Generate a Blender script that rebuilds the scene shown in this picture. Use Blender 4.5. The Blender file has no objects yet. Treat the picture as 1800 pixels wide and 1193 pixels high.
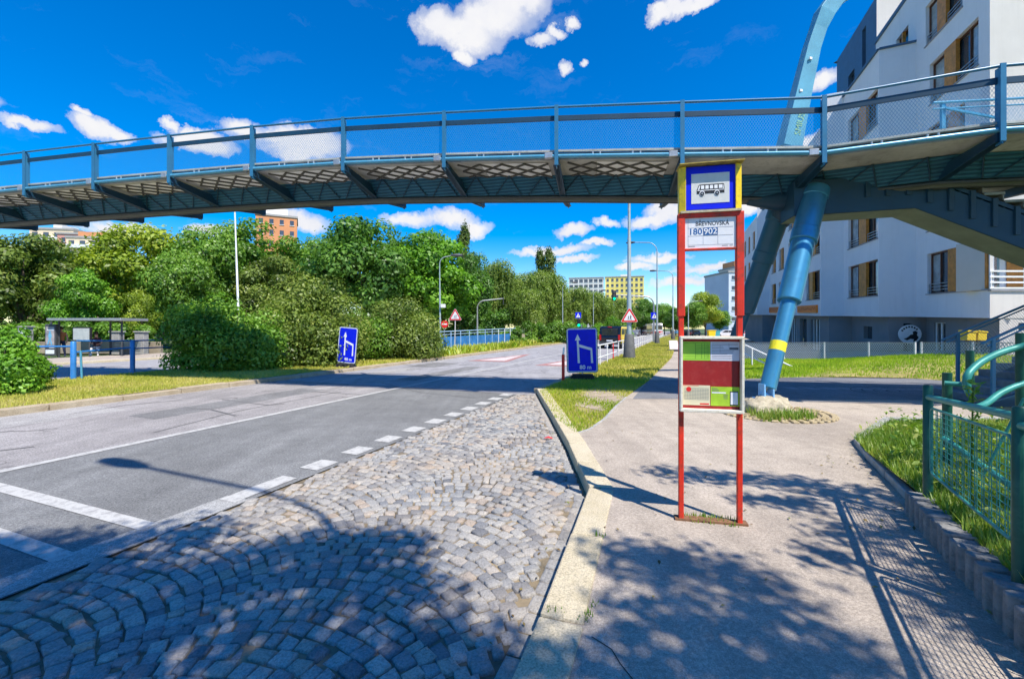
import bpy, bmesh, math, random
import numpy as np
from mathutils import Vector, Matrix
random.seed(7); rng = np.random.default_rng(7)
SC = bpy.context.scene; COL = SC.collection
F, CX, HOR, EYE, ZR = 765.0, 900.0, 577.0, 1.6, -0.12
V = Vector
def G(px, py, z=0.0):            # photo pixel -> point on the ground at height z
    Y = (EYE - z) * F / (py - HOR)
    return V(((px - CX) / F * Y, Y, z))
def P(px, py, Y):                # photo pixel -> point at depth Y
    return V(((px - CX) / F * Y, Y, EYE + (HOR - py) / F * Y))
AR = math.atan2(300, 765)
RU = V((math.sin(AR), math.cos(AR), 0)); RV = V((-math.cos(AR), math.sin(AR), 0))
UP = V((0, 0, 1))
def R(u, v, z=0.0): return RU * u + RV * v + UP * z
def ROAD_ANG(): return -AR

# ------------------------------------------------------------------ meshes
class MB:
    def __init__(s): s.v = []; s.f = []; s.m = []; s.s = []
    def add(s, vs, fs, m=0, smooth=False):
        o = len(s.v); s.v += [V(p) for p in vs]
        for f in fs: s.f.append([o + i for i in f]); s.m.append(m); s.s.append(smooth)
        return s
    def frame(s, o, x, y, z, lo, hi, m=0):   # box in a frame
        c = [o + x * a + y * b + z * d for d in (lo[2], hi[2]) for b in (lo[1], hi[1]) for a in (lo[0], hi[0])]
        fs = [(0, 2, 3, 1), (4, 5, 7, 6), (0, 1, 5, 4), (2, 6, 7, 3), (0, 4, 6, 2), (1, 3, 7, 5)]
        return s.add(c, fs, m)
    def box(s, c, size, ang=0.0, m=0):       # c = centre of the box
        x = V((math.cos(ang), math.sin(ang), 0)); y = V((-math.sin(ang), math.cos(ang), 0))
        h = [k / 2 for k in size]
        return s.frame(V(c), x, y, UP, [-k for k in h], h, m)
    def beam(s, a, b, w, h, m=0, up=UP):     # rectangular bar from a to b
        a, b = V(a), V(b); d = (b - a); L = d.length; d.normalize()
        x = d.cross(up)
        if x.length < 1e-4: x = V((1, 0, 0))
        x.normalize(); y = x.cross(d)
        return s.frame(a, x, y, d, (-w / 2, -h / 2, 0), (w / 2, h / 2, L), m)
    def tube(s, pts, r, n=10, m=0, caps=True, smooth=True):
        pts = [V(p) for p in pts]; k = len(pts)
        rs = r if isinstance(r, (list, tuple)) else [r] * k
        t0 = (pts[1] - pts[0]).normalized()
        ref = UP if abs(t0.z) < .9 else V((1, 0, 0))
        x = t0.cross(ref).normalized(); vs = []; fs = []
        for i in range(k):
            a = pts[max(i - 1, 0)]; b = pts[min(i + 1, k - 1)]
            t = b - a
            if t.length < 1e-9: t = t0
            t = t.normalized(); x = (x - t * x.dot(t)); x.normalize(); y = t.cross(x)
            for j in range(n):
                q = 2 * math.pi * j / n
                vs.append(pts[i] + (x * math.cos(q) + y * math.sin(q)) * rs[i])
        for i in range(k - 1):
            for j in range(n):
                j2 = (j + 1) % n
                fs.append((i * n + j, i * n + j2, (i + 1) * n + j2, (i + 1) * n + j))
        s.add(vs, fs, m, smooth)
        if caps:
            s.add(vs[:n][::-1], [tuple(range(n))], m); s.add(vs[-n:], [tuple(range(n))], m)
        return s
    def prism(s, poly, ext, m=0):
        poly = [V(p) for p in poly]; n = len(poly); ext = V(ext)
        vs = poly + [p + ext for p in poly]
        fs = [tuple(range(n))[::-1], tuple(range(n, 2 * n))] + [(i, (i + 1) % n, n + (i + 1) % n, n + i) for i in range(n)]
        return s.add(vs, fs, m)
    def plate(s, o, x, y, poly, t, m=0):     # 2D polygon in the plane (x, y), thickness t along x*y
        z = x.cross(y).normalized()
        return s.prism([o + x * a + y * b for a, b in poly], z * t, m)
    def sheet(s, pts, m=0): return s.add(pts, [tuple(range(len(pts)))], m)
    def build(s, name, mats, parent=None, bevel=0, seg=2, merge=False):
        if not isinstance(mats, (list, tuple)): mats = [mats]
        loc = V((0, 0, 0))
        if parent is not None: loc = root_loc(parent)
        me = bpy.data.meshes.new(name)
        me.from_pydata([tuple(p - loc) for p in s.v], [], s.f)
        for mt in mats: me.materials.append(mt)
        me.polygons.foreach_set('material_index', s.m); me.polygons.foreach_set('use_smooth', s.s)
        bm = bmesh.new(); bm.from_mesh(me)
        if merge: bmesh.ops.remove_doubles(bm, verts=bm.verts, dist=1e-5)
        bmesh.ops.recalc_face_normals(bm, faces=bm.faces); bm.to_mesh(me); bm.free()
        me.update()
        return link(name, me, parent, bevel, seg)
def root_loc(o):
    l = V(o.location)
    while o.parent is not None: o = o.parent; l += V(o.location)
    return l
def link(name, me, parent=None, bevel=0, seg=2):
    o = bpy.data.objects.new(name, me); COL.objects.link(o)
    if parent is not None: o.parent = parent
    if bevel:
        b = o.modifiers.new('bevel', 'BEVEL'); b.width = bevel; b.segments = seg; b.limit_method = 'ANGLE'; b.angle_limit = .6
    return o
def tag(o, label, cat, group=None, kind=None):
    o['label'] = label; o['category'] = cat
    if group: o['group'] = group
    if kind: o['kind'] = kind
    return o
def thing(name, label, cat, loc=(0, 0, 0), group=None):
    o = bpy.data.objects.new(name, None); COL.objects.link(o); o.location = loc; o.empty_display_size = .2
    return tag(o, label, cat, group)
def struct(o): o['kind'] = 'structure'; return o
def stuff(o, label=None, cat=None):
    o['kind'] = 'stuff'
    if label: o['label'] = label
    if cat: o['category'] = cat
    return o
def dup(o, loc=None, rotz=None, label=None, group=None, scale=None):
    def rec(a, par):
        c = a.copy(); COL.objects.link(c); c.parent = par
        for ch in list(a.children): rec(ch, c)
        return c
    r = rec(o, None)
    if loc is not None: r.location = loc
    if rotz is not None: r.rotation_euler = (0, 0, rotz)
    if scale is not None: r.scale = scale
    if label: r['label'] = label
    if group: r['group'] = group
    return r
_dg = None
def text(name, s, o, x, y, size, m, parent, align='CENTER', thick=.0015, bold=0.0, sx=1.0):
    cu = bpy.data.curves.new(name, 'FONT'); cu.body = s; cu.size = size; cu.align_x = align; cu.extrude = thick
    cu.offset = bold; cu.resolution_u = 3
    t = bpy.data.objects.new(name, cu); COL.objects.link(t)
    dg = bpy.context.evaluated_depsgraph_get()
    me = bpy.data.meshes.new_from_object(t.evaluated_get(dg))
    bpy.data.objects.remove(t); z = x.cross(y).normalized()
    M = Matrix(((x.x * sx, y.x, z.x, o.x), (x.y * sx, y.y, z.y, o.y), (x.z * sx, y.z, z.z, o.z), (0, 0, 0, 1)))
    me.transform(Matrix.Translation(-root_loc(parent)) @ M); me.name = name
    me.materials.clear(); me.materials.append(m)
    return link(name, me, parent)

# ------------------------------------------------------------------ materials
def new_mat(name):
    m = bpy.data.materials.new(name); m.use_nodes = True
    nt = m.node_tree; nt.nodes.clear(); return m, nt, nt.nodes, nt.links
def N(nt, typ, **kw):
    n = nt.nodes.new(typ)
    for k, v in kw.items():
        if k.startswith('i_'):
            key = k[2:].replace('_', ' ')
            n.inputs[int(key) if key.isdigit() else key].default_value = v
        else: setattr(n, k, v)
    return n
def rgba(c): return (c[0], c[1], c[2], 1.0)
def ramp(nt, fac, stops):
    r = N(nt, 'ShaderNodeValToRGB'); e = r.color_ramp.elements
    while len(e) < len(stops): e.new(.5)
    for k, (p, c) in enumerate(stops):
        e[k].position = p; e[k].color = rgba(c) if not isinstance(c, (int, float)) else (c, c, c, 1)
    nt.links.new(fac, r.inputs[0]); return r
def mixc(nt, fac, a, b, typ='MIX'):
    m = N(nt, 'ShaderNodeMix', data_type='RGBA', blend_type=typ)
    for sock, val in ((m.inputs[0], fac), (m.inputs[6], a), (m.inputs[7], b)):
        if hasattr(val, 'is_linked'): nt.links.new(val, sock)
        elif isinstance(val, (int, float)): sock.default_value = val
        else: sock.default_value = rgba(val)
    return m.outputs[2]
def noise(nt, co, scale, detail=4, rough=.55, dist=0):
    n = N(nt, 'ShaderNodeTexNoise'); n.inputs['Scale'].default_value = scale; n.inputs['Detail'].default_value = detail
    n.inputs['Roughness'].default_value = rough; n.inputs['Distortion'].default_value = dist
    nt.links.new(co, n.inputs['Vector']); return n.outputs[0]
def finish(nt, col, rough=.7, metal=0., bump=None, bd=.01, spec=.4, rsock=None, coat=0):
    p = N(nt, 'ShaderNodeBsdfPrincipled'); o = N(nt, 'ShaderNodeOutputMaterial')
    if hasattr(col, 'is_linked'): nt.links.new(col, p.inputs['Base Color'])
    else: p.inputs['Base Color'].default_value = rgba(col)
    p.inputs['Roughness'].default_value = rough; p.inputs['Metallic'].default_value = metal
    p.inputs['Specular IOR Level'].default_value = spec; p.inputs['Coat Weight'].default_value = coat
    if rsock is not None: nt.links.new(rsock, p.inputs['Roughness'])
    if bump is not None:
        b = N(nt, 'ShaderNodeBump'); b.inputs['Distance'].default_value = bd; b.inputs['Strength'].default_value = 1
        nt.links.new(bump, b.inputs['Height']); nt.links.new(b.outputs[0], p.inputs['Normal'])
    nt.links.new(p.outputs[0], o.inputs[0]); return p
def mat(name, col, rough=.55, metal=0., var=.18, scale=3., bump=0., bscale=60., col2=None, spec=.45, dirt=None, dirt_amt=.5, coat=0):
    m, nt, ns, ls = new_mat(name)
    co = N(nt, 'ShaderNodeTexCoord').outputs['Object']
    n1 = noise(nt, co, scale, 6, .65)
    a = [c * (1 - var) for c in col]; b = col2 or [min(1, c * (1 + var)) for c in col]
    c = ramp(nt, n1, [(.3, a), (.7, b)]).outputs[0]
    if dirt is not None:
        n2 = noise(nt, co, scale * 2.7, 8, .75, .4)
        f = ramp(nt, n2, [(.5, 0.), (.68, dirt_amt)]).outputs[0]
        c = mixc(nt, f, c, dirt)
    bs = noise(nt, co, bscale, 3, .6) if bump else None
    finish(nt, c, rough, metal, bs, bump, spec, coat=coat)
    return m
def emis(name, col, st):
    m, nt, ns, ls = new_mat(name)
    e = N(nt, 'ShaderNodeEmission'); e.inputs[0].default_value = rgba(col); e.inputs[1].default_value = st
    o = N(nt, 'ShaderNodeOutputMaterial'); ls.new(e.outputs[0], o.inputs[0]); return m
def asphalt(name, base, grain=.35, patch=.2, cracks=0., warm=None):
    m, nt, ns, ls = new_mat(name)
    co = N(nt, 'ShaderNodeTexCoord').outputs['Object']
    big = noise(nt, co, .5, 5, .6); mid = noise(nt, co, 5., 6, .75); fine = noise(nt, co, 150., 2, .6); fine2 = noise(nt, co, 42., 3, .7)
    c1 = [c * (1 - patch) for c in base]; c2 = [c * (1 + patch) for c in base]
    c = ramp(nt, big, [(.33, c1), (.67, warm or c2)]).outputs[0]
    c = mixc(nt, 1., c, ramp(nt, mid, [(.3, .84), (.7, 1.13)]).outputs[0], 'MULTIPLY')
    c = mixc(nt, 1., c, ramp(nt, fine, [(.32, 1 - grain), (.5, 1.), (.7, 1 + grain)]).outputs[0], 'MULTIPLY')
    c = mixc(nt, 1., c, ramp(nt, fine2, [(.35, 1 - grain * .75), (.65, 1 + grain * .75)]).outputs[0], 'MULTIPLY')
    mps = N(nt, 'ShaderNodeMapping'); mps.inputs['Rotation'].default_value = (0, 0, AR); mps.inputs['Scale'].default_value = (2.2, .12, 1); ls.new(co, mps.inputs[0])
    c = mixc(nt, 1., c, ramp(nt, noise(nt, mps.outputs[0], 1.3, 4, .6), [(.32, 1 - patch * .8), (.68, 1 + patch * .6)]).outputs[0], 'MULTIPLY')
    blot = noise(nt, co, 1.1, 7, .72, .6)
    c = mixc(nt, ramp(nt, blot, [(.56, 0.), (.66, .32)]).outputs[0], c, [k * .55 for k in base])
    spots = noise(nt, co, 2.2, 3, .5)
    c = mixc(nt, ramp(nt, spots, [(.68, 0.), (.74, .45)]).outputs[0], c, [k * .45 for k in base])
    if cracks:
        mp = N(nt, 'ShaderNodeMapping'); mp.inputs['Rotation'].default_value = (0, 0, AR); mp.inputs['Scale'].default_value = (.55, .22, 1)
        ls.new(co, mp.inputs[0])
        wob = noise(nt, co, 3., 4, .6)
        vm = N(nt, 'ShaderNodeVectorMath', operation='MULTIPLY_ADD'); ls.new(wob, vm.inputs[0]); vm.inputs[1].default_value = (.25, .25, 0); ls.new(mp.outputs[0], vm.inputs[2])
        vo = N(nt, 'ShaderNodeTexVoronoi', feature='DISTANCE_TO_EDGE'); vo.inputs['Scale'].default_value = 1.1; ls.new(vm.outputs[0], vo.inputs['Vector'])
        msk = ramp(nt, noise(nt, co, .45, 2, .5), [(.45, 0.), (.55, 1.)]).outputs[0]
        f = ramp(nt, vo.outputs['Distance'], [(.0, cracks), (.012, 0.)]).outputs[0]
        f = mixc(nt, 1., f, msk, 'MULTIPLY')
        c = mixc(nt, f, c, [k * .22 for k in base])
    finish(nt, c, .9, 0, fine, .004, .25); return m
def leafmat(name, cols, trans=.35):
    m, nt, ns, ls = new_mat(name)
    at = N(nt, 'ShaderNodeAttribute', attribute_name='tint')
    c = ramp(nt, at.outputs['Fac'], [(k / (len(cols) - 1), q) for k, q in enumerate(cols)]).outputs[0]
    d = N(nt, 'ShaderNodeBsdfDiffuse'); t = N(nt, 'ShaderNodeBsdfTranslucent'); g = N(nt, 'ShaderNodeBsdfGlossy'); g.inputs['Roughness'].default_value = .45
    ls.new(c, d.inputs[0])
    tc = mixc(nt, 1., c, (1.15, 1.25, .55), 'MULTIPLY'); ls.new(tc, t.inputs[0])
    mx = N(nt, 'ShaderNodeMixShader'); mx.inputs[0].default_value = trans; ls.new(d.outputs[0], mx.inputs[1]); ls.new(t.outputs[0], mx.inputs[2])
    m2 = N(nt, 'ShaderNodeMixShader'); m2.inputs[0].default_value = .03; ls.new(mx.outputs[0], m2.inputs[1]); ls.new(g.outputs[0], m2.inputs[2])
    o = N(nt, 'ShaderNodeOutputMaterial'); ls.new(m2.outputs[0], o.inputs[0]); return m
def wiremat(name, col, cell=.045, w=.16, rough=.5):       # diamond wire mesh, open between the wires (object coords)
    m, nt, ns, ls = new_mat(name)
    uv = N(nt, 'ShaderNodeUVMap')
    sx = N(nt, 'ShaderNodeSeparateXYZ'); ls.new(uv.outputs[0], sx.inputs[0])
    def mth(op, a, b=None):
        n = N(nt, 'ShaderNodeMath', operation=op)
        for k, q in enumerate((a, b)):
            if q is None: continue
            if hasattr(q, 'is_linked'): ls.new(q, n.inputs[k])
            else: n.inputs[k].default_value = q
        return n.outputs[0]
    a = mth('ADD', sx.outputs[0], mth('MULTIPLY', sx.outputs[1], .62)); b = mth('SUBTRACT', sx.outputs[0], mth('MULTIPLY', sx.outputs[1], .62))
    def line(q):
        f = mth('FRACT', mth('ADD', mth('DIVIDE', q, cell), 1000.)); return mth('LESS_THAN', f, w)
    f = mth('MAXIMUM', line(a), line(b))
    p = N(nt, 'ShaderNodeBsdfPrincipled'); p.inputs['Base Color'].default_value = rgba(col); p.inputs['Roughness'].default_value = rough
    t = N(nt, 'ShaderNodeBsdfTransparent'); mx = N(nt, 'ShaderNodeMixShader')
    ls.new(f, mx.inputs[0]); ls.new(t.outputs[0], mx.inputs[1]); ls.new(p.outputs[0], mx.inputs[2])
    o = N(nt, 'ShaderNodeOutputMaterial'); ls.new(mx.outputs[0], o.inputs[0]); return m
def wire_panel(name, a, b, c, d, m, parent):              # quad a,b (bottom) c,d (top) with metre uvs
    loc = root_loc(parent) if parent is not None else V((0, 0, 0))
    me = bpy.data.meshes.new(name); me.from_pydata([tuple(V(p) - loc) for p in (a, b, c, d)], [], [(0, 1, 2, 3)])
    uvl = me.uv_layers.new(name='UVMap'); L = (V(b) - V(a)).length; H = (V(d) - V(a)).length
    for k, q in enumerate(((0, 0), (L, 0), (L, H), (0, H))): uvl.data[k].uv = q
    me.materials.append(m); return link(name, me, parent)

M = {}
M['blue'] = mat('teal_blue_paint', (.035, .17, .30), .36, .0, .14, 1.5, .0006, 30, spec=.5, dirt=(.05, .13, .19), dirt_amt=.45)
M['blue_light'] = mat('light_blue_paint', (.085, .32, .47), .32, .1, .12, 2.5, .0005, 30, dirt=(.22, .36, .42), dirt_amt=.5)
M['blue_dark'] = mat('dark_blue_paint', (.008, .045, .085), .5, .0, .2, 1.5, .0006, 30, dirt=(.02, .05, .07), dirt_amt=.6)
M['steel'] = mat('galvanised_steel', (.42, .43, .43), .42, .6, .2, 8, dirt=(.3, .29, .26))
M['beige_metal'] = mat('weathered_edge_strip', (.42, .42, .38), .6, .1, .2, 3, dirt=(.2, .19, .16))
M['grey_dark'] = mat('dark_grey_metal', (.07, .075, .08), .55, .2, .2, 3)
M['deckconc'] = mat('deck_concrete', (.44, .43, .39), .85, 0, .3, 1.2, .003, 20, dirt=(.16, .15, .12))
M['lozenge'] = mat('light_grating', (.88, .87, .84), .8, 0, .06, 3)
M['concrete'] = mat('grey_concrete', (.36, .35, .33), .88, 0, .22, 6, .003, 70, dirt=(.2, .19, .17))
M['concrete_pale'] = mat('pale_concrete', (.44, .38, .27), .9, 0, .3, 5, .03, 9, dirt=(.20, .16, .10), dirt_amt=.8)
M['white'] = mat('white_paint', (.78, .78, .77), .45, 0, .08, 6)
M['white_sign'] = mat('sign_white', (.80, .80, .82), .4, 0, .05, 8)
M['black'] = mat('black_paint', (.015, .015, .017), .45, 0, .2, 6)
M['rubber'] = mat('black_rubber', (.03, .03, .032), .85, 0, .3, 10, .002, 60)
M['sign_blue'] = mat('sign_blue', (.002, .014, .70), .5, 0, .10, 4, spec=.2, dirt=(.01, .025, .5), dirt_amt=.5)
M['red'] = mat('red_paint', (.66, .03, .010), .5, 0, .2, 3, .0008, 60, dirt=(.20, .045, .02), dirt_amt=.95)
M['sign_red'] = mat('sign_red', (.70, .02, .02), .4, 0, .1, 6)
M['yellow'] = mat('yellow_paint', (.80, .56, .01), .4, 0, .1, 8, dirt=(.42, .26, .03), dirt_amt=.75)
M['cream'] = mat('cream_frame', (.74, .68, .55), .5, 0, .12, 10, dirt=(.45, .36, .22), dirt_amt=.6)
M['green_paint'] = mat('green_paint', (.006, .075, .05), .42, .15, .2, 4, .0006, 60, dirt=(.04, .13, .09), dirt_amt=.5)
M['green_pale'] = mat('faded_green_paint', (.035, .25, .21), .45, .15, .2, 3, .0006, 60, dirt=(.10, .33, .28), dirt_amt=.6)
M['wood'] = mat('orange_wood', (.56, .22, .03), .55, 0, .3, 4, dirt=(.25, .09, .02))
M['brown'] = mat('brown_frame', (.12, .05, .028), .5, 0, .2, 6)
M['glass'] = mat('window_glass', (.045, .06, .075), .04, 0, .5, .8, spec=1.)
M['glass_curtain'] = mat('curtained_glass', (.30, .33, .33), .08, 0, .45, 1.5, spec=.9)
M['bark'] = mat('tree_bark', (.10, .075, .052), .95, 0, .4, 5, .02, 12)
M['birch_bark'] = mat('birch_bark', (.45, .43, .39), .9, 0, .3, 6, .01, 12, dirt=(.06, .05, .05), dirt_amt=.9)
M['pole'] = mat('grey_green_pole', (.36, .43, .42), .42, .25, .14, 3, dirt=(.3, .33, .31))
M['polebase'] = mat('dark_pole_sleeve', (.10, .105, .105), .7, .1, .25, 4, dirt=(.2, .18, .15))
M['sig_green'] = emis('signal_green_lamp', (.0, 1., .42), 1.6)
# ------------------------------------------------------------------ setting: ground, road, pavement
M['earth'] = mat('earth_grass_base', (.30, .26, .08), .95, 0, .4, .8, .01, 9, col2=(.42, .35, .13), dirt=(.16, .17, .04), dirt_amt=.7)
M['soil'] = mat('bare_soil', (.36, .29, .21), .95, 0, .3, 3, .01, 20, dirt=(.2, .15, .1))
M['asph_new'] = asphalt('asphalt_lane', (.19, .19, .185), .45, .14)
M['asph_old'] = asphalt('asphalt_old', (.30, .28, .27), .48, .16, .9)
M['asph_far'] = asphalt('asphalt_far', (.31, .30, .305), .25, .12, .5)
M['walk'] = asphalt('pavement_asphalt', (.395, .335, .275), .30, .13, .0, warm=(.455, .39, .318))
M['drive'] = asphalt('driveway_asphalt', (.19, .19, .20), .3, .12)
M['strip'] = asphalt('worn_white_strip', (.34, .335, .32), .35, .22)
def worn_paint(name, col, under):
    m, nt, ns, ls = new_mat(name); co = N(nt, 'ShaderNodeTexCoord').outputs['Object']
    f = ramp(nt, noise(nt, co, 9., 8, .8), [(.40, .85), (.52, 0.)]).outputs[0]
    c = mixc(nt, f, col, under); fine = noise(nt, co, 150., 2, .6)
    c = mixc(nt, 1., c, ramp(nt, fine, [(.3, .82), (.7, 1.1)]).outputs[0], 'MULTIPLY')
    finish(nt, c, .8, 0, fine, .003, .3); return m
M['mark'] = worn_paint('road_marking_paint', (.50, .49, .46), (.30, .29, .28))
M['markred'] = worn_paint('road_marking_red', (.40, .17, .15), (.33, .29, .28))
M['markpink'] = worn_paint('road_marking_white_field', (.66, .55, .52), (.36, .31, .3))
def granite(name, a, b):
    m, nt, ns, ls = new_mat(name); co = N(nt, 'ShaderNodeTexCoord').outputs['Object']
    c = ramp(nt, noise(nt, co, 2.5, 6, .7), [(.3, a), (.7, b)]).outputs[0]
    sp = noise(nt, co, 90., 3, .7)
    c = mixc(nt, 1., c, ramp(nt, sp, [(.33, .62), (.5, 1.), (.68, 1.22)]).outputs[0], 'MULTIPLY')
    finish(nt, c, .85, 0, noise(nt, co, 30., 5, .75), .016, .3); return m
M['granite'] = granite('granite_kerb', (.50, .42, .27), (.62, .54, .39))
M['granite_old'] = granite('old_stone_kerb', (.36, .28, .18), (.50, .42, .30))

def sheet(name, poly, m, z=None):
    mb = MB(); mb.sheet([V((p[0], p[1], p[2] if z is None else z)) for p in poly]); o = mb.build(name, m)
    if o.data.polygons[0].normal.z < 0: o.data.flip_normals()
    return struct(o)
sheet('ground', [(-900, -300, -.2), (900, -300, -.2), (900, 1500, -.2), (-900, 1500, -.2)], mat('far_green_ground', (.06, .095, .025), .95, 0, .4, .05))
# carriageway (two old/new lanes), pavement, driveway
UN = 10.6
sheet('road_lane', [R(-8, 4.04), R(UN, 4.04), R(UN, 7.62), R(-8, 7.62)], M['asph_new'], ZR)
sheet('road_old_lane', [R(-8, 7.62), R(UN, 7.62), R(UN, 12.4), R(-8, 12.4)], M['asph_old'], ZR)
sheet('road', [R(UN, 3.6), R(260, 3.6), R(260, 12.4), R(UN, 12.4)], M['asph_far'], ZR)
sheet('worn_edge_strip', [R(-8, 4.05), R(3.1, 4.05), R(3.1, 4.36), R(-8, 4.36)], M['strip'], ZR + .004)
sheet('other_road', [R(-30, 18.6), R(200, 18.6), R(200, 27.0), R(-30, 27.0)], M['asph_far'], ZR + .01)
sheet('far_pavement', [R(-30, 27.1), R(120, 27.1), R(120, 32), R(-30, 32)], M['walk'], ZR + .10)
kerb_pts = [R(-6, .62), R(.5, .68), R(2.3, .74), G(1035, 878, ZR), G(1000, 795, ZR), G(968, 735, ZR), G(944, 692, ZR)]
ku = [3.35, 3.36]
walk_poly = [R(-8, .55), R(2.3, .60), G(1052, 900), G(1060, 868), G(1035, 822), G(1010, 780), G(1000, 764), G(1040, 752), G(1062, 735), G(1084, 712), G(1103, 696), R(14, .95), R(25, .55), R(150, .55), R(150, -1.7), R(30, -1.7), R(22, -2.0), G(1310, 690), G(1660, 702), V((9.5, 8.8, 0)), V((9.0, 7.2, 0)), V((6.3, 7.2, 0)), V((4.75, 5.9, 0)), V((4.3, 5.3, 0)), V((3.6, 3.9, 0)), V((1.2, -.6, 0)), V((-1, -5, 0)), V((-3, -8, 0)), R(-8, .55)]
walk_poly = [V((p[0], p[1], 0)) for p in walk_poly[:-1]]
sheet('pavement', walk_poly, M['walk'], 0.0)
sheet('driveway', [G(1112, 701), G(1310, 701), G(1640, 703), V((13, 9.4, 0)), V((14, 13.2, 0)), G(1590, 665), G(1400, 663), G(1310, 666), G(1140, 668)], M['drive'], .004)
# driveway paint and the ring of setts
mb = MB()
for k in range(8):
    a = G(1370 + k * 31, 680 + .3 * k, .008); mb.sheet([a, a + V((.33, -.02, 0)), a + V((.42, -.42, 0)), a + V((.10, -.40, 0))])
struct(mb.build('driveway_marking', worn_paint('faint_zebra_paint', (.30, .30, .31), (.2, .2, .21))))
mb = MB(); c0 = G(1612, 689, .008)
for r in (.35, .62, .89, 1.15, 1.4):
    n = 40; vs = []; 
    for k in range(n):
        q = 2 * math.pi * k / n
        for rr in (r, r + .03): vs.append(c0 + V((math.cos(q) * rr, math.sin(q) * rr * .8, 0)))
    mb.add(vs, [(2 * k, 2 * k + 1, (2 * k + 3) % (2 * n), (2 * k + 2) % (2 * n)) for k in range(n)])
struct(mb.build('driveway_ring_joints', mat('dark_joint', (.045, .045, .05), .9)))
# grounds with grass
medz = 0.0
med = [R(-12, 12.62), R(190, 12.62), R(190, 18.5), R(-12, 18.5)]
sheet('median_ground', med, M['earth'], medz)
verge = [G(948, 688), G(975, 735), G(1010, 762), G(1040, 752), G(1062, 735), G(1084, 712), G(1103, 696), R(14, .95), R(25, .55), R(150, .55), R(150, 3.42), R(11.5, 3.42)]
sheet('verge_ground', verge, M['earth'], -.008)
sheet('bare_soil_patch', [G(1010, 712), G(1060, 722), G(1095, 700), G(1112, 685), G(1098, 672), G(1050, 675), G(1030, 690)], M['soil'], .0)
# sloping lawn in front of the white building
fence_line = [(1300, 22.5, .0), (1450, 20.3, .15), (1620, 16.6, .6), (1735, 14.6, .72), (1900, 12.8, .75)]
FL = [V(((px - CX) / F * Y, Y, z)) for px, Y, z in fence_line]
front = [G(1305, 666), G(1400, 663), G(1500, 662), G(1590, 664), V((13.6, 12.6, .02))]
mb = MB(); nrow = 8; vs = []
def lerp(a, b, t): return a + (b - a) * t
for j in range(nrow + 1):
    t = j / nrow
    for k in range(5): p = lerp(front[k], FL[k], t); p.z = lerp(front[k].z, FL[k].z, t ** .8); vs.append(p)
fs = [(j * 5 + k, j * 5 + k + 1, (j + 1) * 5 + k + 1, (j + 1) * 5 + k) for j in range(nrow) for k in range(4)]
fs_lawn = list(fs); mb.add(vs, fs, 0, True); lawn = struct(mb.build('lawn_slope', M['earth'])); LAWN = vs
sheet('yard_ground', [FL[0] + V((-.2, .1, -.02)), FL[1] + V((0, .1, -.1)), FL[2] + V((0, .1, -.3)), FL[4], V((40, 14, 0)), V((40, 60, -.1)), V((20, 60, -.1))], M['walk'])
sheet('far_path', [R(60, -1.9), R(110, -1.9), R(110, -14), R(60, -10)], mat('sandy_path', (.46, .36, .25), .95), .01)
# planted bed on the right
bed = [V((4.37, 5.38, .03)), V((4.78, 6.06, .04)), V((6.36, 7.36, .05)), V((9.1, 7.36, .05)), V((12, 5, .1)), V((9, 1, .18)), V((1.25, -.4, .18)), V((3.32, 3.35, .17)), V((3.46, 3.66, .10)), V((3.64, 3.95, .02))]
def bedz(x, y): return .06 + .045 * (6 - y)
sheet('bed_ground', [V((p.x, p.y, bedz(p.x, p.y))) for p in bed], M['earth'])
# markings
def band(name, quads, m, dz=.006):
    mb = MB()
    for q in quads: mb.sheet([V((p.x, p.y, ZR + dz)) for p in q])
    o = mb.build(name, m); return struct(o)
def strip(u0, u1, v0, v1): return [R(u0, v0), R(u1, v0), R(u1, v1), R(u0, v1)]
qs = [strip(-8, 150, 7.56, 7.70)]
qs += [strip(2.29, 2.43, 4.30, 7.5), strip(1.74, 1.88, 4.30, 7.5)]
for u in (4.9 + .69 * k for k in range(-1, 9)): qs.append(strip(u - .17, u + .19, 4.12, 4.40))
qs.append(strip(3.0, 3.75, 4.12, 4.34))
for u in range(24, 120, 9): qs.append(strip(u, u + 3, 9.9, 10.02))
band('road_marking', qs, M['mark'])
def tri(u0, u1, v0, v1): return [R(u0, v0), R(u0, v1), R(u1, (v0 + v1) / 2)]
band('warning_marking_border', [tri(20.6, 27.6, 8.35, 10.6), tri(19.2, 26.5, 4.2, 6.4)], M['markred'], .006)
band('warning_marking_field', [tri(21.2, 26.0, 8.75, 10.2), tri(19.8, 24.9, 4.6, 6.0)], M['markpink'], .010)
# dark sealed cracks / patches
mb = MB(); rr = random.Random(3)
def crack(pts, w=.03):
    for a, b in zip(pts[:-1], pts[1:]):
        d = (b - a).normalized(); n = V((-d.y, d.x, 0)) * w / 2
        mb.sheet([a - n, b - n, b + n, a + n])
def cu(px, py): p = G(px, py, ZR); p.z = ZR + .004; return p
crack([cu(330, 717), cu(372, 720), cu(415, 731)], .05); crack([cu(270, 760), cu(420, 722), cu(600, 688)], .03); crack([cu(390, 702), cu(470, 712), cu(500, 710)], .04)
crack([cu(520, 686), cu(640, 694), cu(700, 680)], .04); crack([cu(700, 640), cu(760, 645), cu(830, 640)], .05); crack([cu(560, 668), cu(650, 657), cu(740, 648)], .05)
crack([cu(780, 655), cu(860, 652), cu(930, 640)], .05); crack([cu(840, 662), cu(900, 668)], .05); crack([cu(0, 792), cu(60, 785)], .05); crack([cu(120, 728), cu(220, 712), cu(320, 703)], .03)
crack([cu(670, 672), cu(740, 690), cu(840, 700)], .03)
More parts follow.
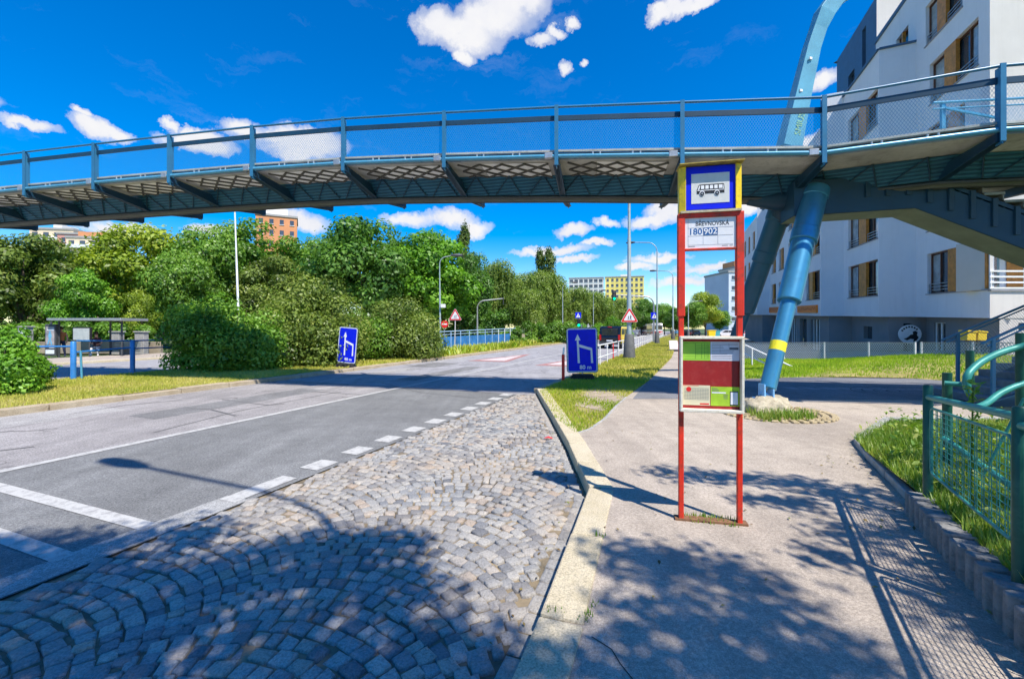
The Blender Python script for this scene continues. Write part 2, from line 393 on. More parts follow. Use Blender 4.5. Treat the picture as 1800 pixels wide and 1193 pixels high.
crack([R(10.6, 4.2, ZR + .004), R(10.66, 7.4, ZR + .004), R(10.55, 12.2, ZR + .004)], .06)
struct(mb.build('road_cracks', mat('crack_tar', (.12, .115, .11), .8)))
mb = MB()
def ww(px, py): p = G(px, py, .003); return p
crack([ww(1040, 1118), ww(1075, 1140), ww(1090, 1165), ww(1118, 1200)], .006)
struct(mb.build('pavement_crack', mat('crack_dark', (.05, .045, .04), .9)))
M['patch_a'] = asphalt('road_patch_dark', (.20, .195, .19), .45, .15); M['patch_b'] = asphalt('road_patch_pale', (.34, .325, .31), .45, .15)
band('road_patch', [strip(5.2, 9.4, 9.3, 10.15), strip(12.2, 17.5, 8.2, 9.0), strip(16.5, 19, 10.2, 11.6)], M['patch_a'], .003)
band('road_patch', [strip(2.5, 5.6, 10.9, 12.3), strip(11.5, 16, 10.4, 11.3), strip(18, 30, 5.0, 5.5)], M['patch_b'], .003)
# kerbs: dressed stones laid end to end
def kerb_run(name, pts, width, top, bot, m, side, gap=.018, stone=1.0, jit=.006, bevel=.014):
    mb = MB(); acc = []
    L = 0
    for a, b in zip(pts[:-1], pts[1:]):
        d = b - a; d.z = 0; n = max(1, round(d.length / stone)); e = d.normalized(); nr = V((-e.y, e.x, 0)) * side
        for k in range(n):
            p = a + d * (k / n) + e * gap / 2; q = a + d * ((k + 1) / n) - e * gap / 2
            j1 = rr.uniform(-jit, jit); tz = top + rr.uniform(-jit, jit)
            z = V((0, 0, 1))
            vs = [V((p.x, p.y, bot)) + nr * j1, V((q.x, q.y, bot)) + nr * j1, V((q.x, q.y, bot)) + nr * width, V((p.x, p.y, bot)) + nr * width]
            vs += [V((t.x, t.y, tz)) for t in vs]
            mb.add(vs, [(0, 3, 2, 1), (4, 5, 6, 7), (0, 1, 5, 4), (1, 2, 6, 5), (2, 3, 7, 6), (3, 0, 4, 7)])
    return struct(mb.build(name, m, bevel=bevel))
kerb_run('kerb', kerb_pts, .245, .015, -.25, M['granite'], -1)
kerb_run('kerb', [R(11.0, 3.7), R(12.5, 3.62), R(60, 3.62)], .2, .01, -.25, M['granite_old'], -1, stone=1.2)
kerb_run('kerb', [R(-8, 12.35), R(150, 12.35)], .27, .01, -.25, M['granite_old'], 1, stone=1.3, jit=.02)
kerb_run('kerb', [R(-20, 27.0), R(90, 27.0)], .2, .0, -.25, M['granite'], 1, stone=2)
kerb_run('kerb', [R(-20, 18.55), R(110, 18.55)], .2, .0, -.25, M['granite'], -1, stone=2)
kerb_run('kerb', [V((4.75, 6.05, 0)), V((6.35, 7.42, 0)), V((9.2, 7.42, 0))], .1, .10, -.1, M['concrete'], -1, stone=.9)
kerb_run('kerb', [V((3.62, 3.95, 0)), V((4.38, 5.4, 0)), V((4.75, 6.05, 0))], .08, .075, -.1, M['concrete'], -1, stone=.9)
kerb_run('kerb', [G(1008, 764), G(1040, 754), G(1064, 737), G(1086, 713), G(1103, 698)], .05, .012, -.1, M['concrete'], 1, stone=.9, bevel=.005)
# cobbled bus bay: every sett a small dressed stone, laid in segment arcs
def sett_mat():
    m, nt, ns, ls = new_mat('granite_setts'); co = N(nt, 'ShaderNodeTexCoord').outputs['Object']
    at = N(nt, 'ShaderNodeAttribute', attribute_name='tint')
    c = ramp(nt, at.outputs['Fac'], [(0., (.15, .15, .155)), (.2, (.24, .24, .24)), (.55, (.33, .32, .30)), (.85, (.39, .365, .325)), (.95, (.37, .29, .22)), (1., (.44, .41, .36))]).outputs[0]
    sp = noise(nt, co, 70., 4, .75)
    c = mixc(nt, 1., c, ramp(nt, sp, [(.33, .6), (.5, 1.), (.68, 1.3)]).outputs[0], 'MULTIPLY')
    warm = ramp(nt, noise(nt, co, .7, 2, .5), [(.42, 0.), (.62, .24)]).outputs[0]
    c = mixc(nt, warm, c, (.40, .30, .20))
    oil = ramp(nt, noise(nt, co, 1.6, 6, .7, .5), [(.57, 0.), (.68, .6)]).outputs[0]
    c = mixc(nt, oil, c, (.10, .10, .105))
    finish(nt, c, .72, 0, noise(nt, co, 38., 4, .7), .012, .4); return m
M['sett'] = sett_mat()
def kerb_v(u):
    uv = [(p.dot(RU), p.dot(RV)) for p in kerb_pts]
    for (u0, v0), (u1, v1) in zip(uv[:-1], uv[1:]):
        if u0 <= u <= u1: return v0 + (v1 - v0) * (u - u0) / (u1 - u0)
    return uv[0][1] if u < uv[0][0] else 99
def setts():
    vs = []; fs = []; tint = []
    r = random.Random(11); W = 1.62; Rr = 1.15; row = .112
    for col in range(-1, 4):
        c = .25 + W * col
        for k in range(-30, 140):
            ub = k * row; half = math.asin(W / 2 / Rr); n = int(round(2 * half * Rr / .112))
            cuts = [0.]
            while cuts[-1] < 1: cuts.append(cuts[-1] + r.uniform(.72, 1.38) / n)
            cuts = [q_ / cuts[-1] for q_ in cuts]; n = len(cuts) - 1
            for i in range(n):
                if True:
                    gp = .0062 / Rr; a0 = -half + 2 * half * cuts[i] + gp * r.uniform(.6, 1.7); a1 = -half + 2 * half * cuts[i + 1] - gp * r.uniform(.6, 1.7)
                    hw = row * .5 * r.uniform(.78, .90); dn = r.uniform(-.008, .008)
                    q = []
                    for a, s in ((a0, -1), (a1, -1), (a1, 1), (a0, 1)):
                        rad = Rr + s * hw + dn
                        v = c + math.sin(a) * Rr * 1.0 + r.uniform(-.010, .010) + math.sin(a) * s * hw
                        u = ub - (Rr - math.cos(a) * rad) + r.uniform(-.011, .011)
                        q.append((u, v))
                    cu_ = sum(p[0] for p in q) / 4; cv = sum(p[1] for p in q) / 4
                    kv = kerb_v(cu_)
                    if cu_ < -1.2 or cu_ > 11.1 or cv > 4.03 or cv < kv + .16: continue
                    X = R(cu_, cv)
                    if X.y < 1.0 or abs(X.x) > X.y * 1.6 + 1: continue
                    z0 = ZR + r.uniform(-.008, .006) - (.012 if r.random() < .04 else 0); tl = (r.uniform(-.004, .004), r.uniform(-.004, .004))
                    b = len(vs); t = r.random() ** .9
                    for ring, (ins, h) in enumerate(((0., -.035), (0.02, -.009), (.10, .001), (.34, .004))):
                        for j, (u, v) in enumerate(q):
                            uu = u + (cu_ - u) * ins; vv = v + (cv - v) * ins
                            dz = tl[0] * (1 if j in (1, 2) else -1) + tl[1] * (1 if j > 1 else -1)
                            p = R(uu, vv, z0 + h + dz); vs.append(tuple(p))
                    for ring in range(3):
                        for j in range(4):
                            j2 = (j + 1) % 4; fs.append((b + ring * 4 + j, b + ring * 4 + j2, b + ring * 4 + 4 + j2, b + ring * 4 + 4 + j)); tint.append(t)
                    fs.append((b + 12, b + 13, b + 14, b + 15)); tint.append(t)
    # header course along the kerb
    u = -1.0
    while u < 10.9:
        w = r.uniform(.13, .19); kv = kerb_v(u + w / 2) + .02
        q = [(u + .006, kv), (u + w - .006, kerb_v(u + w) + .02), (u + w - .006, kerb_v(u + w) + .14), (u + .006, kv + .12)]
        cu_ = u + w / 2; cv = kv + .06; z0 = ZR - .006; b = len(vs); t = r.uniform(.3, .75)
        if R(cu_, cv).y > 1.0 and cv < 3.85:
            for ins, h in ((0., -.035), (.03, -.008), (.14, .003), (.36, .005)):
                for (uu, vv) in q: vs.append(tuple(R(uu + (cu_ - uu) * ins, vv + (cv - vv) * ins, z0 + h)))
            for ring in range(3):
                for j in range(4):
                    j2 = (j + 1) % 4; fs.append((b + ring * 4 + j, b + ring * 4 + j2, b + ring * 4 + 4 + j2, b + ring * 4 + 4 + j)); tint.append(t)
            fs.append((b + 12, b + 13, b + 14, b + 15)); tint.append(t)
        u += w
    me = bpy.data.meshes.new('cobbled_bay'); me.from_pydata(vs, [], fs)
    a = me.attributes.new('tint', 'FLOAT', 'FACE'); a.data.foreach_set('value', tint)
    me.polygons.foreach_set('use_smooth', [True] * len(fs))
    me.materials.append(M['sett']); bm = bmesh.new(); bm.from_mesh(me); bmesh.ops.recalc_face_normals(bm, faces=bm.faces); bm.to_mesh(me); bm.free()
    return struct(link('cobbled_bay', me))
setts()
sheet('cobble_joint_bed', [R(-8, .5), R(4.4, .6), R(11.3, 3.5), R(11.3, 4.06), R(-8, 4.06)], mat('sandy_joint', (.16, .13, .095), .95, 0, .5, 1.2, .006, 40, col2=(.36, .28, .17), dirt=(.05, .05, .04), dirt_amt=.9), ZR - .016)
# ------------------------------------------------------------------ footbridge
M['meshblue'] = wiremat('bridge_wire_mesh', (.05, .22, .40), .05, .125)
def ribbed(name, a, b):
    m, nt, ns, ls = new_mat(name); co = N(nt, 'ShaderNodeTexCoord').outputs['Object']
    w = N(nt, 'ShaderNodeTexWave', bands_direction='Z'); w.inputs['Scale'].default_value = 5.2; ls.new(co, w.inputs[0])
    c = ramp(nt, w.outputs['Fac'], [(.25, a), (.6, b)]).outputs[0]
    c = mixc(nt, 1., c, ramp(nt, noise(nt, co, 2., 5, .6), [(.3, .8), (.7, 1.15)]).outputs[0], 'MULTIPLY')
    finish(nt, c, .45, .2, w.outputs['Fac'], .015); return m
M['ribbed'] = ribbed('ribbed_blue_cladding', (.012, .075, .14), (.03, .14, .23))
NB = [5.58, 5.585, 5.585, 5.575, 5.525, 5.41, 5.27, 5.10, 4.92]
def near(t):
    X = -13.88 + 2.472 * t; Y = 12.42 - .5223 * t
    if t <= 8:
        z = 5.58 if t < 0 else (NB[int(t)] + (NB[min(int(t) + 1, 8)] - NB[int(t)]) * (t - int(t)))
        if t < 0: z = 5.58 + .02 * t
        return V((X, Y, z))
    p8 = near(8); p9 = V((8.05, 7.17, 4.87)); p10 = V((10.5, 6.72, 4.84)); p12 = V((15.4, 5.9, 4.8))
    if t <= 9: return lerp(p8, p9, t - 8)
    if t <= 10: return lerp(p9, p10, t - 9)
    return lerp(p10, p12, (t - 10) / 2)
BE = V((.9783, -.2067, 0)); BN = V((.2067, .9783, 0)); BW = 3.2
def line(t): return V((-13.88 + 2.472 * t, 12.42 - .5223 * t, near(t).z))
def far(t): return line(t) + BN * BW
def spine(t):
    if t <= 8: return line(t) + BN * 1.6 + V((0, 0, -.42))
    return lerp(line(8) + BN * 1.6, near(9) + BN * 1.45, t - 8) + V((0, 0, -.42)) if t <= 9 else near(t) + BN * 1.45 + V((0, 0, -.42))
bridge = thing('footbridge', 'blue steel footbridge with wire mesh railings spanning the road on slanted legs', 'footbridge', (0, 11.4, 0))
T0, T1 = -4, 12
tt = list(range(T0, T1 + 1))
def part(mb, name, m, bevel=0, seg=2, parent=None): return mb.build(name, m, parent or bridge, bevel, seg)
# deck slab
mb = MB()
def slab(a0, a1, b0, b1, z0, z1):
    vs = [a0 + UP * z0, a1 + UP * z0, b1 + UP * z0, b0 + UP * z0, a0 + UP * z1, a1 + UP * z1, b1 + UP * z1, b0 + UP * z1]
    mb.add(vs, [(0, 3, 2, 1), (4, 5, 6, 7), (0, 1, 5, 4), (1, 2, 6, 5), (2, 3, 7, 6), (3, 0, 4, 7)])
for t in tt[:-1]: slab(near(t) + BN * .12, near(t + 1) + BN * .12, far(t) - BN * .1, far(t + 1) - BN * .1, -.03, .09)
part(mb, 'deck', M['deckconc'])
M['lattice'] = mat('weathered_lattice', (.10, .095, .085), .85, 0, .3, 4)
# lozenge grating underside: pale panels behind a lattice of bars
for t in tt[:-1]:
    if t >= 7: continue
    for s0, s1 in ((.26, 1.12), (2.08, 2.96)):
        mb = MB(); mb2 = MB()
        a, b, c, d = (near(t) + BE * .22 + BN * s0, near(t + 1) - BE * .22 + BN * s0, near(t + 1) - BE * .22 + BN * s1, near(t) + BE * .22 + BN * s1)
        mb.sheet([p + UP * -.036 for p in (a, b, c, d)])
        nb = 4
        for k in range(-2, nb + 1):
            for sgn in (1, -1):
                u0 = k / nb; u1 = u0 + 2 / nb
                lo, hi = max(0, u0), min(1, u1)
                if hi - lo < .05: continue
                f0 = (lo - u0) / (u1 - u0); f1 = (hi - u0) / (u1 - u0)
                if sgn < 0: f0, f1 = 1 - f0, 1 - f1
                p = lerp(lerp(a, b, lo), lerp(d, c, lo), f0); q = lerp(lerp(a, b, hi), lerp(d, c, hi), f1)
                mb2.beam(p + UP * -.055, q + UP * -.055, .042, .03)
        part(mb, 'deck_soffit_panel', M['lozenge']); part(mb2, 'deck_lattice', M['lattice'])
# edge strips, tubes, rails
for side in (0, 1):
    ed = near if side == 0 else far; sg = 1 if side == 0 else -1
    mb = MB(); mb2 = MB(); mb3 = MB(); mb4 = MB(); mb5 = MB()
    for t in tt[:-1]:
        a, b = ed(t), ed(t + 1)
        mb.beam(a + BN * .07 * sg + UP * .135, b + BN * .07 * sg + UP * .135, .05, .045)
        mb2.beam(a + BN * .11 * sg + UP * .06, b + BN * .11 * sg + UP * .06, .03, .10)
        mb5.beam(a + BN * .05 * sg + UP * .83, b + BN * .05 * sg + UP * .83, .035, .11)
    part(mb, 'edge_strip', M['beige_metal'], .004, 1); part(mb2, 'edge_channel', M['grey_dark']); part(mb5, 'middle_rail', M['blue_dark'], .005, 1)
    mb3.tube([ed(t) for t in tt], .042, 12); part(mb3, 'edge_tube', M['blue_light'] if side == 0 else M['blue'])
    mb4.tube([ed(t) + UP * 1.05 for t in tt], .026, 10); part(mb4, 'handrail', M['blue'])
    if side == 0:
        for t in tt[:-1]:
            wire_panel('mesh_panel', ed(t) + BN * .04 + UP * .155, ed(t + 1) + BN * .04 + UP * .155, ed(t + 1) + BN * .04 + UP * .79, ed(t) + BN * .04 + UP * .79, M['meshblue'], bridge)
    for t in tt:
        mb = MB(); p = ed(t); e = BE
        if side == 0 and t >= 9: e = (near(t + .01) - near(t)).normalized()
        n_ = V((-e.y, e.x, 0)) * sg
        mb.frame(p, e, n_, UP, (-.04, -.055, -.20), (.04, -.035, 1.07)); mb.frame(p, e, n_, UP, (-.012, -.035, -.24), (.012, .09, 1.03))
        part(mb, 'railing_post', M['blue'])
        # bracket from the edge to the bottom chord
        mb = MB(); q = spine(t); zf = p.z
        a = p + UP * -.05; b = p + UP * -.20; c = V((q.x, q.y, q.z - .02)) - BN * .06 * sg; d = V((q.x, q.y, q.z + .26)) - BN * .06 * sg
        mb.prism([a - BE * .045, b - BE * .045, c - BE * .045, d - BE * .045], BE * .09)
        mb.prism([b - BE * .075, b - BE * .075 + UP * .02, c - BE * .075 + UP * .02, c - BE * .075], BE * .15)
        part(mb, 'bracket', M['blue_dark'])
        if side == 0 and t <= 8:
            mb = MB(); mb.box(p - BE * .17 + UP * .02, (.17, .09, .12), math.atan2(BE.y, BE.x)); part(mb, 'clamp', M['steel'], .008, 1)
# bolts on the edge tube
for t in tt[1:-2]:
    for f in (.3, .36, .62, .68):
        mb = MB(); p = lerp(near(t), near(t + 1), f); mb.tube([p + UP * .03, p + UP * .085], .02, 6); part(mb, 'fixing_bolt', M['steel'])
# truss cladding, zigzag bars and bottom chord
mb = MB(); mb2 = MB()
for t in tt[:-1]:
    for sg in (1, -1):
        top0 = spine(t) - BN * .52 * sg + UP * .38; top1 = spine(t + 1) - BN * .52 * sg + UP * .38
        bt0 = spine(t) - BN * .16 * sg + UP * .02; bt1 = spine(t + 1) - BN * .16 * sg + UP * .02
        mb.add([bt0, bt1, top1, top0], [(0, 1, 2, 3)])
        off = -BN * .04 * sg
        for k in range(3):
            u = k / 3
            mb2.tube([lerp(bt0, bt1, u) + off, lerp(top0, top1, u + 1 / 6) + off], .014, 6)
            mb2.tube([lerp(top0, top1, u + 1 / 6) + off, lerp(bt0, bt1, u + .26) + off], .014, 6)
part(mb, 'truss_cladding', M['ribbed']); part(mb2, 'truss_diagonal', M['blue_dark'])
mb = MB(); mb.tube([spine(t) for t in tt], .085, 14); part(mb, 'bottom_chord', mat('olive_grey_chord', (.12, .13, .115), .55, .2, .2, 2))
for dn, dz in ((-.13, -.02), (.14, -.05)): mb = MB(); mb.tube([spine(t) + BN * dn + UP * dz for t in tt], .035, 8); part(mb, 'bottom_cable', M['grey_dark'])
# hub and the two slanted legs
HUB = V((6.33, 9.78, 4.5))
mb = MB(); mb.tube([HUB - BE * .95 + UP * .02, HUB - BE * .35, HUB + BE * .45], [.10, .24, .27], 20)
mb.tube([HUB + V((0, -.1, .1)), HUB + V((.05, -.55, -.2))], .25, 18); mb.tube([HUB + V((0, .1, .1)), HUB + V((0, .6, -.35))], .27, 18)
mb.beam(HUB - BE * .1 + UP * .35, HUB + BE * .5 - UP * .35, .5, .12, up=BN)
part(mb, 'hub_joint', M['blue_dark'], .01, 2)
def leg(foot, top, lit):
    ax = top - foot
    def at(f): return foot + ax * f
    mb = MB()
    for f0, f1, r_ in ((.03, .46, .145), (.46, .80, .215), (.775, .835, .25), (.83, 1.02, .24), (1.02, 1.065, .262)):
        mb.tube([at(f0), at(f1)], r_, 28); mb.tube([at(f0), at(f0 - .004)], [r_, r_ - .012], 28); mb.tube([at(f1), at(f1 + .004)], [r_, r_ - .012], 28)
    lg = part(mb, 'support_leg', mat('glossy_leg_paint', (.06, .27, .42), .33, .4, .14, 1.4, .0006, 14, dirt=(.06, .18, .27), dirt_amt=.5, coat=.3) if lit else mat('shaded_leg_paint', (.014, .085, .14), .4, 0, .14, 2.))  # far leg: darker copy of the paint, the bridge's shade put into its colour
    mb = MB(); mb.tube([at(.205), at(.25)], .1475, 20, caps=False); 
    if lit: part(mb, 'warning_band', mat('yellow_band', (.85, .72, .02), .5, 0, .1, 20, dirt=(.3, .28, .1)), parent=lg)
    mb = MB(); n1 = ax.normalized(); x = n1.cross(V((0, 1, 0))).normalized()
    for s in (-1, 1):
        o = at(0) + x * .075 * s
        mb.prism([o + V((0, -.11, -.09)), o + V((0, .11, -.09)), o + V((0, .10, .17)), o + V((0, -.10, .17))], x * .03 * s)
    mb.tube([at(0) - x * .12, at(0) + x * .12], .035, 10); mb.box(foot + UP * -.075, (.36, .32, .03), .2)
    part(mb, 'pin_shoe', mat('sky_blue_shoe', (.20, .46, .75), .5, 0, .2, 8, dirt=(.4, .5, .6)), .004, 1, lg)
FOOT1 = V((4.85, 8.3, .34)); FOOT2 = V((5.75, 11.9, .30))
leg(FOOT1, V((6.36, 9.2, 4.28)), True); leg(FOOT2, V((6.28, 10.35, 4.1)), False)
# pylon arch
mb = MB(); py = [(1386, 262, 11.1), (1394, 226, 11.1), (1412, 150, 11.1), (1428, 85, 11.1), (1440, 50, 11.1), (1452, 22, 11.1), (1468, 0, 11.1), (1490, -20, 11.1), (1530, -42, 11.1), (1600, -60, 11.1), (1720, -66, 11.1), (1850, -50, 11.1)]
pts = [P(*q) for q in py]; pts = [V((p.x, 11.1 + .06 * (p.x - 7), p.z)) for p in pts]
ws = [.24, .225, .19, .17, .165, .20, .20, .20, .20, .20, .2, .2]
vs = []; fs = []
for k, p in enumerate(pts):
    t = (pts[min(k + 1, len(pts) - 1)] - pts[max(k - 1, 0)]).normalized(); x = V((t.z, 0, -t.x)).normalized(); y = V((0, 1, 0)); w = ws[k]
    for a, b in ((-1, -1), (1, -1), (1, 1), (-1, 1)): vs.append(p + x * w * a + y * w * .8 * b)
for k in range(len(pts) - 1):
    for j in range(4): fs.append((k * 4 + j, k * 4 + (j + 1) % 4, k * 4 + 4 + (j + 1) % 4, k * 4 + 4 + j))
fs += [(3, 2, 1, 0), tuple(len(pts) * 4 - 4 + j for j in range(4))]
mb.add(vs, fs); pyl = part(mb, 'pylon', mat('pale_teal_paint', (.10, .32, .42), .4, .0, .16, 1.6, dirt=(.07, .24, .33), dirt_amt=.5), .012, 2)
mb = MB(); mb.beam(pts[0] - UP * 1.6 , pts[0], .5, .44, up=V((0, 1, 0))); part(mb, 'pylon_foot', M['blue'])
for q in ((1428, 100), (1411, 157)):
    mb = MB(); o = P(q[0], q[1], 10.9); o.y = pts[3].y - .178; mb.box(o, (.09, .03, .06), .3); part(mb, 'pylon_plate', M['white'], .004, 1, pyl)
tx = (pts[2] - pts[0]).normalized(); ty = V((-tx.z, 0, tx.x))
og = pts[1] + V((0, -.196, -.26)) - ty * -.0 + ty * -.02
text('graffiti', 'SMIUS', og + V((.035, 0, 0)), tx, V((-tx.z, 0, tx.x)), .22, mat('pale_green_spray', (.30, .52, .22), .6), pyl, 'LEFT', .001)
# stair flight leaving the hub on the bridge axis, folding back to the lower steps
S0 = V((6.45, 9.76, 0)); 
def st(s, n, z): return S0 + BE * s + BN * n + UP * z
mb = MB(); W0, W1 = -.62, .12
prof = [(-.35, 3.98), (1.85, 4.02), (7.2, 1.36), (7.2, 2.05), (2.35, 4.42), (1.2, 4.72), (-.35, 4.72)]
mb.prism([st(s, W0, z) for s, z in prof], BN * (W1 - W0)); part(mb, 'stair_stringer', M['blue_dark'], .012, 2)
mb = MB()
for (s0_, z0_), (s1_, z1_) in zip(prof[:2], prof[1:3]): mb.add([st(s0_, W0 + .01, z0_ - .004), st(s1_, W0 + .01, z1_ - .004), st(s1_, W1 - .01, z1_ - .004), st(s0_, W1 - .01, z0_ - .004)], [(0, 1, 2, 3)])
part(mb, 'stair_soffit', mat('olive_soffit_bounce_tone', (.15, .19, .13), .6, 0, .25, 2))  # paler olive plate puts light from the ground into the underside's colour
mb = MB(); mb.prism([st(s, .55, z) for s, z in ((0, 4.5), (1.9, 4.5), (7.2, 2.15), (7.2, 2.6), (2.4, 4.85), (0, 4.9))], BN * .03); part(mb, 'stair_cladding', M['ribbed'])
mb = MB()
for k in range(14):
    s = 1.0 + k * .36; z = 4.55 - max(0, (s - 1.7)) * .49
    mb.beam(st(s, W0 + .02, z - .25), st(s, W0 + .02, z + .30), .10, .10)
    mb.beam(st(s + .17, W0 + .02, z - .2), st(s + .17, W0 + .02, z + .22), .03, .03)
mb.beam(st(.9, W0 + .02, 4.80), st(1.7, W0 + .02, 4.80), .06, .07); mb.beam(st(1.7, W0 + .02, 4.80), st(7, W0 + .02, 2.2), .06, .07)
mb.beam(st(.9, W0 + .02, 4.66), st(7, W0 + .02, 1.9), .04, .03)
part(mb, 'stair_web', M['blue_dark'])
for k in range(16):
    mb = MB(); s = 1.7 + k * .33; z = 4.86 - k * .162
    mb.frame(st(s, -.6, z), BE, BN, UP, (0, 0, 0), (.34, 2.2, .05))
    mb.frame(st(s + .30, -.6, z - .115), BE, BN, UP, (0, 0, 0), (.02, 2.2, .11))
    part(mb, 'stair_tread', M['tread'] if 'tread' in M else M.setdefault('tread', mat('steel_tread', (.34, .31, .27), .7, .1, .35, 3, dirt=(.12, .10, .09), dirt_amt=.8)))
mb = MB(); mb.frame(st(6.7, -.7, 1.55), BE, BN, UP, (0, 0, 0), (2.2, 4.2, .2)); mb.box(st(7.8, 1.4, .7), (.4, .4, 1.7)); part(mb, 'stair_landing', M['concrete'])
# railing of the stair landing seen behind the near railing
mb = MB(); a, b = P(1640, 181, 10.6), P(1830, 171, 10.3); mb.tube([a, b], .03, 10); mb.tube([a - UP * .15, b - UP * .15], .02, 8)
mb.beam(P(1657, 182, 10.6) - UP * .62, P(1657, 182, 10.6), .09, .06); mb.beam(a - UP * .15 + BE * .25, a - UP * .5 + BE * 1.3, .05, .05)
part(mb, 'landing_railing', M['blue_light']); wire_panel('mesh_panel', a - UP * .6 + BE * .2, b - UP * .6, b - UP * .15, a - UP * .15 + BE * .2, M['meshblue'], bridge)
# ------------------------------------------------------------------ lower steps with blue handrails
steps = thing('concrete_steps', 'concrete steps with blue handrails rising to the right under the footbridge', 'steps', (11.2, 10.2, 0))
s0 = V((10.15, 10.0, 0)); m_step = mat('step_concrete', (.20, .21, .22), .85, 0, .3, 5)
for k in range(9):
    mb = MB(); o = s0 + BE * (.33 * k); mb.frame(o, BE, BN, UP, (0, -1.0, -.1), (.40 if k < 8 else 2.2, .75, .155 * (k + 1))); mb.build('step', m_step, steps, .012, 1)
mb = MB(); mb.prism([s0 + BN * -1.02 + BE * -.15, s0 + BN * -1.02 + BE * 3.6, s0 + BN * -1.02 + BE * 3.6 + UP * 1.75, s0 + BN * -1.02 + UP * .10, ], BN * -.10); mb.build('side_stringer', M['blue_dark'], steps)
for nn, pa, pb, posts in ((.75, (1655, 598, 10.55), (1830, 525, 10.1), ((1683, 585), (1900, 520))), (-1.1, (1725, 604, 9.0), (1850, 548, 8.7), ((1759, 590), (1950, 520)))):
    a, b = P(*pa), P(*pb); b2 = a + (b - a) * 1.4
    h = MB(); h.beam(a, b2, .055, .045); h.beam(a + UP * -.05 + BE * .1, b2 + UP * -.05, .03, .03); h.build('handrail', M['blue'], steps, .008, 2)
    for f in (.17, .95, 1.35):
        p = a + (b - a) * f; h = MB(); h.beam(V((p.x, p.y, max(0, .47 * (p - s0).dot(BE)) - .05)), p, .075, .05); h.build('handrail_post', M['blue'], steps, .006, 1)
    if True:
        lo = -.75
        a1, b1 = a + (b - a) * .18, b2
        wire_panel('mesh_panel', a1 + UP * lo, b1 + UP * lo, b1 + UP * -.07, a1 + UP * -.07, wiremat('step_rail_mesh', (.30, .33, .34), .05, .15), steps)
# rock footing of the near leg with its ring of setts
fm = thing('concrete_footing', 'rough pale concrete footing mound under the near slanted bridge leg', 'footing', (4.85, 8.3, 0))
bm = bmesh.new(); bmesh.ops.create_icosphere(bm, subdivisions=4, radius=1)
from mathutils import noise as mn
for v in bm.verts:
    p = v.co.copy(); q = 1 + .22 * mn.noise(p * 1.6) + .15 * mn.noise(p * 4.) + .09 * mn.noise(p * 9)
    v.co = V((p.x * .46 * q, p.y * .46 * q, max(-.05, min(p.z * q, .88) * .36) + (.03 * mn.noise(p * 6.) if p.z > 0 else 0)))
for f in bm.faces: f.smooth = True
me = bpy.data.meshes.new('mound'); bm.to_mesh(me); bm.free(); me.materials.append(M['concrete_pale']); link('mound', me, fm)
fm2 = fm.copy(); COL.objects.link(fm2); fm2.location = (5.75, 11.9, 0); fm2['label'] = 'rough pale concrete footing mound under the far slanted bridge leg'
for ch in fm.children:
    c = ch.copy(); COL.objects.link(c); c.parent = fm2
mb = MB(); r2 = random.Random(5); ctr = V((4.95, 8.15, 0))
for ring in range(4):
    rad = .42 + ring * .13; n = int(2 * math.pi * rad / .13)
    for k in range(n):
        q = 2 * math.pi * (k + r2.random() * .3) / n; p = ctr + V((math.cos(q) * rad * 1.15, math.sin(q) * rad, 0))
        mb.box(p + UP * r2.uniform(-.002, .012), (.11, .105, .06), q)
o = mb.build('footing_paving', granite('sandy_setts', (.36, .28, .15), (.52, .42, .26)), None, .012, 1); struct(o)
# ------------------------------------------------------------------ bus stop sign
L0 = V((1.417, 3.65, 0)); R0 = V((1.858, 3.555, 0)); sx = (R0 - L0).normalized(); sn = V((sx.y, -sx.x, 0))   # sn faces the camera
stop = thing('bus_stop_sign', 'red framed bus stop sign with a yellow and blue bus panel and timetable case', 'bus stop sign', tuple((L0 + R0) / 2))
SW = (R0 - L0).length; C0 = (L0 + R0) / 2
KA = 1.0
def so(a, d, z): return C0 + sx * (a * KA) + sn * d + UP * z           # a across, d towards the camera
def sbox(mb, a0, a1, d0, d1, z0, z1, m=0): return mb.frame(C0, sx, -sn, UP, (a0 * KA, -d1, z0), (a1 * KA, -d0, z1), m)
h = SW / 2
for s in (-1, 1):
    mb = MB(); sbox(mb, s * h - .02, s * h + .02, -.02, .02, -.05, 1.72); p = mb.build('post', M['red'], stop, .004, 1)
    mb = MB(); sbox(mb, s * h - .029, s * h + .029, -.029, .029, 1.70, 2.545); mb.build('post_sleeve', M['red'], stop, .005, 1)
mb = MB(); sbox(mb, -h - .05, h + .06, -.05, .03, -.02, .018); mb.build('foot_frame', mat('rusty_base', (.20, .10, .05), .9, 0, .4, 20), stop)
# header: yellow box with blue panel
KA = .9
HW = .268; z0, z1 = 2.565, 2.945
mb = MB(); sbox(mb, -HW + .055, HW - .055, -.06, .012, z0 + .02, z1 - .005); hd = mb.build('header_panel', M['sign_blue'], stop)
for s in (-1, 1):
    mb = MB(); pl = [so(s * HW, -.07, z0), so(s * HW, .005, z0), so(s * (HW - .056), .03, z0), so(s * (HW - .056), -.07, z0)]
    mb.prism(pl, UP * (z1 - z0)); mb.build('yellow_side', M['yellow'], stop, .003, 1)
mb = MB(); mb.prism([so(-HW - .012, -.085, z1), so(HW + .012, -.085, z1), so(HW + .006, .075, z1 + .003), so(-HW - .006, .075, z1 + .003)], UP * .007); mb.build('header_roof', mat('rusty_yellow', (.40, .30, .06), .7, 0, .4, 20, dirt=(.18, .1, .04)), stop)
mb = MB(); sbox(mb, -HW + .01, HW - .01, -.07, .045, z0 - .012, z0 + .006); mb.build('header_sill', mat('worn_sill', (.50, .44, .30), .7, 0, .3, 20, dirt=(.25, .16, .07)), stop)
fd = .0125
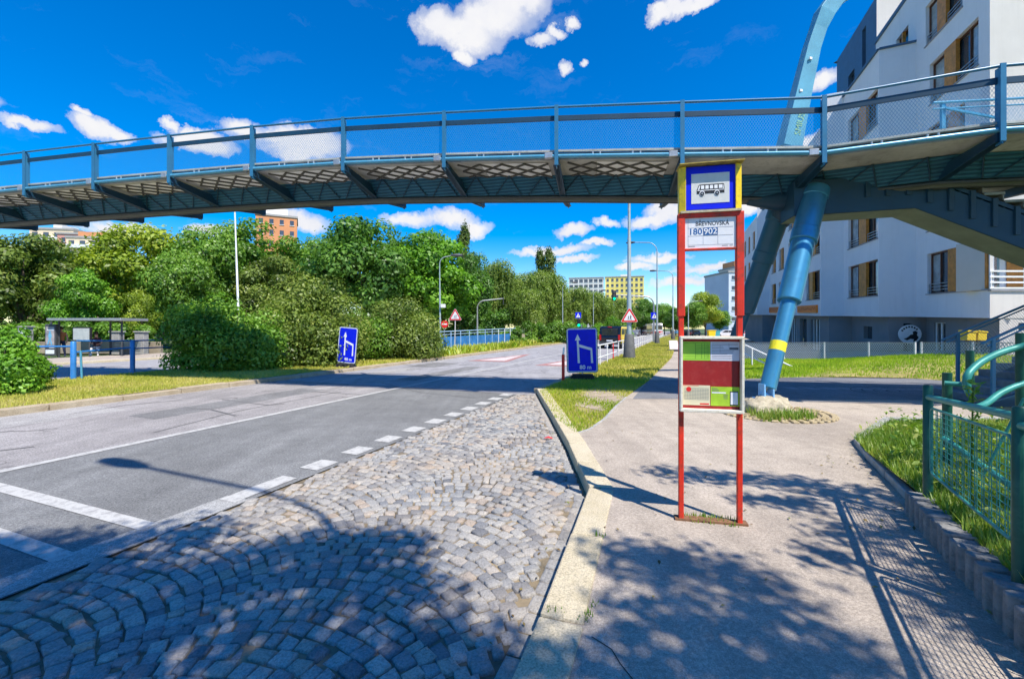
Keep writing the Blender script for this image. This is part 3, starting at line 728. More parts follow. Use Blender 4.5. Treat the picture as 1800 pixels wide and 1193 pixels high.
mb = MB(); sbox(mb, -.163, .163, .0121, .015, z0 + .068, z1 - .066); wf = mb.build('bus_field', mat('bus_field_white', (.62, .62, .60), .45, 0, .08, 12), stop)
bo = so(-.120, .0155, 2.700); fx = sx * KA; fy = UP
def pict(polys, m, name, d=.0):
    mb = MB()
    for q in polys: mb.plate(bo + sn * d, fx, fy, q, .0012)
    return mb.build(name, m, stop)
def circ(cx, cy, r, n=20): return [(cx + r * math.cos(2 * math.pi * k / n), cy + r * math.sin(2 * math.pi * k / n)) for k in range(n)]
pict([[(.004, .012), (.24, .012), (.24, .052), (.236, .085), (.228, .088), (.03, .088), (.022, .085), (.004, .045)]], M['black'], 'bus_pictogram')
wins = [[(.012, .045), (.026, .045), (.034, .079), (.026, .079)]] + [[(x, .050), (x + .028, .050), (x + .028, .079), (x, .079)] for x in (.040, .078, .116, .154)] + [[(.192, .050), (.222, .050), (.222, .079), (.192, .079)], [(.226, .045), (.234, .045), (.231, .077), (.226, .079)]]
pict(wins + [[(.008, .036), (.236, .036), (.236, .041), (.008, .041)], circ(.050, .014, .023), circ(.178, .014, .023)], M['white_sign'], 'bus_pictogram_window', .0015)
for cx_ in (.050, .178): pict([circ(cx_, .012, .018)], M['black'], 'bus_pictogram_wheel', .003); pict([circ(cx_, .012, .007)], M['steel'], 'bus_pictogram_hub', .0045)
# name panel
KA = 1.0
mb = MB()
for a0, a1, q0, q1 in ((-h - .029, h + .029, 2.515, 2.553), (-h + .03, h - .03, 2.245, 2.262)): sbox(mb, a0, a1, -.022, .026, q0, q1)
mb.build('name_frame', M['red'], stop, .003, 1)
mb = MB(); sbox(mb, -h + .0295, h - .0295, -.012, .012, 2.262, 2.515); npn = mb.build('name_panel', mat('name_panel_white', (.74, .74, .77), .4, 0, .05, 6), stop)
lines = MB()
for a0, a1, q0, q1 in ((-.17, .175, 2.432, 2.434), (-.17, .175, 2.365, 2.367), (-.055, -.053, 2.292, 2.432), (.058, .060, 2.292, 2.432), (-.17, .175, 2.290, 2.2915), (-.172, -.170, 2.27, 2.51)): sbox(lines, a0, a1, .0122, .0132, q0, q1)
lines.build('grid_line', mat('grid_grey', (.32, .32, .36), .5), stop)
tb = so(.015, .0125, 2.449)
M['ink'] = mat('sign_ink', (.02, .022, .03), .5); M['ink_blue'] = mat('line_number_blue', (.012, .10, .30), .5)
text('stop_name', 'BŘEVNOVSKÁ', tb, sx, UP, .050, M['ink'], stop, 'CENTER', .0008, .0004, .82)
text('line_number', '180', so(-.115, .0125, 2.378), sx, UP, .072, M['ink_blue'], stop, 'CENTER', .0008, .0010)
mb = MB(); sbox(mb, -.052, .056, .0123, .0138, 2.369, 2.431); mb.build('night_line_field', M['ink_blue'], stop)
text('night_line_number', '902', so(.002, .0142, 2.378), sx, UP, .070, M['white_sign'], stop, 'CENTER', .0008, .0006)
mb = MB()
for a0, a1 in ((-.168, -.118), (.09, .135), (.148, .172)): sbox(mb, a0, a1, .0123, .0128, 2.277, 2.281)
mb.build('small_print', M['ink'], stop)
# timetable case
KA = .905
zc0, zc1 = .915, 1.535; CW = .268
case = MB(); sbox(case, -CW + .02, CW - .02, -.01, .02, zc0 + .015, zc1 - .015)
cs = case.build('timetable_back', mat('timetable_red', (.30, .012, .012), .45, 0, .2, 4, dirt=(.42, .07, .06), dirt_amt=.5), stop)
mb = MB()
sbox(mb, -CW, CW, -.02, .075, zc1 - .022, zc1); sbox(mb, -CW, CW, -.02, .075, zc0, zc0 + .024)
for s in (-1, 1): mb.frame(C0, sx, -sn, UP, (s * (CW - .011) * KA - .010, -.0748, zc0 + .024), (s * (CW - .011) * KA + .010, .0198, zc1 - .022))
mb.build('timetable_frame', M['cream'], stop, .003, 1)
def paper(name, a0, a1, q0, q1, m):
    mb = MB(); sbox(mb, a0, a1, .0202, .0218, q0, q1); return mb.build(name, m, stop)
paper('timetable_sheet', -.236, -.002, 1.335, 1.490, mat('lime_paper', (.34, .62, .05), .6, 0, .08, 3))
paper('timetable_sheet', .001, .243, 1.335, 1.490, mat('white_paper', (.62, .61, .68), .6, 0, .06, 3))
paper('timetable_sheet', -.236, -.003, .965, 1.130, mat('cream_paper', (.70, .63, .42), .6, 0, .08, 3))
paper('timetable_sheet', .003, .243, .965, 1.122, mat('green_paper', (.36, .56, .03), .6, 0, .25, 5))
ln = MB()
r3 = random.Random(2)
for x in (-.13, -.075, -.05, -.03, -.015): sbox(ln, x, x + .003, .0218, .0226, 1.35, 1.478)
for z in [1.478, 1.368, 1.348] + [1.46 - .011 * k for k in range(8)]: sbox(ln, -.225 if z > 1.47 or z < 1.37 else -.128, -.01, .0218, .0224, z, z + .0018)
ln.build('timetable_line', mat('line_green', (.08, .22, .02), .6), stop)
ln = MB()
for k in range(11): z = 1.475 - k * .0125; sbox(ln, .012, r3.uniform(.10, .235), .0218, .0226, z, z + .003)
for q in ((.08, .0818, 1.40, 1.46), (.155, .157, 1.43, 1.478), (.16, .235, 1.425, 1.445)): sbox(ln, q[0], q[1], .0218, .0224, q[2], q[3])
M['line_grey'] = mat('line_grey', (.12, .12, .15), .6); ln.build('timetable_line', M['line_grey'], stop); ln = MB()
for k in range(9): z = 1.012 + k * .0115; sbox(ln, -.225, -.014, .0218, .0224, z, z + .002)
for k in range(16): x = -.225 + k * .014; sbox(ln, x, x + .0012, .0218, .0224, 1.012, 1.105)
ln.build('timetable_line', M['line_grey'], stop); ln = MB()
for k in range(4): sbox(ln, .012, .012 + r3.uniform(.04, .09), .0218, .0224, 1.105 - k * .012, 1.109 - k * .012)
for k in range(4): sbox(ln, .11, .145, .0218, .0224, 1.055 - k * .01, 1.058 - k * .01)
ln.build('timetable_line', M['line_grey'], stop)
mb = MB(); mb.plate(so(-.185, .0222, 1.096), sx, UP, circ(0, 0, .02), .0008); sbox(mb, -.235, -.1, .0218, .0222, 1.124, 1.1275); sbox(mb, -.09, -.012, .0218, .0224, .972, .983); mb.build('timetable_badge', M['sign_red'], stop)
mb = MB(); sbox(mb, .165, .232, .022, .0245, .972, 1.088); mb.build('phone_picture', M['black'], stop)
mb = MB(); sbox(mb, .169, .228, .0246, .0252, .980, 1.080); sbox(mb, .012, .13, .0222, .0228, 1.068, 1.078); mb.build('phone_screen', M['white_sign'], stop)
mb = MB(); sbox(mb, CW, CW + .012, .02, .06, 1.45, 1.48); sbox(mb, CW, CW + .012, .02, .06, 1.18, 1.21); sbox(mb, CW, CW + .012, .02, .06, .98, 1.01); mb.build('hinge', M['steel'], stop)
KA = 1.0
# ------------------------------------------------------------------ lane signs on rubber feet
def lane_sign(name_label, o, ang, w, hgt, lean, lift):
    th = thing('lane_sign', name_label, 'road sign', tuple(o))
    x = V((math.cos(ang), math.sin(ang), 0)); n = V((math.sin(ang), -math.cos(ang), 0)); y = (UP + x * math.tan(lean)).normalized(); xx = (x - UP * math.tan(lean)).normalized()
    b = o + UP * lift - xx * 0
    def rr_(w, h, r, n=5):
        pts = []
        for cx, cy, a0 in ((w / 2 - r, h - r, 0), (-w / 2 + r, h - r, 90), (-w / 2 + r, r, 180), (w / 2 - r, r, 270)):
            for k in range(n + 1): q = math.radians(a0 + 90 * k / n); pts.append((cx + r * math.cos(q), cy + r * math.sin(q)))
        return pts
    mb = MB(); mb.plate(b - n * -.0 , xx, y, rr_(w, hgt, .09), -.03); mb.build('sign_rim', mat('dark_rim', (.03, .035, .05), .5), th)
    # faces towards the camera lie at n*>0
    mb = MB(); mb.plate(b + n * .0015 + y * .012, xx, y, rr_(w - .03, hgt - .025, .085), .002); mb.build('sign_border', mat('sign_border_white', (.62, .66, .72), .45, 0, .1, 6, dirt=(.1, .2, .3), dirt_amt=.7), th)
    mb = MB(); mb.plate(b + n * .0045 + y * .055, xx, y, rr_(w - .11, hgt - .11, .05), .002); mb.build('sign_face', M['sign_blue'], th)
    k = w; ar = MB(); q = b + n * .0075 + y * 0
    H = hgt
    def pl(poly): ar.plate(q, xx, y, [(a * w, c * H) for a, c in poly], .002)
    pl([(-.145, .215), (-.075, .215), (-.105, .72), (-.165, .72)]); pl([(-.225, .72), (-.135, .86), (-.045, .72)])
    pl([(-.105, .575), (-.105, .635), (.32, .545), (.27, .495)]); pl([(.27, .495), (.32, .545), (.345, .215), (.275, .215)])
    ar.build('lane_arrow', M['white_sign'], th)
    text('distance', '80 m', q + xx * .10 * w + y * .08 * H, xx, y, .185 * w / 1.0, M['white_sign'], th, 'CENTER', .001, .004)
    mb = MB(); mb.beam(o + n * -.05 + UP * .02, o + n * -.05 + y * (hgt + lift + .1), .04, .04); mb.build('support_post', M['steel'], th)
    mb = MB()
    for s in range(3): mb.frame(o + UP * (.01 + .05 * s), x, n, UP, (-.38 + .03 * s, -.2 + .02 * s, 0), (.38 - .03 * s, .2 - .02 * s, .048))
    for s in (-.2, 0, .2): mb.frame(o + UP * .11, x, n, UP, (s - .06, .16, 0), (s + .06, .205, .05))
    mb.build('rubber_foot', M['rubber'], th, .012, 2)
    return th
oR = G(1024, 666, 0); lane_sign('blue lane merge sign beside the kerb on the right verge, 80 m', oR, math.radians(-6), .98, 1.42, math.radians(-1.2), .20)
oL = G(608, 645, 0); lane_sign('blue lane merge sign leaning in front of the hedge on the median', oL, math.radians(-10), .86, 1.50, math.radians(5), .16)
# red and white marker post
mk = thing('marker_post', 'slim red and white marker post left of the near blue sign', 'marker post', tuple(G(990, 669)))
o = G(990, 669); mb = MB(); mb.beam(o, o + UP * .80 , .09, .05); mb.build('post', M['sign_red'], mk, .008, 1)
mb = MB(); mb.beam(o + UP * .80, o + UP * 1.02 + V((0.02, 0, 0)), .09, .05); mb.build('white_tip', M['white'], mk, .008, 1)
# ------------------------------------------------------------------ triangular warning signs
def tri_pts(s, r=.06, n=4):
    R_ = s / math.sqrt(3); c = [(R_ * math.sin(a), R_ * math.cos(a)) for a in (0, 2 * math.pi / 3, 4 * math.pi / 3)]
    out = []
    for i, p in enumerate(c):
        d = math.hypot(*p); q = (p[0] * (1 - 2 * r / d), p[1] * (1 - 2 * r / d)); a0 = math.atan2(p[1], p[0])
        for k in range(n + 1):
            a = a0 + (1 - 2 * k / n) * math.radians(60); out.append((q[0] + r * math.cos(a), q[1] + r * math.sin(a)))
    return out
def person_shape(cx, cy, h, flip=1):
    s = h
    return [circ(cx, cy + .43 * s, .075 * s, 10), [(cx - .09 * s, cy + .34 * s), (cx + .09 * s, cy + .34 * s), (cx + .13 * s * flip + .0, cy + .06 * s), (cx + .05 * s, cy - .02 * s), (cx + .17 * s * flip, cy - .5 * s), (cx + .07 * s * flip, cy - .5 * s), (cx - .0 * s, cy - .1 * s), (cx - .13 * s * flip, cy - .5 * s), (cx - .21 * s * flip, cy - .5 * s), (cx - .08 * s, cy - .02 * s), (cx - .12 * s, cy + .08 * s)]]
def warn_tri(th, c, x, n, s):
    mb = MB(); mb.plate(c, x, UP, tri_pts(s), -.02); mb.build('sign_back', M['steel'], th)
    mb = MB(); mb.plate(c + n * .001, x, UP, tri_pts(s), .002); mb.build('sign_edge', M['white_sign'], th)
    mb = MB(); mb.plate(c + n * .004, x, UP, tri_pts(s * .955, .055), .002); mb.build('sign_border', M['sign_red'], th)
    mb = MB(); mb.plate(c + n * .007, x, UP, tri_pts(s * .66, .03), .002); mb.build('sign_face', M['white_sign'], th)
    mb = MB()
    for q in person_shape(-.055, -.035, .20, 1) + person_shape(.065, -.02, .26, 1): mb.plate(c + n * .010, x, UP, q, .002)
    mb.build('walking_children', M['ink'], th)
xw = V((math.cos(-.2), math.sin(-.2), 0)); nw = V((xw.y, -xw.x, 0))
o = G(799, 617.5); wl = thing('warning_sign', 'red triangular children sign on its own pole on the median', 'road sign', tuple(o))
c = o + UP * ((617.5 - 556.5) / F * o.y + .0); warn_tri(wl, c + nw * .05 + V((.06, 0, .03)), xw, nw, .98)
mb = MB(); mb.tube([o - UP * .1, c + UP * .2 + V((.06, 0, 0))], .035, 10); mb.build('pole', mat('white_grey_pole', (.60, .58, .55), .5, .1), wl)
# ------------------------------------------------------------------ white apartment building on the right
TH = 550.0                                        # the building's own level line; its storeys rise with the slope of the street
SL = (HOR - TH) / F
def ze(e, Y): return EYE + e + SL * Y
def render_mat(name, a, b, sc=.6):
    m, nt, ns, ls = new_mat(name); co = N(nt, 'ShaderNodeTexCoord').outputs['Object']
    c = ramp(nt, noise(nt, co, sc, 6, .65), [(.3, a), (.7, b)]).outputs[0]
    mp = N(nt, 'ShaderNodeMapping'); mp.inputs['Scale'].default_value = (3., 3., .25); ls.new(co, mp.inputs[0])
    st = noise(nt, mp.outputs[0], 1.2, 5, .7)
    c = mixc(nt, ramp(nt, st, [(.52, 0.), (.75, .22)]).outputs[0], c, [k * .72 for k in a])
    finish(nt, c, .85, 0, noise(nt, co, 60., 3, .7), .004, .25); return m
M['render_white'] = render_mat('white_render', (.72, .73, .75), (.80, .80, .81))
M['render_cream'] = render_mat('cream_render', (.56, .53, .48), (.63, .60, .55))
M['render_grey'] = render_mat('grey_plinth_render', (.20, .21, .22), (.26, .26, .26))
M['pent_blue'] = mat('blue_penthouse_cladding', (.055, .12, .20), .5, .1, .15, 1.2)
M['dark_void'] = mat('dark_interior', (.012, .013, .015), .8)
wb = thing('apartment_building', 'white rendered apartment building with saw tooth facade and orange wooden window shutters', 'building', (18, 22, 0))
def ray_hit(px, a, d):           # point where the photo column px meets the plan line a + d*t
    k = (px - CX) / F
    t = (k * a[1] - a[0]) / (d[0] - k * d[1]); return (a[0] + d[0] * t, a[1] + d[1] * t)
D1 = (.392, 1.0); D2 = (-2.04, 1.0)
A1 = (19.3, 24.0)
c1545 = ray_hit(1545, A1, D1); c1483 = ray_hit(1483, A1, D1)
c1610 = ray_hit(1610, c1545, D2); c1740 = ray_hit(1740, c1610, D1)
c1443 = ray_hit(1443, c1483, D2); c1353 = ray_hit(1353, c1443, D1); c1331 = ray_hit(1331, c1353, D2)
c_far = (c1331[0] + D1[0] * 12, c1331[1] + 12)
c_right = (c1740[0] + 14, c1740[1] + .5)
def facet(p0, p1, e0, e1, ops, m, name='wall', depth=.22, bot_world=None):
    """wall from plan point p0 to p1 (outside on the left of p0->p1), openings (s0,s1,e0,e1)"""
    a = V((p0[0], p0[1], 0)); b = V((p1[0], p1[1], 0)); L = (b - a).length; d = (b - a) / L; n = V((-d.y, d.x, 0))
    if n.dot(V((0, 0, 0)) - a) < 0: n = -n
    def pt(s, e, q=0.):
        p = a + d * s - n * q; base = a + d * s
        return V((p.x, p.y, ze(e, base.y)))
    ss = sorted({0., L} | {q for o in ops for q in o[:2]}); es = sorted({e0, e1} | {q for o in ops for q in o[2:4]})
    mb = MB()
    for s0, s1 in zip(ss[:-1], ss[1:]):
        for f0, f1 in zip(es[:-1], es[1:]):
            if any(o[0] - 1e-6 <= s0 and s1 <= o[1] + 1e-6 and o[2] - 1e-6 <= f0 and f1 <= o[3] + 1e-6 for o in ops): continue
            mb.sheet([pt(s0, f0), pt(s1, f0), pt(s1, f1), pt(s0, f1)])
    for o in ops:
        s0, s1, f0, f1 = o[:4]; D = o[4] if len(o) > 4 else depth
        c = [(s0, f0), (s1, f0), (s1, f1), (s0, f1)]
        for (x0, y0), (x1, y1) in zip(c, c[1:] + c[:1]): mb.sheet([pt(x0, y0), pt(x1, y1), pt(x1, y1, D), pt(x0, y0, D)])
    mb.sheet([pt(0, e1), pt(L, e1), pt(L, e1, .3), pt(0, e1, .3)])
    mb.build(name, m, wb); return pt, L, d, n
def s_at(px, p0, p1):
    d = (p1[0] - p0[0], p1[1] - p0[1]); h = ray_hit(px, p0, d); return math.hypot(h[0] - p0[0], h[1] - p0[1])
def window(pt, s0, s1, e0, e1, D=.2, shut=(.42, .62), rail=True, bay=True, curtain=False):
    w = s1 - s0; fr = MB()
    def bx(mb, a0, a1, q0, q1, d0, d1):
        c = [pt(a, e, d) for d in (d1, d0) for e in (q0, q1) for a in (a0, a1)]
        mb.add([c[0], c[1], c[3], c[2], c[4], c[5], c[7], c[6]], [(0, 3, 2, 1), (4, 5, 6, 7), (0, 1, 5, 4), (1, 2, 6, 5), (2, 3, 7, 6), (3, 0, 4, 7)])
    t = .06
    for a0, a1, q0, q1 in ((s0, s0 + t, e0, e1), (s1 - t, s1, e0, e1), (s0 + t, s1 - t, e0, e0 + t), (s0 + t, s1 - t, e1 - t, e1), (s0 + w * .22, s0 + w * .22 + .05, e0 + t, e1 - t), (s0 + w * .72, s0 + w * .72 + .05, e0 + t, e1 - t)): bx(fr, a0, a1, q0, q1, D - .06, D + .02)
    wf = fr.build('window', M['brown'], wb)
    g = MB(); g.sheet([pt(s0 + .01, e0 + .01, D + .005), pt(s1 - .01, e0 + .01, D + .005), pt(s1 - .01, e1 - .01, D + .005), pt(s0 + .01, e1 - .01, D + .005)]); g.build('pane', M['glass'], wf)
    g = MB(); g.sheet([pt(s0 + t, e0 + .1, D - .002), pt(s0 + w * .2, e0 + .1, D - .002), pt(s0 + w * .2, e1 - .1, D - .002), pt(s0 + t, e1 - .1, D - .002)]); g.build('curtained_pane', M['glass_curtain'], wf); g = MB(); g.sheet([pt(s0 + w * .78, e0 + .1, D - .002), pt(s1 - t, e0 + .1, D - .002), pt(s1 - t, e1 - .1, D - .002), pt(s0 + w * .78, e1 - .1, D - .002)]); g.build('curtained_pane', M['glass_curtain'], wf)
    if shut:
        sh = MB(); bx(sh, s0 + w * shut[0], s0 + w * shut[1], e0 + .02, e1 - .005, .0, D - .065); sh.build('shutter', M['wood'], wf)
    sl = MB(); bx(sl, s0 - .05, s1 + .05, e0 - .05, e0 - .004, -.05, D - .07); sl.build('sill', mat_sill, wf)
    if rail:
        for (a0, a1) in ((s0 + .03, s0 + w * shut[0] - .02), (s0 + w * shut[1] + .02, s1 - .03)):
            if a1 - a0 < .1: continue
            rl = MB()
            for q in (.14, .28, .42): bx(rl, a0, a1, e0 + q, e0 + q + .028, .045, .075)
            for a in (a0, a1 - .025): bx(rl, a, a + .025, e0, e0 + .44, .05, .07)
            rl.build('window_rail', M['steel'], wf)
mat_sill = mat('sill_grey', (.30, .30, .32), .6)
PIT = 2.9; SIL = .894; HEAD = 2.74
def wins_at(p0, p1, spans, floors, extra=()):
    out = []
    for (pa, pb) in spans:
        a, b = sorted((s_at(pa, p0, p1), s_at(pb, p0, p1)))
        for k in floors: out.append((a, b, SIL + PIT * k, HEAD + PIT * k))
    return out + list(extra)
OB = -.19                                        # underside of the overhanging storeys
# far facade (-1), then the teeth
w_m1 = wins_at(c1443, c1353, [(1441, 1417), (1400, 1386), (1378, 1369), (1364, 1356.5)], (0, 1, 2))
pt, L, d, n = facet(c1443, c1353, OB, 11.6, w_m1, M['render_white'])
for k, o in enumerate(w_m1): window(pt, *o, shut=(.30, .55) if k % 3 else (.5, .75))
ptm1 = pt
facet(c1353, c1331, OB, 11.0, [], M['render_white'])
w_m2 = [(1.5 + 3.4 * k, 3.1 + 3.4 * k, SIL + PIT * f, HEAD + PIT * f) for k in range(3) for f in (0, 1, 2)]
pt, L, d, n = facet(c1331, c_far, OB, 9.8, w_m2, M['render_white'])
for o in w_m2: window(pt, *o)
facet(c1483, c1443, OB, 13.6, [], M['render_white'])
w1 = wins_at(c1545, c1483, [(1543, 1491)], (0, 1, 2, 3))
pt, L, d, n = facet(c1545, c1483, OB, 13.25, w1, M['render_white'])
for o in w1: window(pt, *o, shut=(.36, .60))
facet(c1610, c1545, OB, 13.25, [], M['render_white'])
w3 = wins_at(c1740, c1610, [(1696, 1630)], (0, 1, 2)) + wins_at(c1740, c1610, [(1720, 1634)], (3,)) + wins_at(c1740, c1610, [(1692, 1627)], (4,))
s_c = s_at(1738.5, c1740, c1610); s_d = s_at(1711, c1740, c1610)
w3c = (.06, s_d, SIL, HEAD)
facet_ops = w3 + [w3c]
pt, L, d, n = facet(c1740, c1610, OB, 16.06, facet_ops, M['render_white'])
for k, o in enumerate(w3): window(pt, *o, shut=(.12, .42) if k < 3 else (.42, .66))
window(pt, *w3c, shut=(.08, .38))
# recessed wall above the terrace, soffit, penthouses
cb = (c1610[0] + .41 * 4.6, c1610[1] + 4.6)
pt, L, d, n = facet(c1610, cb, 13.25, 16.06, [(.8, 2.2, 13.25, 14.6)], M['render_white'])
window(pt, .8, 2.2, 13.25, 14.6, shut=(.45, .55), rail=False)
mb = MB()
for p0, p1, e in ((c1740, cb, 16.06), (c1610, c1545, 13.25), (c1545, c1483, 13.25)):
    a = V((p0[0], p0[1], ze(e, p0[1]) + .02)); b = V((p1[0], p1[1], ze(e, p1[1]) + .02)); dd = (b - a).normalized(); nn = V((-dd.y, dd.x, 0))
    if nn.dot(-a) < 0: nn = -nn
    mb.beam(a + nn * .02, b + nn * .02, .14, .09 if e < 16 else .22)
mb.build('parapet_coping', M['pent_blue'], wb)
pa = ray_hit(1471, (24.6, 33.0), D1); pb = ray_hit(1541, (24.6, 33.0), D1)
lp = math.hypot(pa[0] - pb[0], pa[1] - pb[1])
def pw(px): return s_at(px, pb, pa)
ops = [(pw(1522), pw(1515.5), 15.9, 18.3), (pw(1502), pw(1491), 15.6, 16.6), (pw(1502), pw(1491.5), 13.2, 14.2)]
ops = [(min(o[0], o[1]), max(o[0], o[1]), o[2], o[3]) for o in ops]
pt, L, d, n = facet(pb, pa, 10, 19.05, ops, M['pent_blue'], 'penthouse_wall')
for o in ops:
    g = MB(); g.sheet([pt(o[0], o[2], .2), pt(o[1], o[2], .2), pt(o[1], o[3], .2), pt(o[0], o[3], .2)]); g.build('pane', M['glass'], wb)
facet((pb[0], pb[1]), (pb[0] + 9, pb[1] + .3), 12, 24, [], M['render_cream'], 'penthouse_wall')
facet(pa, (pa[0] + 9, pa[1] + 2), 10, 19.05, [], M['pent_blue'], 'penthouse_wall')
# sunlit end wall with the loggia
ops = [(.12, 5.2, SIL, HEAD + .05, 1.3)]
pt, L, d, n = facet(c1740, c_right, OB, 16.06, ops, M['render_cream'])
lg = MB(); lg.sheet([pt(.12, SIL, 1.3), pt(5.2, SIL, 1.3), pt(5.2, HEAD, 1.3), pt(.12, HEAD, 1.3)]); lg.build('loggia_wall', M['render_white'], wb)
w = MB()
for a, b, mm in ((.5, 1.1, 'wood'), (1.15, 1.9, 'glass'), (2.2, 2.9, 'wood')):
    w = MB(); w.add([pt(a, SIL, 1.27), pt(b, SIL, 1.27), pt(b, HEAD - .1, 1.27), pt(a, HEAD - .1, 1.27)], [(0, 1, 2, 3)]); w.build('loggia_door', M[mm], wb)
w = MB()
for e in (.03, .24, .45, .66): w.beam(pt(-.05, SIL + e, -.03), pt(5.2, SIL + e, -.03), .045, .06)
for s in (.0, 1.3, 2.6, 3.9, 5.2): w.beam(pt(s, SIL, -.03), pt(s, SIL + .66, -.03), .03, .03)
for e in (.24, .45, .66): 
    q0 = facet_pt = V((c1740[0], c1740[1], 0))
w.build('loggia_rail', M['white'], wb)
mb = MB(); mb.beam(pt(-.02, SIL - .05, .0), pt(13.5, SIL - .05, .0), .12, .06); mb.build('loggia_coping', mat_sill, wb)
# undersides, ground floor walls
poly = [c_right, c1740, c1610, c1545, c1483, c1443, c1353, c1331, c_far, (c_far[0] + 14, c_far[1])]
mb = MB(); cen = V((28, 27, 0))
mb.sheet([V((p[0], p[1], ze(OB, p[1]))) for p in poly] + [V((c_right[0], c_right[1] + 10, ze(OB, c_right[1] + 10)))])
mb.build('soffit', M['render_white'], wb)
def inset(p, k=.55): return (p[0] + k * .95, p[1] + k * .05)
def low(p0, p1, ops, m, name='ground_floor_wall'):
    return facet(p0, p1, -3.2, OB, ops, m, name)
g = {k: inset(v) for k, v in dict(r=c1740, a=c1610, b=c1545, c=c1483, d=c1443, e=c1353, f=c1331).items()}
fr_ = (c_far[0] + .55, c_far[1])
o1 = [(s_at(1662, g['r'], g['a']), s_at(1642, g['r'], g['a']), -2.4, -.45)]
o1 = [(min(o[0], o[1]), max(o[0], o[1]), o[2], o[3]) for o in o1]
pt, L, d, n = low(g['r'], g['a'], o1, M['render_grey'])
def panel(pt, o, m, name, D=.2):
    q = MB(); q.sheet([pt(o[0], o[2], D), pt(o[1], o[2], D), pt(o[1], o[3], D), pt(o[0], o[3], D)]); return q.build(name, m, wb)
panel(pt, o1[0], M['glass'], 'door')
q = MB()
for s in (o1[0][0], o1[0][1], (o1[0][0] + o1[0][1]) / 2): q.beam(pt(s, -2.4, .1), pt(s, -.45, .1), .07, .07)
q.beam(pt(o1[0][0], -.45, .1), pt(o1[0][1], -.45, .1), .07, .07); q.build('door_frame', M['white'], wb)
L2 = math.hypot(g['b'][0] - g['a'][0], g['b'][1] - g['a'][1])
od = [(.15, .85, -2.6, -.42), (.95, L2 - .02, -2.9, OB - .02)]
sA = s_at(1588, g['a'], g['b']); sB = s_at(1602, g['a'], g['b']); sC = s_at(1562, g['a'], g['b'])
od = [(max(.02, min(sA, sB)), max(sA, sB), -2.8, -.52), (sC, L2 - .02, -2.9, OB - .06)]
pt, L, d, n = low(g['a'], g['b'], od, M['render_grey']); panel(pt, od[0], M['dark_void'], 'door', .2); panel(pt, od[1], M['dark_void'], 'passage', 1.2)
pt2 = pt; sE = (sA + sB) / 2
ow = [(min(s_at(1533, g['b'], g['c']), s_at(1518, g['b'], g['c'])), max(s_at(1533, g['b'], g['c']), s_at(1518, g['b'], g['c'])), -1.45, -.75)]
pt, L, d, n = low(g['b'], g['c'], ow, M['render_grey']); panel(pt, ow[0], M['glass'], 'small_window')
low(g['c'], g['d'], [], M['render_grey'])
oo = []
for pa_, pb_ in ((1441, 1425), (1418, 1406), (1400, 1388), (1380, 1372), (1366, 1360)):
    a, b = sorted((s_at(pa_, g['d'], g['e']), s_at(pb_, g['d'], g['e']))); oo.append((a, b, -2.6, -.45))
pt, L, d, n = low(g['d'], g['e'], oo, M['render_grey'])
for k, o in enumerate(oo):
    panel(pt, o, M['glass'], 'shop_window', .25)
    if k % 2 == 0:
        q = MB(); w_ = o[1] - o[0]
        for f in (.0, .33, .66, 1.): q.beam(pt(o[0] + w_ * f, o[2], .2), pt(o[0] + w_ * f, o[3], .2), .07, .07)
        q.build('shop_window_frame', M['white'], wb)
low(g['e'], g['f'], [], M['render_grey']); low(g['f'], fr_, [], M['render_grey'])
low(inset(c1740, .4), (c_right[0], c_right[1] + .4), [], M['render_cream'])
# orange shop boards
for pa_, pb_, e0, e1 in ((1438, 1404, .02, .52), (1372, 1353.8, .02, .55)):
    a, b = sorted((s_at(pa_, c1443, c1353), s_at(pb_, c1443, c1353))); q = MB()
    vs = [ptm1(s, e, dd) for dd in (-.10, -.003) for (s, e) in ((a, e0), (b, e0), (b, e1), (a, e1))]
    q.add(vs, [(0, 1, 2, 3), (7, 6, 5, 4), (0, 4, 5, 1), (1, 5, 6, 2), (2, 6, 7, 3), (3, 7, 4, 0)])
    sb = q.build('shop_board', mat('orange_board', (1., .22, .01), .5, 0, .12, 4), wb)
    q = MB(); r4 = random.Random(int(pa_)); s = a + .15
    while s < b - .2:          # unreadable dark red letters on the board
        w_ = r4.uniform(.12, .22); vs = [ptm1(x, e, -.105) for (x, e) in ((s, e0 + .12), (s + .05, e0 + .12), (s + .05, e1 - .1), (s, e1 - .1))]; q.sheet(vs)
        f_ = e0 + .12 + r4.random() * (e1 - e0 - .3); q.sheet([ptm1(x, e, -.105) for (x, e) in ((s + .05, f_), (s + w_, f_), (s + w_, f_ + .07), (s + .05, f_ + .07))]); s += w_ + .09
    q.build('board_letters', mat('board_letter_red', (.55, .06, .01), .6), sb)
# roof slabs and core keep the block solid
mb = MB()
for pl, e in (([c_right, c1740, cb, (cb[0] + 12, cb[1])], 16.0), ([cb, c1610, c1545, c1483, c1443, (c1443[0] + 12, c1443[1] + 1)], 13.2), ([c1443, c1353, (c1353[0] + 12, c1353[1]), (c1443[0] + 12, c1443[1])], 11.55), ([c1331, c_far, (c_far[0] + 12, c_far[1]), (c1331[0] + 12, c1331[1])], 9.7)):
    mb.sheet([V((p[0], p[1], ze(e, p[1]))) for p in pl])
mb.build('roof', M['grey_dark'], wb)
mb = MB()
back = [(c_right[0], c_right[1] + 1), (c_right[0], c_right[1] + 12), (c_far[0] + 13, c_far[1]), (c_far[0] + .5, c_far[1] + .02)]
for p, q in zip(back[:-1], back[1:]): mb.sheet([V((p[0], p[1], ze(-3.2, p[1]))), V((q[0], q[1], ze(-3.2, q[1]))), V((q[0], q[1], ze(9.7, q[1]))), V((p[0], p[1], ze(9.7, p[1])))])
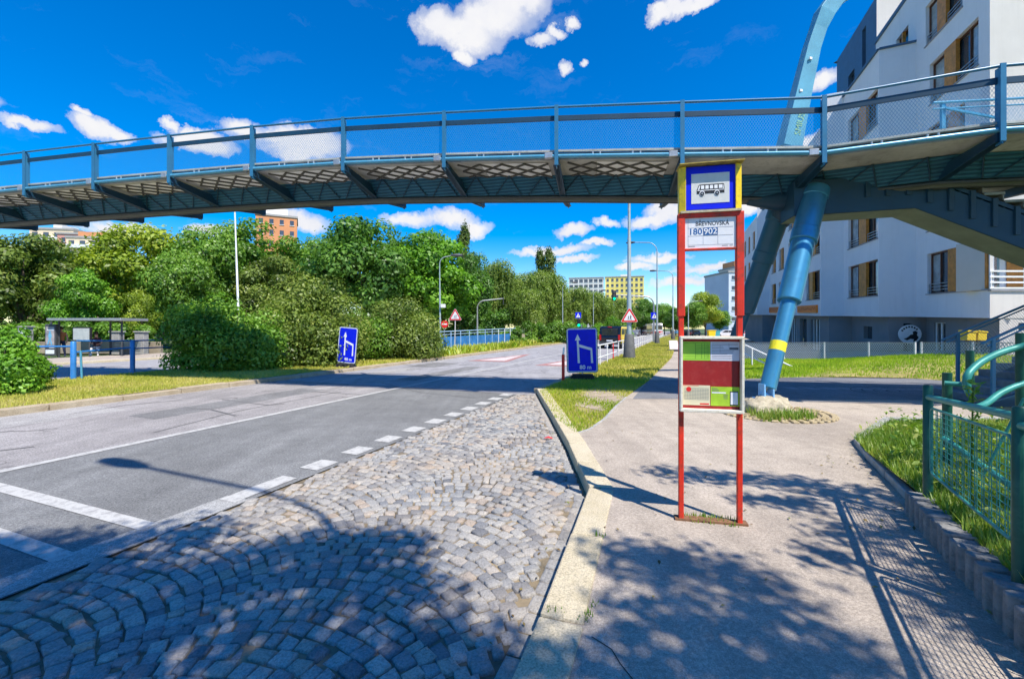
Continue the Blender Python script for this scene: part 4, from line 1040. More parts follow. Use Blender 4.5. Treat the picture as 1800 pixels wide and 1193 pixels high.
mb.build('back_wall', M['render_white'], wb)
# round sign on its dark door
rs = thing('round_sign', 'round white sign with black emblem hanging at a dark doorway of the white building', 'sign', tuple(pt2(sE, -1.1, -.25)))
o = pt2(sE, -1.05, -.35); xs = V((.95, -.3, 0)).normalized()
q = MB(); q.plate(o, xs, UP, circ(0, 0, .46, 36), -.06); q.build('disc', M['white'], rs)
q = MB(); ns_ = xs.cross(UP)
q.plate(o + ns_ * .004, xs, UP, [(-.05, -.10), (.02, -.02), (.12, .0), (.10, .12), (.20, .17), (.30, .10), (.27, -.05), (.34, -.15), (.26, -.30), (.12, -.38), (.15, -.25), (.02, -.22), (-.12, -.30), (-.26, -.22), (-.14, -.18)], .006)
for k in range(7):
    a = math.radians(150 - k * 18); q.plate(o + ns_ * .004 + xs * (.36 * math.cos(a)) + UP * (.36 * math.sin(a)), xs * math.sin(a) - UP * math.cos(a), UP * math.sin(a) + xs * math.cos(a), [(-.035, -.04), (.035, -.04), (.035, .04), (-.035, .04)], .006)
q.build('emblem', M['black'], rs); q = MB(); q.beam(o - xs * .05 - UP * .4 + ns_ * -.05, o - xs * .05 - UP * 1.1 + ns_ * -.05, .06, .06); q.build('sign_post', M['grey_dark'], rs)
# yellow boxes by the wall
for k, (px, lab) in enumerate(((1708, 'left yellow box behind the wire fence under the white building corner'), (1727, 'right yellow box behind the wire fence under the white building corner'))):
    o = P(px, 598, 15.2); t_ = thing('yellow_box', lab, 'box', tuple(o), 'yellow boxes by the wall')
    q = MB(); q.prism([o + V(p) for p in ((-.16, 0, -.0), (.16, 0, -.02), (.17, 0, .26), (-.14, 0, .30))], V((0, .3, 0))); q.build('body', M['yellow'], t_, .02, 2)
    q = MB(); q.prism([o + V(p) for p in ((-.16, -.02, .30), (.19, -.02, .26), (.19, -.02, .31), (-.15, -.02, .35))], V((0, .34, 0))); q.build('lid', M['yellow'], t_, .01, 2)
    q = MB(); q.beam(o + V((0, .15, -.6)), o + V((0, .15, 0)), .08, .08); q.build('stand', M['grey_dark'], t_)
# ------------------------------------------------------------------ distant buildings
def grid_block(name, label, c, ang, w, d, h, rows, cols, wall, wincol, sidecols=3, roofbox=None, wfrac=.55, hfrac=.5, balc=None, cat='building', z0=0., band=None, skip=()):
    t_ = thing(name, label, cat, (c[0], c[1], z0))
    x = V((math.cos(ang), math.sin(ang), 0)); y = V((-math.sin(ang), math.cos(ang), 0)); o = V((c[0], c[1], z0))
    q = MB(); q.frame(o, x, y, UP, (-w / 2, -d / 2, -1), (w / 2, d / 2, h)); q.build('wall', wall, t_)
    ph = h / rows
    def win_face(org, dx, nn, width, nc):
        for r_ in range(rows):
            for k in range(nc):
                if (r_, k) in skip: continue
                pw_ = width / nc; cx = -width / 2 + pw_ * (k + .5); z = ph * (r_ + .5)
                q = MB(); q.frame(org + dx * cx + UP * z, dx, nn, UP, (-pw_ * wfrac / 2, -.02, -ph * hfrac / 2), (pw_ * wfrac / 2, .06, ph * hfrac / 2)); wn = q.build('window', wincol, t_)
                if not band:
                    q = MB(); q.frame(org + dx * cx + UP * (z - ph * hfrac / 2), dx, nn, UP, (-pw_ * wfrac / 2 - .1, 0, -.12), (pw_ * wfrac / 2 + .1, .15, 0)); q.build('sill', M['white'], wn)
    win_face(o - y * d / 2, x, -y, w, cols)
    if sidecols: win_face(o - x * w / 2, y, -x, d, sidecols)
    q = MB(); q.frame(o + UP * h, x, y, UP, (-w / 2 - .2, -d / 2 - .2, 0), (w / 2 + .2, d / 2 + .2, .5)); q.build('cornice', M['concrete'], t_)
    if roofbox:
        for (a0, a1, hh, mm) in roofbox:
            q = MB(); q.frame(o + UP * (h + .5), x, y, UP, (w * a0, -d * .3, 0), (w * a1, d * .3, hh)); q.build('roof_structure', mm, t_)
    if balc:
        for r_ in range(rows):
            q = MB(); q.frame(o - y * d / 2 + UP * (ph * r_), x, -y, UP, (w * balc[0], .0, .1), (w * balc[1], 1.2, 1.0)); q.build('balcony', M['white'], t_)
    return t_
M['far_pink'] = mat('salmon_facade', (.62, .30, .24), .85, 0, .1, .2); M['far_cream'] = mat('cream_facade', (.72, .58, .40), .85, 0, .1, .2)
M['far_orange'] = mat('orange_facade', (.62, .27, .12), .85, 0, .12, .2); M['far_yellow'] = mat('yellow_facade', (.80, .66, .18), .85, 0, .08, .1)
M['far_white'] = mat('pale_facade', (.72, .70, .65), .85, 0, .08, .1); M['far_grey'] = mat('bluegrey_facade', (.58, .64, .72), .85, 0, .08, .2)
M['far_win'] = mat('far_window', (.07, .085, .11), .15, 0, .3, 1.)
def at(px, Y): return ((px - CX) / F * Y, Y)
def hz(py, Y): return EYE + (HOR - py) / F * Y
p = at(1031, 250); grid_block('tower_block', 'pale grey tower block beside the yellow tower on the far horizon', p, -.22, 19, 12, hz(491, 250), 10, 7, M['far_white'], M['far_win'], 0, None, .72, .55)
p = at(1097, 250); grid_block('tower_block', 'yellow tower block on the far horizon right of the pale tower', p, -.22, 21, 12, hz(489, 250), 10, 8, M['far_yellow'], M['far_win'], 0, [(-.1, .1, 1.2, M['far_white'])], .5, .5)
p = at(1279, 124); grid_block('apartment_block', 'pale blue grey five storey block behind the bus stop sign', (p[0], p[1]), .10, 6.9, 12, hz(484, 124), 6, 2, M['far_grey'], M['far_win'], 0, None, .5, .38)
p = at(1308, 131); grid_block('apartment_block', 'white and orange block with glazed stair column behind the pale blue grey block', p, .10, 10, 10, hz(474, 131), 6, 3, M['far_white'], M['far_win'], 0, [(-.5, .5, 1.6, M['far_orange'])], .6, .6)
p = at(117, 130); grid_block('apartment_block', 'cream apartment block with white balconies above the trees at left', p, .15, 11, 10, hz(410, 130), 9, 4, M['far_cream'], M['far_win'], 0, [(-.1, .1, 1.5, M['far_white'])], .5, .5, (-.4, .3))
p = at(143, 126); grid_block('apartment_block', 'narrow salmon pink apartment block above the trees at left', p, .15, 6, 8, hz(417, 126), 9, 2, M['far_pink'], M['far_win'], 0, None, .3, .4)
p = at(168, 124); t_ = grid_block('apartment_block', 'cream block with an orange roof edge right of the pink block', p, .15, 8, 9, hz(424, 124), 9, 3, M['far_cream'], M['far_win'], 0, [(-.3, .5, 1.6, M['far_orange'])], .5, .5, (-.45, .45))
p = at(488, 118); t_ = grid_block('apartment_block', 'tall orange apartment block with rooftop antennas behind the trees', p, .45, 9.5, 10, hz(388, 118), 11, 4, M['far_orange'], M['far_win'], 3, [(-.5, .28, 2.0, M['far_white'])], .4, .45)
mb = MB()
for a in (-3.4, -1.5, .4, 1.1): mb.tube([V((p[0] + a, p[1] - 2, hz(388, 118))), V((p[0] + a, p[1] - 2, hz(388, 118) + 4.2 + .5 * a * .3))], .1, 6)
for a in (-.2, 1.0): mb.box(V((p[0] + a, p[1] - 2.2, hz(388, 118) + 3.4)), (.3, .2, 1.6))
mb.build('antenna', M['white'], t_)
# ------------------------------------------------------------------ lamp posts, traffic lights and railings
def lamp_post(label, o, h, arm=0., ang=0., base=True, r=.10, head=True, lean=0., sign=None, m=None):
    th = thing('street_lamp', label, 'street lamp', tuple(o), None); m = m or M['pole']
    top = o + UP * h + V((lean * h, 0, 0)); mb = MB()
    def at_(f): return o + (top - o) * f
    mb.tube([at_(0) - UP * .1, at_(.34), at_(.345), at_(.66), at_(.665), at_(1 if not arm else .94)], [r, r * .9, r * .78, r * .7, r * .58, r * .5], 12)
    if arm:
        d = V((math.cos(ang), math.sin(ang), 0)); R_ = min(.06 * h + .4, arm * .6); c0 = at_(.94); pts = [c0]
        for k in range(1, 9):
            q = math.pi / 2 * k / 8; pts.append(c0 + d * R_ * (1 - math.cos(q)) + UP * R_ * math.sin(q))
        pts.append(c0 + d * arm + UP * (R_ + .12)); mb.tube(pts, r * .42, 10)
        tip = pts[-1]
    mb.build('pole', m, th)
    if base: q = MB(); q.tube([o - UP * .05, o + UP * .08, o + UP * 1.25, o + UP * 1.3], [r * 2.5, r * 2.4, r * 1.75, r * 1.4], 14); q.build('base_sleeve', M['polebase'], th)
    if arm and head:
        q = MB(); q.tube([tip - d * .1, tip, tip + d * .35, tip + d * .75, tip + d * .85], [.05, .09, .14, .11, .03], 12); q.build('lamp_head', M['grey_dark'], th)
    return th
RVa = math.atan2(RV.y, RV.x)
o = G(1106, 630); big = lamp_post('tall tram style grey pole with dark base sleeve carrying the right warning sign', o, 9.7, 0, 0, True, .135)
nearest = big; c = o + UP * ((630 - 557.5) / F * o.y); sg = thing('warning_sign', 'red triangular children sign fixed to the tall grey pole on the verge', 'road sign', tuple(c))
warn_tri(sg, c + nw * .2, xw, nw, .92)
lamp_post('second grey street lamp along the right verge, arm reaching over the road', G(1155, 604), 10.2, 2.3, RVa, True, .11)
lamp_post('third, more distant grey street lamp along the right verge with arm over the road', G(1183, 597), 9.3, 2.3, RVa, True, .12)
lamp_post('far street lamp at the end of the right pavement, arm to the right', G(1210, 592), 6.2, 1.9, 0., True, .11)
lamp_post('grey street lamp with box halfway up standing behind the rounded hedge', G(774, 612), 7.2, 1.0, .1, False, .085, lean=-.008)
q = MB(); q.box(G(774, 612) + UP * 3.4 + V((.25, -.1, 0)), (.35, .3, .28)); q.build('camera_box', M['white'], bpy.data.objects['street_lamp.004'])
lamp_post('plain white pole without arm rising behind the dark bush', V((-17.2, 27.5, 0)), 9.0, 0, 0, False, .08, lean=-.035, m=M['white'])
for k, (px, py, top) in enumerate(((989, 596, 502), (1043, 593, 515), (1079, 591, 520))):
    o = G(px, py); lamp_post(('left', 'middle', 'right')[k] + ' one of three slim distant lamps in front of the willows', o, (py - top) / F * o.y, 1.5 if k < 2 else 0, .2, False, .09)
# lamp behind the viewer: only its shadow shows
lamp_post('grey street lamp beside the viewer whose shadow falls across the road', V((1.35, -.12, 0)), 8.45, 2.75, RVa, True, .085)
# traffic light masts
def mast(label, o, h, arm, ang, sig=True):
    th = thing('traffic_light', label, 'traffic light', tuple(o)); mb = MB(); d = V((math.cos(ang), math.sin(ang), 0)); R_ = .9
    pts = [o - UP * .1, o + UP * 1.4, o + UP * (h - R_)]
    for k in range(1, 7): q = math.pi / 2 * k / 6; pts.append(o + UP * (h - R_ + R_ * math.sin(q)) + d * R_ * (1 - math.cos(q)))
    pts.append(o + UP * (h + .25) + d * arm); mb.tube(pts, [.12, .12, .09] + [.08] * 6 + [.05], 10); mb.build('mast', M['steel'], th)
    tip = pts[-1]; mb = MB()
    if sig:
        mb.box(tip + UP * -.1, (.42, .3, 1.15)); mb.build('signal_head', M['black'], th, .03, 2)
        n_ = V((0, -1, 0)); q = MB()
        q.plate(tip + V((0, -.155, -.46)), V((1, 0, 0)), UP, circ(0, 0, .15, 16), .02); q.build('green_lamp', M['sig_green'], th)
        q = MB()
        for dz in (-.08, .28): q.plate(tip + V((0, -.155, dz)), V((1, 0, 0)), UP, circ(0, 0, .14, 16), .015)
        q.build('unlit_lamp', M['grey_dark'], th)
    else:
        mb.box(tip + UP * -.3, (.08, .35, .9)); mb.build('signal_head', M['grey_dark'], th, .02, 1)
    return th
def cross_sign(th, c, s):
    q = MB(); q.plate(c, V((1, 0, 0)), UP, [(-s / 2, -s / 2), (s / 2, -s / 2), (s / 2, s / 2), (-s / 2, s / 2)], .03); q.build('crossing_sign', M['sign_blue'], th)
    q = MB(); q.plate(c + V((0, -.035, 0)), V((1, 0, 0)), UP, [(-s * .38, -s * .36), (s * .38, -s * .36), (0, s * .36)], .01); q.build('crossing_symbol', M['white_sign'], th)
    q = MB()
    for pl in person_shape(0, -s * .05, s * .42): q.plate(c + V((0, -.05, 0)), V((1, 0, 0)), UP, pl, .01)
    q.build('crossing_figure', M['ink'], th)
o = G(1149, 602); t_ = mast('traffic light on a curved mast over the right lane showing green', o, (602 - 521) / F * o.y, 68 / F * o.y, math.pi - .15); cross_sign(t_, o + UP * ((602 - 555) / F * o.y) + V((0, -.2, 0)), .75)
o = G(839, 601); mast('edge on traffic light on a curved mast by the blue railing', o, (601 - 528) / F * o.y, 46 / F * o.y, .12, False)
o = G(1016, 603); t_ = thing('traffic_light', 'low traffic light with pedestrian crossing sign peeking above the right blue sign', 'traffic light', tuple(o))
q = MB(); q.tube([o, o + UP * (603 - 552) / F * o.y], .06, 10); q.build('pole', M['steel'], t_)
zz = lambda y: (603 - y) / F * o.y
q = MB(); q.box(o + UP * zz(567) + V((.05, -.1, 0)), (.36, .28, .8)); q.build('signal_head', M['black'], t_, .03, 2)
q = MB(); q.plate(o + UP * zz(571.5) + V((.05, -.25, 0)), V((1, 0, 0)), UP, circ(0, 0, .15, 16), .02); q.build('green_lamp', M['sig_green'], t_)
cross_sign(t_, o + UP * zz(554) + V((0, -.1, 0)), .62)
# no entry sign behind the rounded hedge
o = G(781, 611); t_ = thing('no_entry_sign', 'small round no entry sign beside the rounded hedge', 'road sign', tuple(o)); q = MB(); q.tube([o, o + UP * 2.0], .03, 8); q.build('pole', M['steel'], t_)
c = o + UP * 1.95 + V((.03, -.06, 0)); q = MB(); q.plate(c, V((1, 0, 0)), UP, circ(0, 0, .30, 24), .02); q.build('disc', M['sign_red'], t_); q = MB(); q.plate(c + V((0, -.022, 0)), V((1, 0, 0)), UP, [(-.2, -.05), (.2, -.05), (.2, .05), (-.2, .05)], .005); q.build('bar', M['white_sign'], t_)
# white railing along the right kerb
wr = thing('white_railing', 'white tubular railing along the right kerb beyond the blue sign', 'railing', tuple(R(17, 3.35)))
q = MB(); q.tube([R(16.8, 3.3, .88), R(84, 3.3, .88)], .03, 8); q.build('top_rail', M['white'], wr); q = MB(); q.tube([R(16.8, 3.3, .36), R(84, 3.3, .36)], .022, 8); q.build('lower_rail', M['white'], wr)
for k in range(36):
    u = 16.8 + k * 1.92; q = MB(); q.tube([R(u, 3.3, -.1), R(u, 3.3, .88)], .028, 8); q.build('rail_post', M['sign_red'] if k in (3,) else M['white'], wr)
# blue railing on the median with two thick posts
br = thing('blue_railing', 'blue tubular railing with two thick posts on the median at left', 'railing', tuple(G(129, 665)))
pa, pb = G(129, 666), G(233, 656); dd = (pb - pa); M['royal'] = mat('royal_blue_paint', (.03, .19, .50), .4, .1, .2, 3, dirt=(.10, .22, .36), dirt_amt=.5)
for k in (0, 1):
    p = pa + dd * k; q = MB(); q.tube([p - UP * .1, p + UP * 1.16, p + UP * 1.19], [.075, .075, .05], 12); q.build('railing_post', M['royal'], br)
q = MB(); q.tube([pa - V((3.0, .35, -1.02)), pa + UP * 1.03], .03, 8); q.build('rail', M['royal'], br)
q = MB(); q.tube([pa + UP * .84, pb + UP * .92], .03, 8); q.build('rail', M['royal'], br)
q = MB(); q.tube([pb + UP * 1.2 - dd * .95, pb + UP * 1.16, pb + UP * 1.16 + dd * 1.6], .025, 8); q.build('rail', M['royal'], br)
q = MB(); q.tube([pb + UP * .88, pb + UP * .88 + dd * 1.6], .025, 8); q.build('rail', M['royal'], br)
q = MB(); q.tube([pa + V((.22, .05, -.1)), pa + V((.18, .05, .9))], .03, 8); q.build('brace', M['blue_light'], br)
# blue underpass parapet with railing
up = thing('underpass_parapet', 'low blue painted underpass parapet with light railing behind the weeds', 'parapet', tuple(G(830, 612)))
a, b = G(774, 617), G(906, 604); dd = (b - a); m_ = mat('faded_blue_wall', (.02, .17, .46), .7, 0, .35, 1.5, dirt=(.20, .30, .42), dirt_amt=.5)
hA = (617 - 592) / F * a.y; hB = (604 - 586) / F * b.y
q = MB(); q.prism([a, b, b + UP * hB, a + UP * hA], V((.1, .3, 0))); q.build('wall', m_, up)
q = MB(); rA, rB = (617 - 583) / F * a.y, (604 - 577) / F * b.y
q.tube([a + UP * rA, b + UP * rB], .035, 8); q.tube([a + UP * (rA - .22), b + UP * (rB - .22)], .025, 8); q.build('top_rail', mat('pale_blue_rail', (.32, .48, .66), .5), up)
for k in range(11):
    p = lerp(a, b, k / 10); hh = lerp(rA, rB, k / 10); q = MB(); q.tube([p, p + UP * hh], .035, 8); q.build('rail_post', M['white'] if k > 6 else bpy.data.materials['pale_blue_rail'], up)
mb = MB(); o = G(920, 603); st_ = thing('stone_bollard', 'small pale stone post in front of the far hedge', 'bollard', tuple(o)); mb.prism([o + V(p) for p in ((-.2, 0, 0), (.2, 0, 0), (.17, 0, .95), (-.17, 0, 1.0))], V((0, .3, 0))); mb.build('post', M['concrete_pale'], st_, .02, 1)
# chain link fence in front of the white building
cf = thing('wire_fence', 'grey chain link fence with slim posts on the lawn before the white building', 'fence', tuple(FL[1]))
mw = wiremat('chain_link', (.62, .64, .66), .085, .24)
TOPY = 602
def fpt(px):
    for (x0, Y0, z0_), (x1, Y1, z1_) in zip(fence_line[:-1], fence_line[1:]):
        if x0 <= px <= x1: t = (px - x0) / (x1 - x0); a0 = V(((x0 - CX) / F * Y0, Y0, z0_)); a1 = V(((x1 - CX) / F * Y1, Y1, z1_)); k = (px - CX) / F; d_ = a1 - a0; tt_ = (k * a0.y - a0.x) / (d_.x - k * d_.y); return a0 + d_ * tt_
pxs = [1300, 1378, 1449, 1527, 1608.5, 1619.5, 1710, 1820]
tops = []
for px in pxs:
    p = fpt(px); t = V((p.x, p.y, EYE - (TOPY - HOR) / F * p.y)); tops.append(t); q = MB(); q.tube([p - UP * .1, t + UP * .02], .035, 8); q.build('fence_post', M['white'], cf)
for k in range(len(pxs) - 1):
    if k == 4: continue
    p, q_ = fpt(pxs[k]), fpt(pxs[k + 1]); wire_panel('wire_mesh', p, q_, tops[k + 1], tops[k], mw, cf)
    q = MB(); q.tube([tops[k], tops[k + 1]], .012, 6); q.build('top_wire', M['steel'], cf)
wq = thing('white_handrail', 'white two bar handrail running down beside the lawn left of the blue leg', 'handrail', tuple(P(1325, 630, 19)))
for dy in (0, 16): q = MB(); q.tube([P(1296, 600 + dy, 19.5), P(1400, 648 + dy, 17.2)], .035, 8); q.build('rail', M['white'], wq)
for px, py in ((1322, 612), (1362, 630)):
    q = MB(); p = P(px, py, 18.6); q.tube([p, V((p.x, p.y, p.z - 1.0))], .03, 8); q.build('rail_post', M['white'], wq)
# display board and litter on the right pavement
o = G(1186, 617); bd = thing('display_board', 'small pale board on a dark foot at the edge of the far pavement', 'board', tuple(o))
q = MB(); q.box(o + UP * .05, (.9, .5, .1)); q.build('foot', M['black'], bd, .01, 1); q = MB(); q.prism([o + V(p) for p in ((-.38, -.1, .14), (.28, -.1, .14), (.22, .1, .75), (-.36, .1, .75))], V((0, .06, 0))); q.build('panel', mat('pale_pink_board', (.66, .58, .58), .6, 0, .2, 6), bd)
o = G(963, 772, ZR); lt = thing('litter', 'flattened red wrapper lying on the setts near the kerb', 'litter', tuple(o)); q = MB(); q.add([o + V(p) for p in ((-.06, -.02, .02), (.0, -.035, .035), (.07, -.02, .018), (.075, .025, .02), (.01, .03, .045), (-.055, .02, .02))], [(0, 1, 4, 5), (1, 2, 3, 4)]); q.build('wrapper', M['sign_red'], lt)
# ------------------------------------------------------------------ green fence on palisade blocks
gf = thing('green_fence', 'green tubular fence with wire mesh panels on concrete palisade blocks at right', 'fence', (3.1, 3.0, 0))
FA = V((3.46, 3.62, .20)); FB = V((2.79, 2.39, .24)); fd_ = (FB - FA); fe = V((fd_.x, fd_.y, 0)).normalized(); fstep = fd_.copy(); fstep.z = .03
posts = [FA, FB, FB + fstep, FB + fstep * 2, FB + fstep * 3]
HP = .92
for p in posts:
    q = MB(); q.tube([p - UP * .25, p + UP * HP, p + UP * (HP + .012)], [.033, .033, .024], 14); q.build('fence_post', M['green_paint'], gf)
for p0, p1 in zip(posts[:-1], posts[1:]):
    a = p0 + fe * .02; b = p1 - fe * .02
    q = MB(); q.tube([a + UP * (HP - .09), b + UP * (HP - .05)], .024, 12); q.build('top_tube', M['green_pale'], gf)
    q = MB(); a2 = a + fe * .05; b2 = b - fe * .05; zt0, zt1, zb0, zb1 = HP - .17, HP - .17, .22, .16
    A_, B_, C_, D_ = a2 + UP * zb0, b2 + UP * zb1, b2 + UP * zt1, a2 + UP * zt0
    def rnd(c, p, q_, r=.05, n=5):
        u = (p - c).normalized() * r; v = (q_ - c).normalized() * r
        return [c + u * (1 - math.sin(math.pi / 2 * k / n)) + v * (1 - math.cos(math.pi / 2 * k / n)) for k in range(n + 1)]
    loop = rnd(A_, D_, B_) + rnd(B_, A_, C_) + rnd(C_, B_, D_) + rnd(D_, C_, A_); loop.append(loop[0]); q.tube(loop, .011, 8, caps=False); q.build('panel_frame', M['green_pale'], gf)
    q = MB(); nv = 26
    for k in range(1, nv):
        t = k / nv; p = lerp(A_, B_, t); r_ = lerp(D_, C_, t); wv = fe.cross(UP) * .003 * (1 if k % 2 else -1); q.tube([p + wv, r_ + wv], .0028, 5, caps=False)
    nh = 13
    for k in range(1, nh):
        t = k / nh; q.tube([lerp(A_, D_, t), lerp(B_, C_, t)], .0028, 5, caps=False)
    q.build('wire_grid', M['green_pale'], gf)
# palisade blocks
rb = random.Random(9); k0 = FA - fe * .10 - V((.045, .0, 0))
M['palisade'] = mat('palisade_concrete', (.22, .215, .205), .9, 0, .3, 9, .005, 60, dirt=(.10, .10, .09), dirt_amt=.7)
pal = thing('palisade_edging', 'row of upright concrete palisade blocks under the green fence', 'edging', (3.0, 2.9, 0))
side = V((-fe.y, fe.x, 0))
if side.x > 0: side = -side
for k in range(34):
    c = FA - fe * .06 + fe * (.118 * k) + side * .045; c.z = 0; z = .200 + .0009 * k + rb.uniform(-.012, .012); q = MB()
    w = .047; dpt = .085 + rb.uniform(-.006, .006)
    prof = [(-w, dpt), (-w, -dpt * .55), (-w * .55, -dpt), (w * .55, -dpt), (w, -dpt * .55), (w, dpt)]
    q.prism([c + fe * a - side * b_ + UP * -.1 + side * rb.uniform(-.003, .003) for a, b_ in prof], UP * (z + .1)); q.build('palisade_block', M['palisade'], pal, .010, 2)
# second green railing behind, with the bent handrail
gr = thing('green_handrail', 'thick faded green bent handrail with posts behind the green fence', 'handrail', tuple(P(1720, 690, 4.4)))
q = MB(); q.tube([P(1705, 616, 4.9), P(1705, 676, 4.9)], .037, 14); q.build('handrail_post', M['green_paint'], gr)
q = MB(); q.tube([P(1794, 585, 4.3), P(1794, 760, 4.3)], .037, 14); q.build('handrail_post', M['green_paint'], gr)
q = MB(); q.tube([P(1665, 655, 4.55), P(1665, 830, 4.55)], .04, 14); q.build('handrail_post', M['green_paint'], gr)
def smooth(pts, n=6):
    out = []
    for i in range(len(pts) - 1):
        p0, p1, p2, p3 = pts[max(i - 1, 0)], pts[i], pts[i + 1], pts[min(i + 2, len(pts) - 1)]
        for k in range(n):
            t = k / n; out.append(.5 * ((2 * p1) + (p2 - p0) * t + (2 * p0 - 5 * p1 + 4 * p2 - p3) * t * t + (3 * p1 - p0 - 3 * p2 + p3) * t ** 3))
    out.append(pts[-1]); return out
q = MB(); q.tube(smooth([P(1704, 690, 4.2), P(1699, 676, 4.2), P(1701, 660, 4.2), P(1710, 648, 4.22), P(1728, 634, 4.25), P(1760, 619, 4.28), P(1800, 608, 4.25), P(1880, 590, 4.0)]), .032, 14); q.build('bent_tube', M['green_pale'], gr)
q = MB(); q.tube(smooth([P(1716, 716, 4.0), P(1735, 708, 4.05), P(1760, 690, 4.1), P(1800, 674, 4.1), P(1880, 655, 4.0)]), .028, 14); q.build('lower_tube', M['green_pale'], gr)
q = MB(); q.tube([P(1660, 673, 4.5), P(1700, 676, 4.4)], .024, 12); q.build('lower_tube', M['green_pale'], gr)
q = MB(); q.tube([P(1660, 770, 4.5), P(1800, 870, 3.4)], .026, 12); q.build('lower_tube', M['green_pale'], gr)
q = MB(); q.tube([P(1720, 850, 4.1), P(1800, 700, 3.9)], .012, 8); q.build('lower_tube', M['green_pale'], gr)
# ------------------------------------------------------------------ vehicles
M['car_black'] = mat('black_car_paint', (.012, .012, .014), .25, .2, .2, 2, coat=.5); M['car_white'] = mat('white_car_paint', (.75, .75, .76), .3, 0, .05, 2, coat=.5)
M['car_yellow'] = mat('yellow_car_paint', (.85, .62, .01), .3, 0, .06, 2, coat=.5); M['car_red'] = mat('red_bus_paint', (.60, .03, .03), .3, 0, .08, 2, coat=.4)
M['car_grey'] = mat('grey_car_paint', (.20, .21, .23), .3, .3, .1, 2, coat=.4); M['car_blue'] = mat('blue_bus_paint', (.12, .34, .62), .35, 0, .1, 2, coat=.4)
M['car_glass'] = mat('car_glass', (.03, .035, .04), .06, 0, .4, 1, spec=1.); M['tail'] = mat('tail_lamp_red', (.55, .01, .01), .25, 0, .1, 4)
def vehicle(name, label, cat, loc, ang, L, W, H, prof, body, belt, wins, wheels, wr=.32, two=None, front_glass=None, group=None):
    """prof: side outline (x along length, z); wins: side windows as outlines; built about the origin, then placed"""
    th = thing(name, label, cat, (0, 0, 0), group); X = V((1, 0, 0)); Y = V((0, 1, 0))
    q = MB(); q.prism([V((x, -W / 2, z)) for x, z in prof], V((0, W, 0))); q.build('body', body, th, .07, 3)
    if two:
        for s in (-1, 1):
            q = MB(); q.prism([V((x, s * (W / 2 + .003), z)) for x, z in two[0]], V((0, s * .012, 0))); q.build('side_panel', two[1], th, .004, 1)
    for s in (-1, 1):
        for wn in wins:
            q = MB(); q.prism([V((x, s * (W / 2 + .008), z)) for x, z in wn], V((0, s * .012, 0))); q.build('window', M['car_glass'], th)
        for x in wheels:
            q = MB(); q.tube([V((x, s * (W / 2 - .2), wr)), V((x, s * (W / 2 + .012), wr))], wr, 18); w = q.build('wheel', M['rubber'], th)
            q = MB(); q.tube([V((x, s * (W / 2 + .0), wr)), V((x, s * (W / 2 + .02), wr))], wr * .6, 14); q.build('rim', M['steel'], w)
    for (x, z0, z1, y0, y1, m, nm, out) in front_glass or ():
        q = MB(); xs = sorted((x, x + out)); q.frame(V((0, 0, 0)), X, Y, UP, (xs[0], y0, z0), (xs[1], y1, z1)); q.build(nm, m, th, .01, 1)
    th.location = loc; th.rotation_euler = (0, 0, ang); return th
UANG = math.atan2(RU.y, RU.x)
def gl(px, py): return tuple(G(px, py, ZR))
# van: rear towards us (rear at x = -L/2)
vp = [(-2.1, .35), (-2.15, .9), (-1.98, 1.80), (-1.75, 1.90), (.75, 1.90), (1.35, 1.25), (2.1, 1.05), (2.15, .35)]
vehicle('van', 'black and yellow van seen from behind driving away on the right lane', 'van', gl(1082, 611), UANG - .09, 4.3, 1.80, 1.9, vp, M['car_black'], 1.2,
        [[(-1.7, 1.2), (-.5, 1.2), (-.5, 1.7), (-1.65, 1.7)], [(-.35, 1.2), (1.1, 1.2), (.72, 1.7), (-.35, 1.7)]], (-1.35, 1.35), .33, ([(-1.7, .5), (2.1, .5), (2.1, 1.0), (1.35, 1.2), (.72, 1.86), (-1.78, 1.86), (-1.9, 1.0)], M['car_yellow']),
        [(-2.12, 1.12, 1.70, -.68, .68, M['car_glass'], 'rear_window', -.03), (-2.16, .72, 1.18, -.90, -.72, M['tail'], 'tail_lamp', -.03), (-2.16, .72, 1.18, .72, .90, M['tail'], 'tail_lamp', -.03), (-2.03, 1.80, 1.86, -.18, .18, M['tail'], 'brake_lamp', -.06), (-2.16, .36, .58, -.88, .88, M['grey_dark'], 'bumper', -.08), (-2.17, .62, .73, -.26, .26, M['white_sign'], 'number_plate', -.02)])
bp = [(-6, .3), (-6, 2.6), (-5.8, 2.95), (5.8, 2.95), (6, 2.6), (6, .3)]
def bus(label, loc, ang, low, face=1):
    ws = [[(-5.7 + 1.45 * k, 1.25), (-4.35 + 1.45 * k, 1.25), (-4.35 + 1.45 * k, 2.3), (-5.7 + 1.45 * k, 2.3)] for k in range(8)]
    return vehicle('bus', label, 'bus', loc, ang, 12, 2.5, 3, bp, M['car_white'], 1, ws, (-3.4, 3.6), .48, ([(-5.9, .35), (5.9, .35), (5.9, .95), (-5.9, .95)], low),
        [(6, 1.45, 2.4, -1.1, 1.1, M['car_glass'], 'windscreen', .03), (6, .32, 1.05, -1.22, 1.22, low, 'front_apron', .02), (6.02, .62, .8, -1.1, -.75, M['white_sign'], 'headlight', .03), (6.02, .62, .8, .75, 1.1, M['white_sign'], 'headlight', .03), (6, 2.6, 2.82, -.8, .8, M['black'], 'destination_board', .02)])
bus('white and red bus coming towards the viewer far down the road', gl(1145, 588.8), UANG + math.pi + .30, M['car_red'])
bus('white bus half hidden behind the red and white bus at the far stop', (at(1128, 122)[0], 122, ZR), UANG + math.pi + .1, M['car_white'])
bus('blue and white bus in the distance right of the lamp posts', (at(1189, 128)[0], 128, ZR), UANG + math.pi + .05, M['car_blue'])
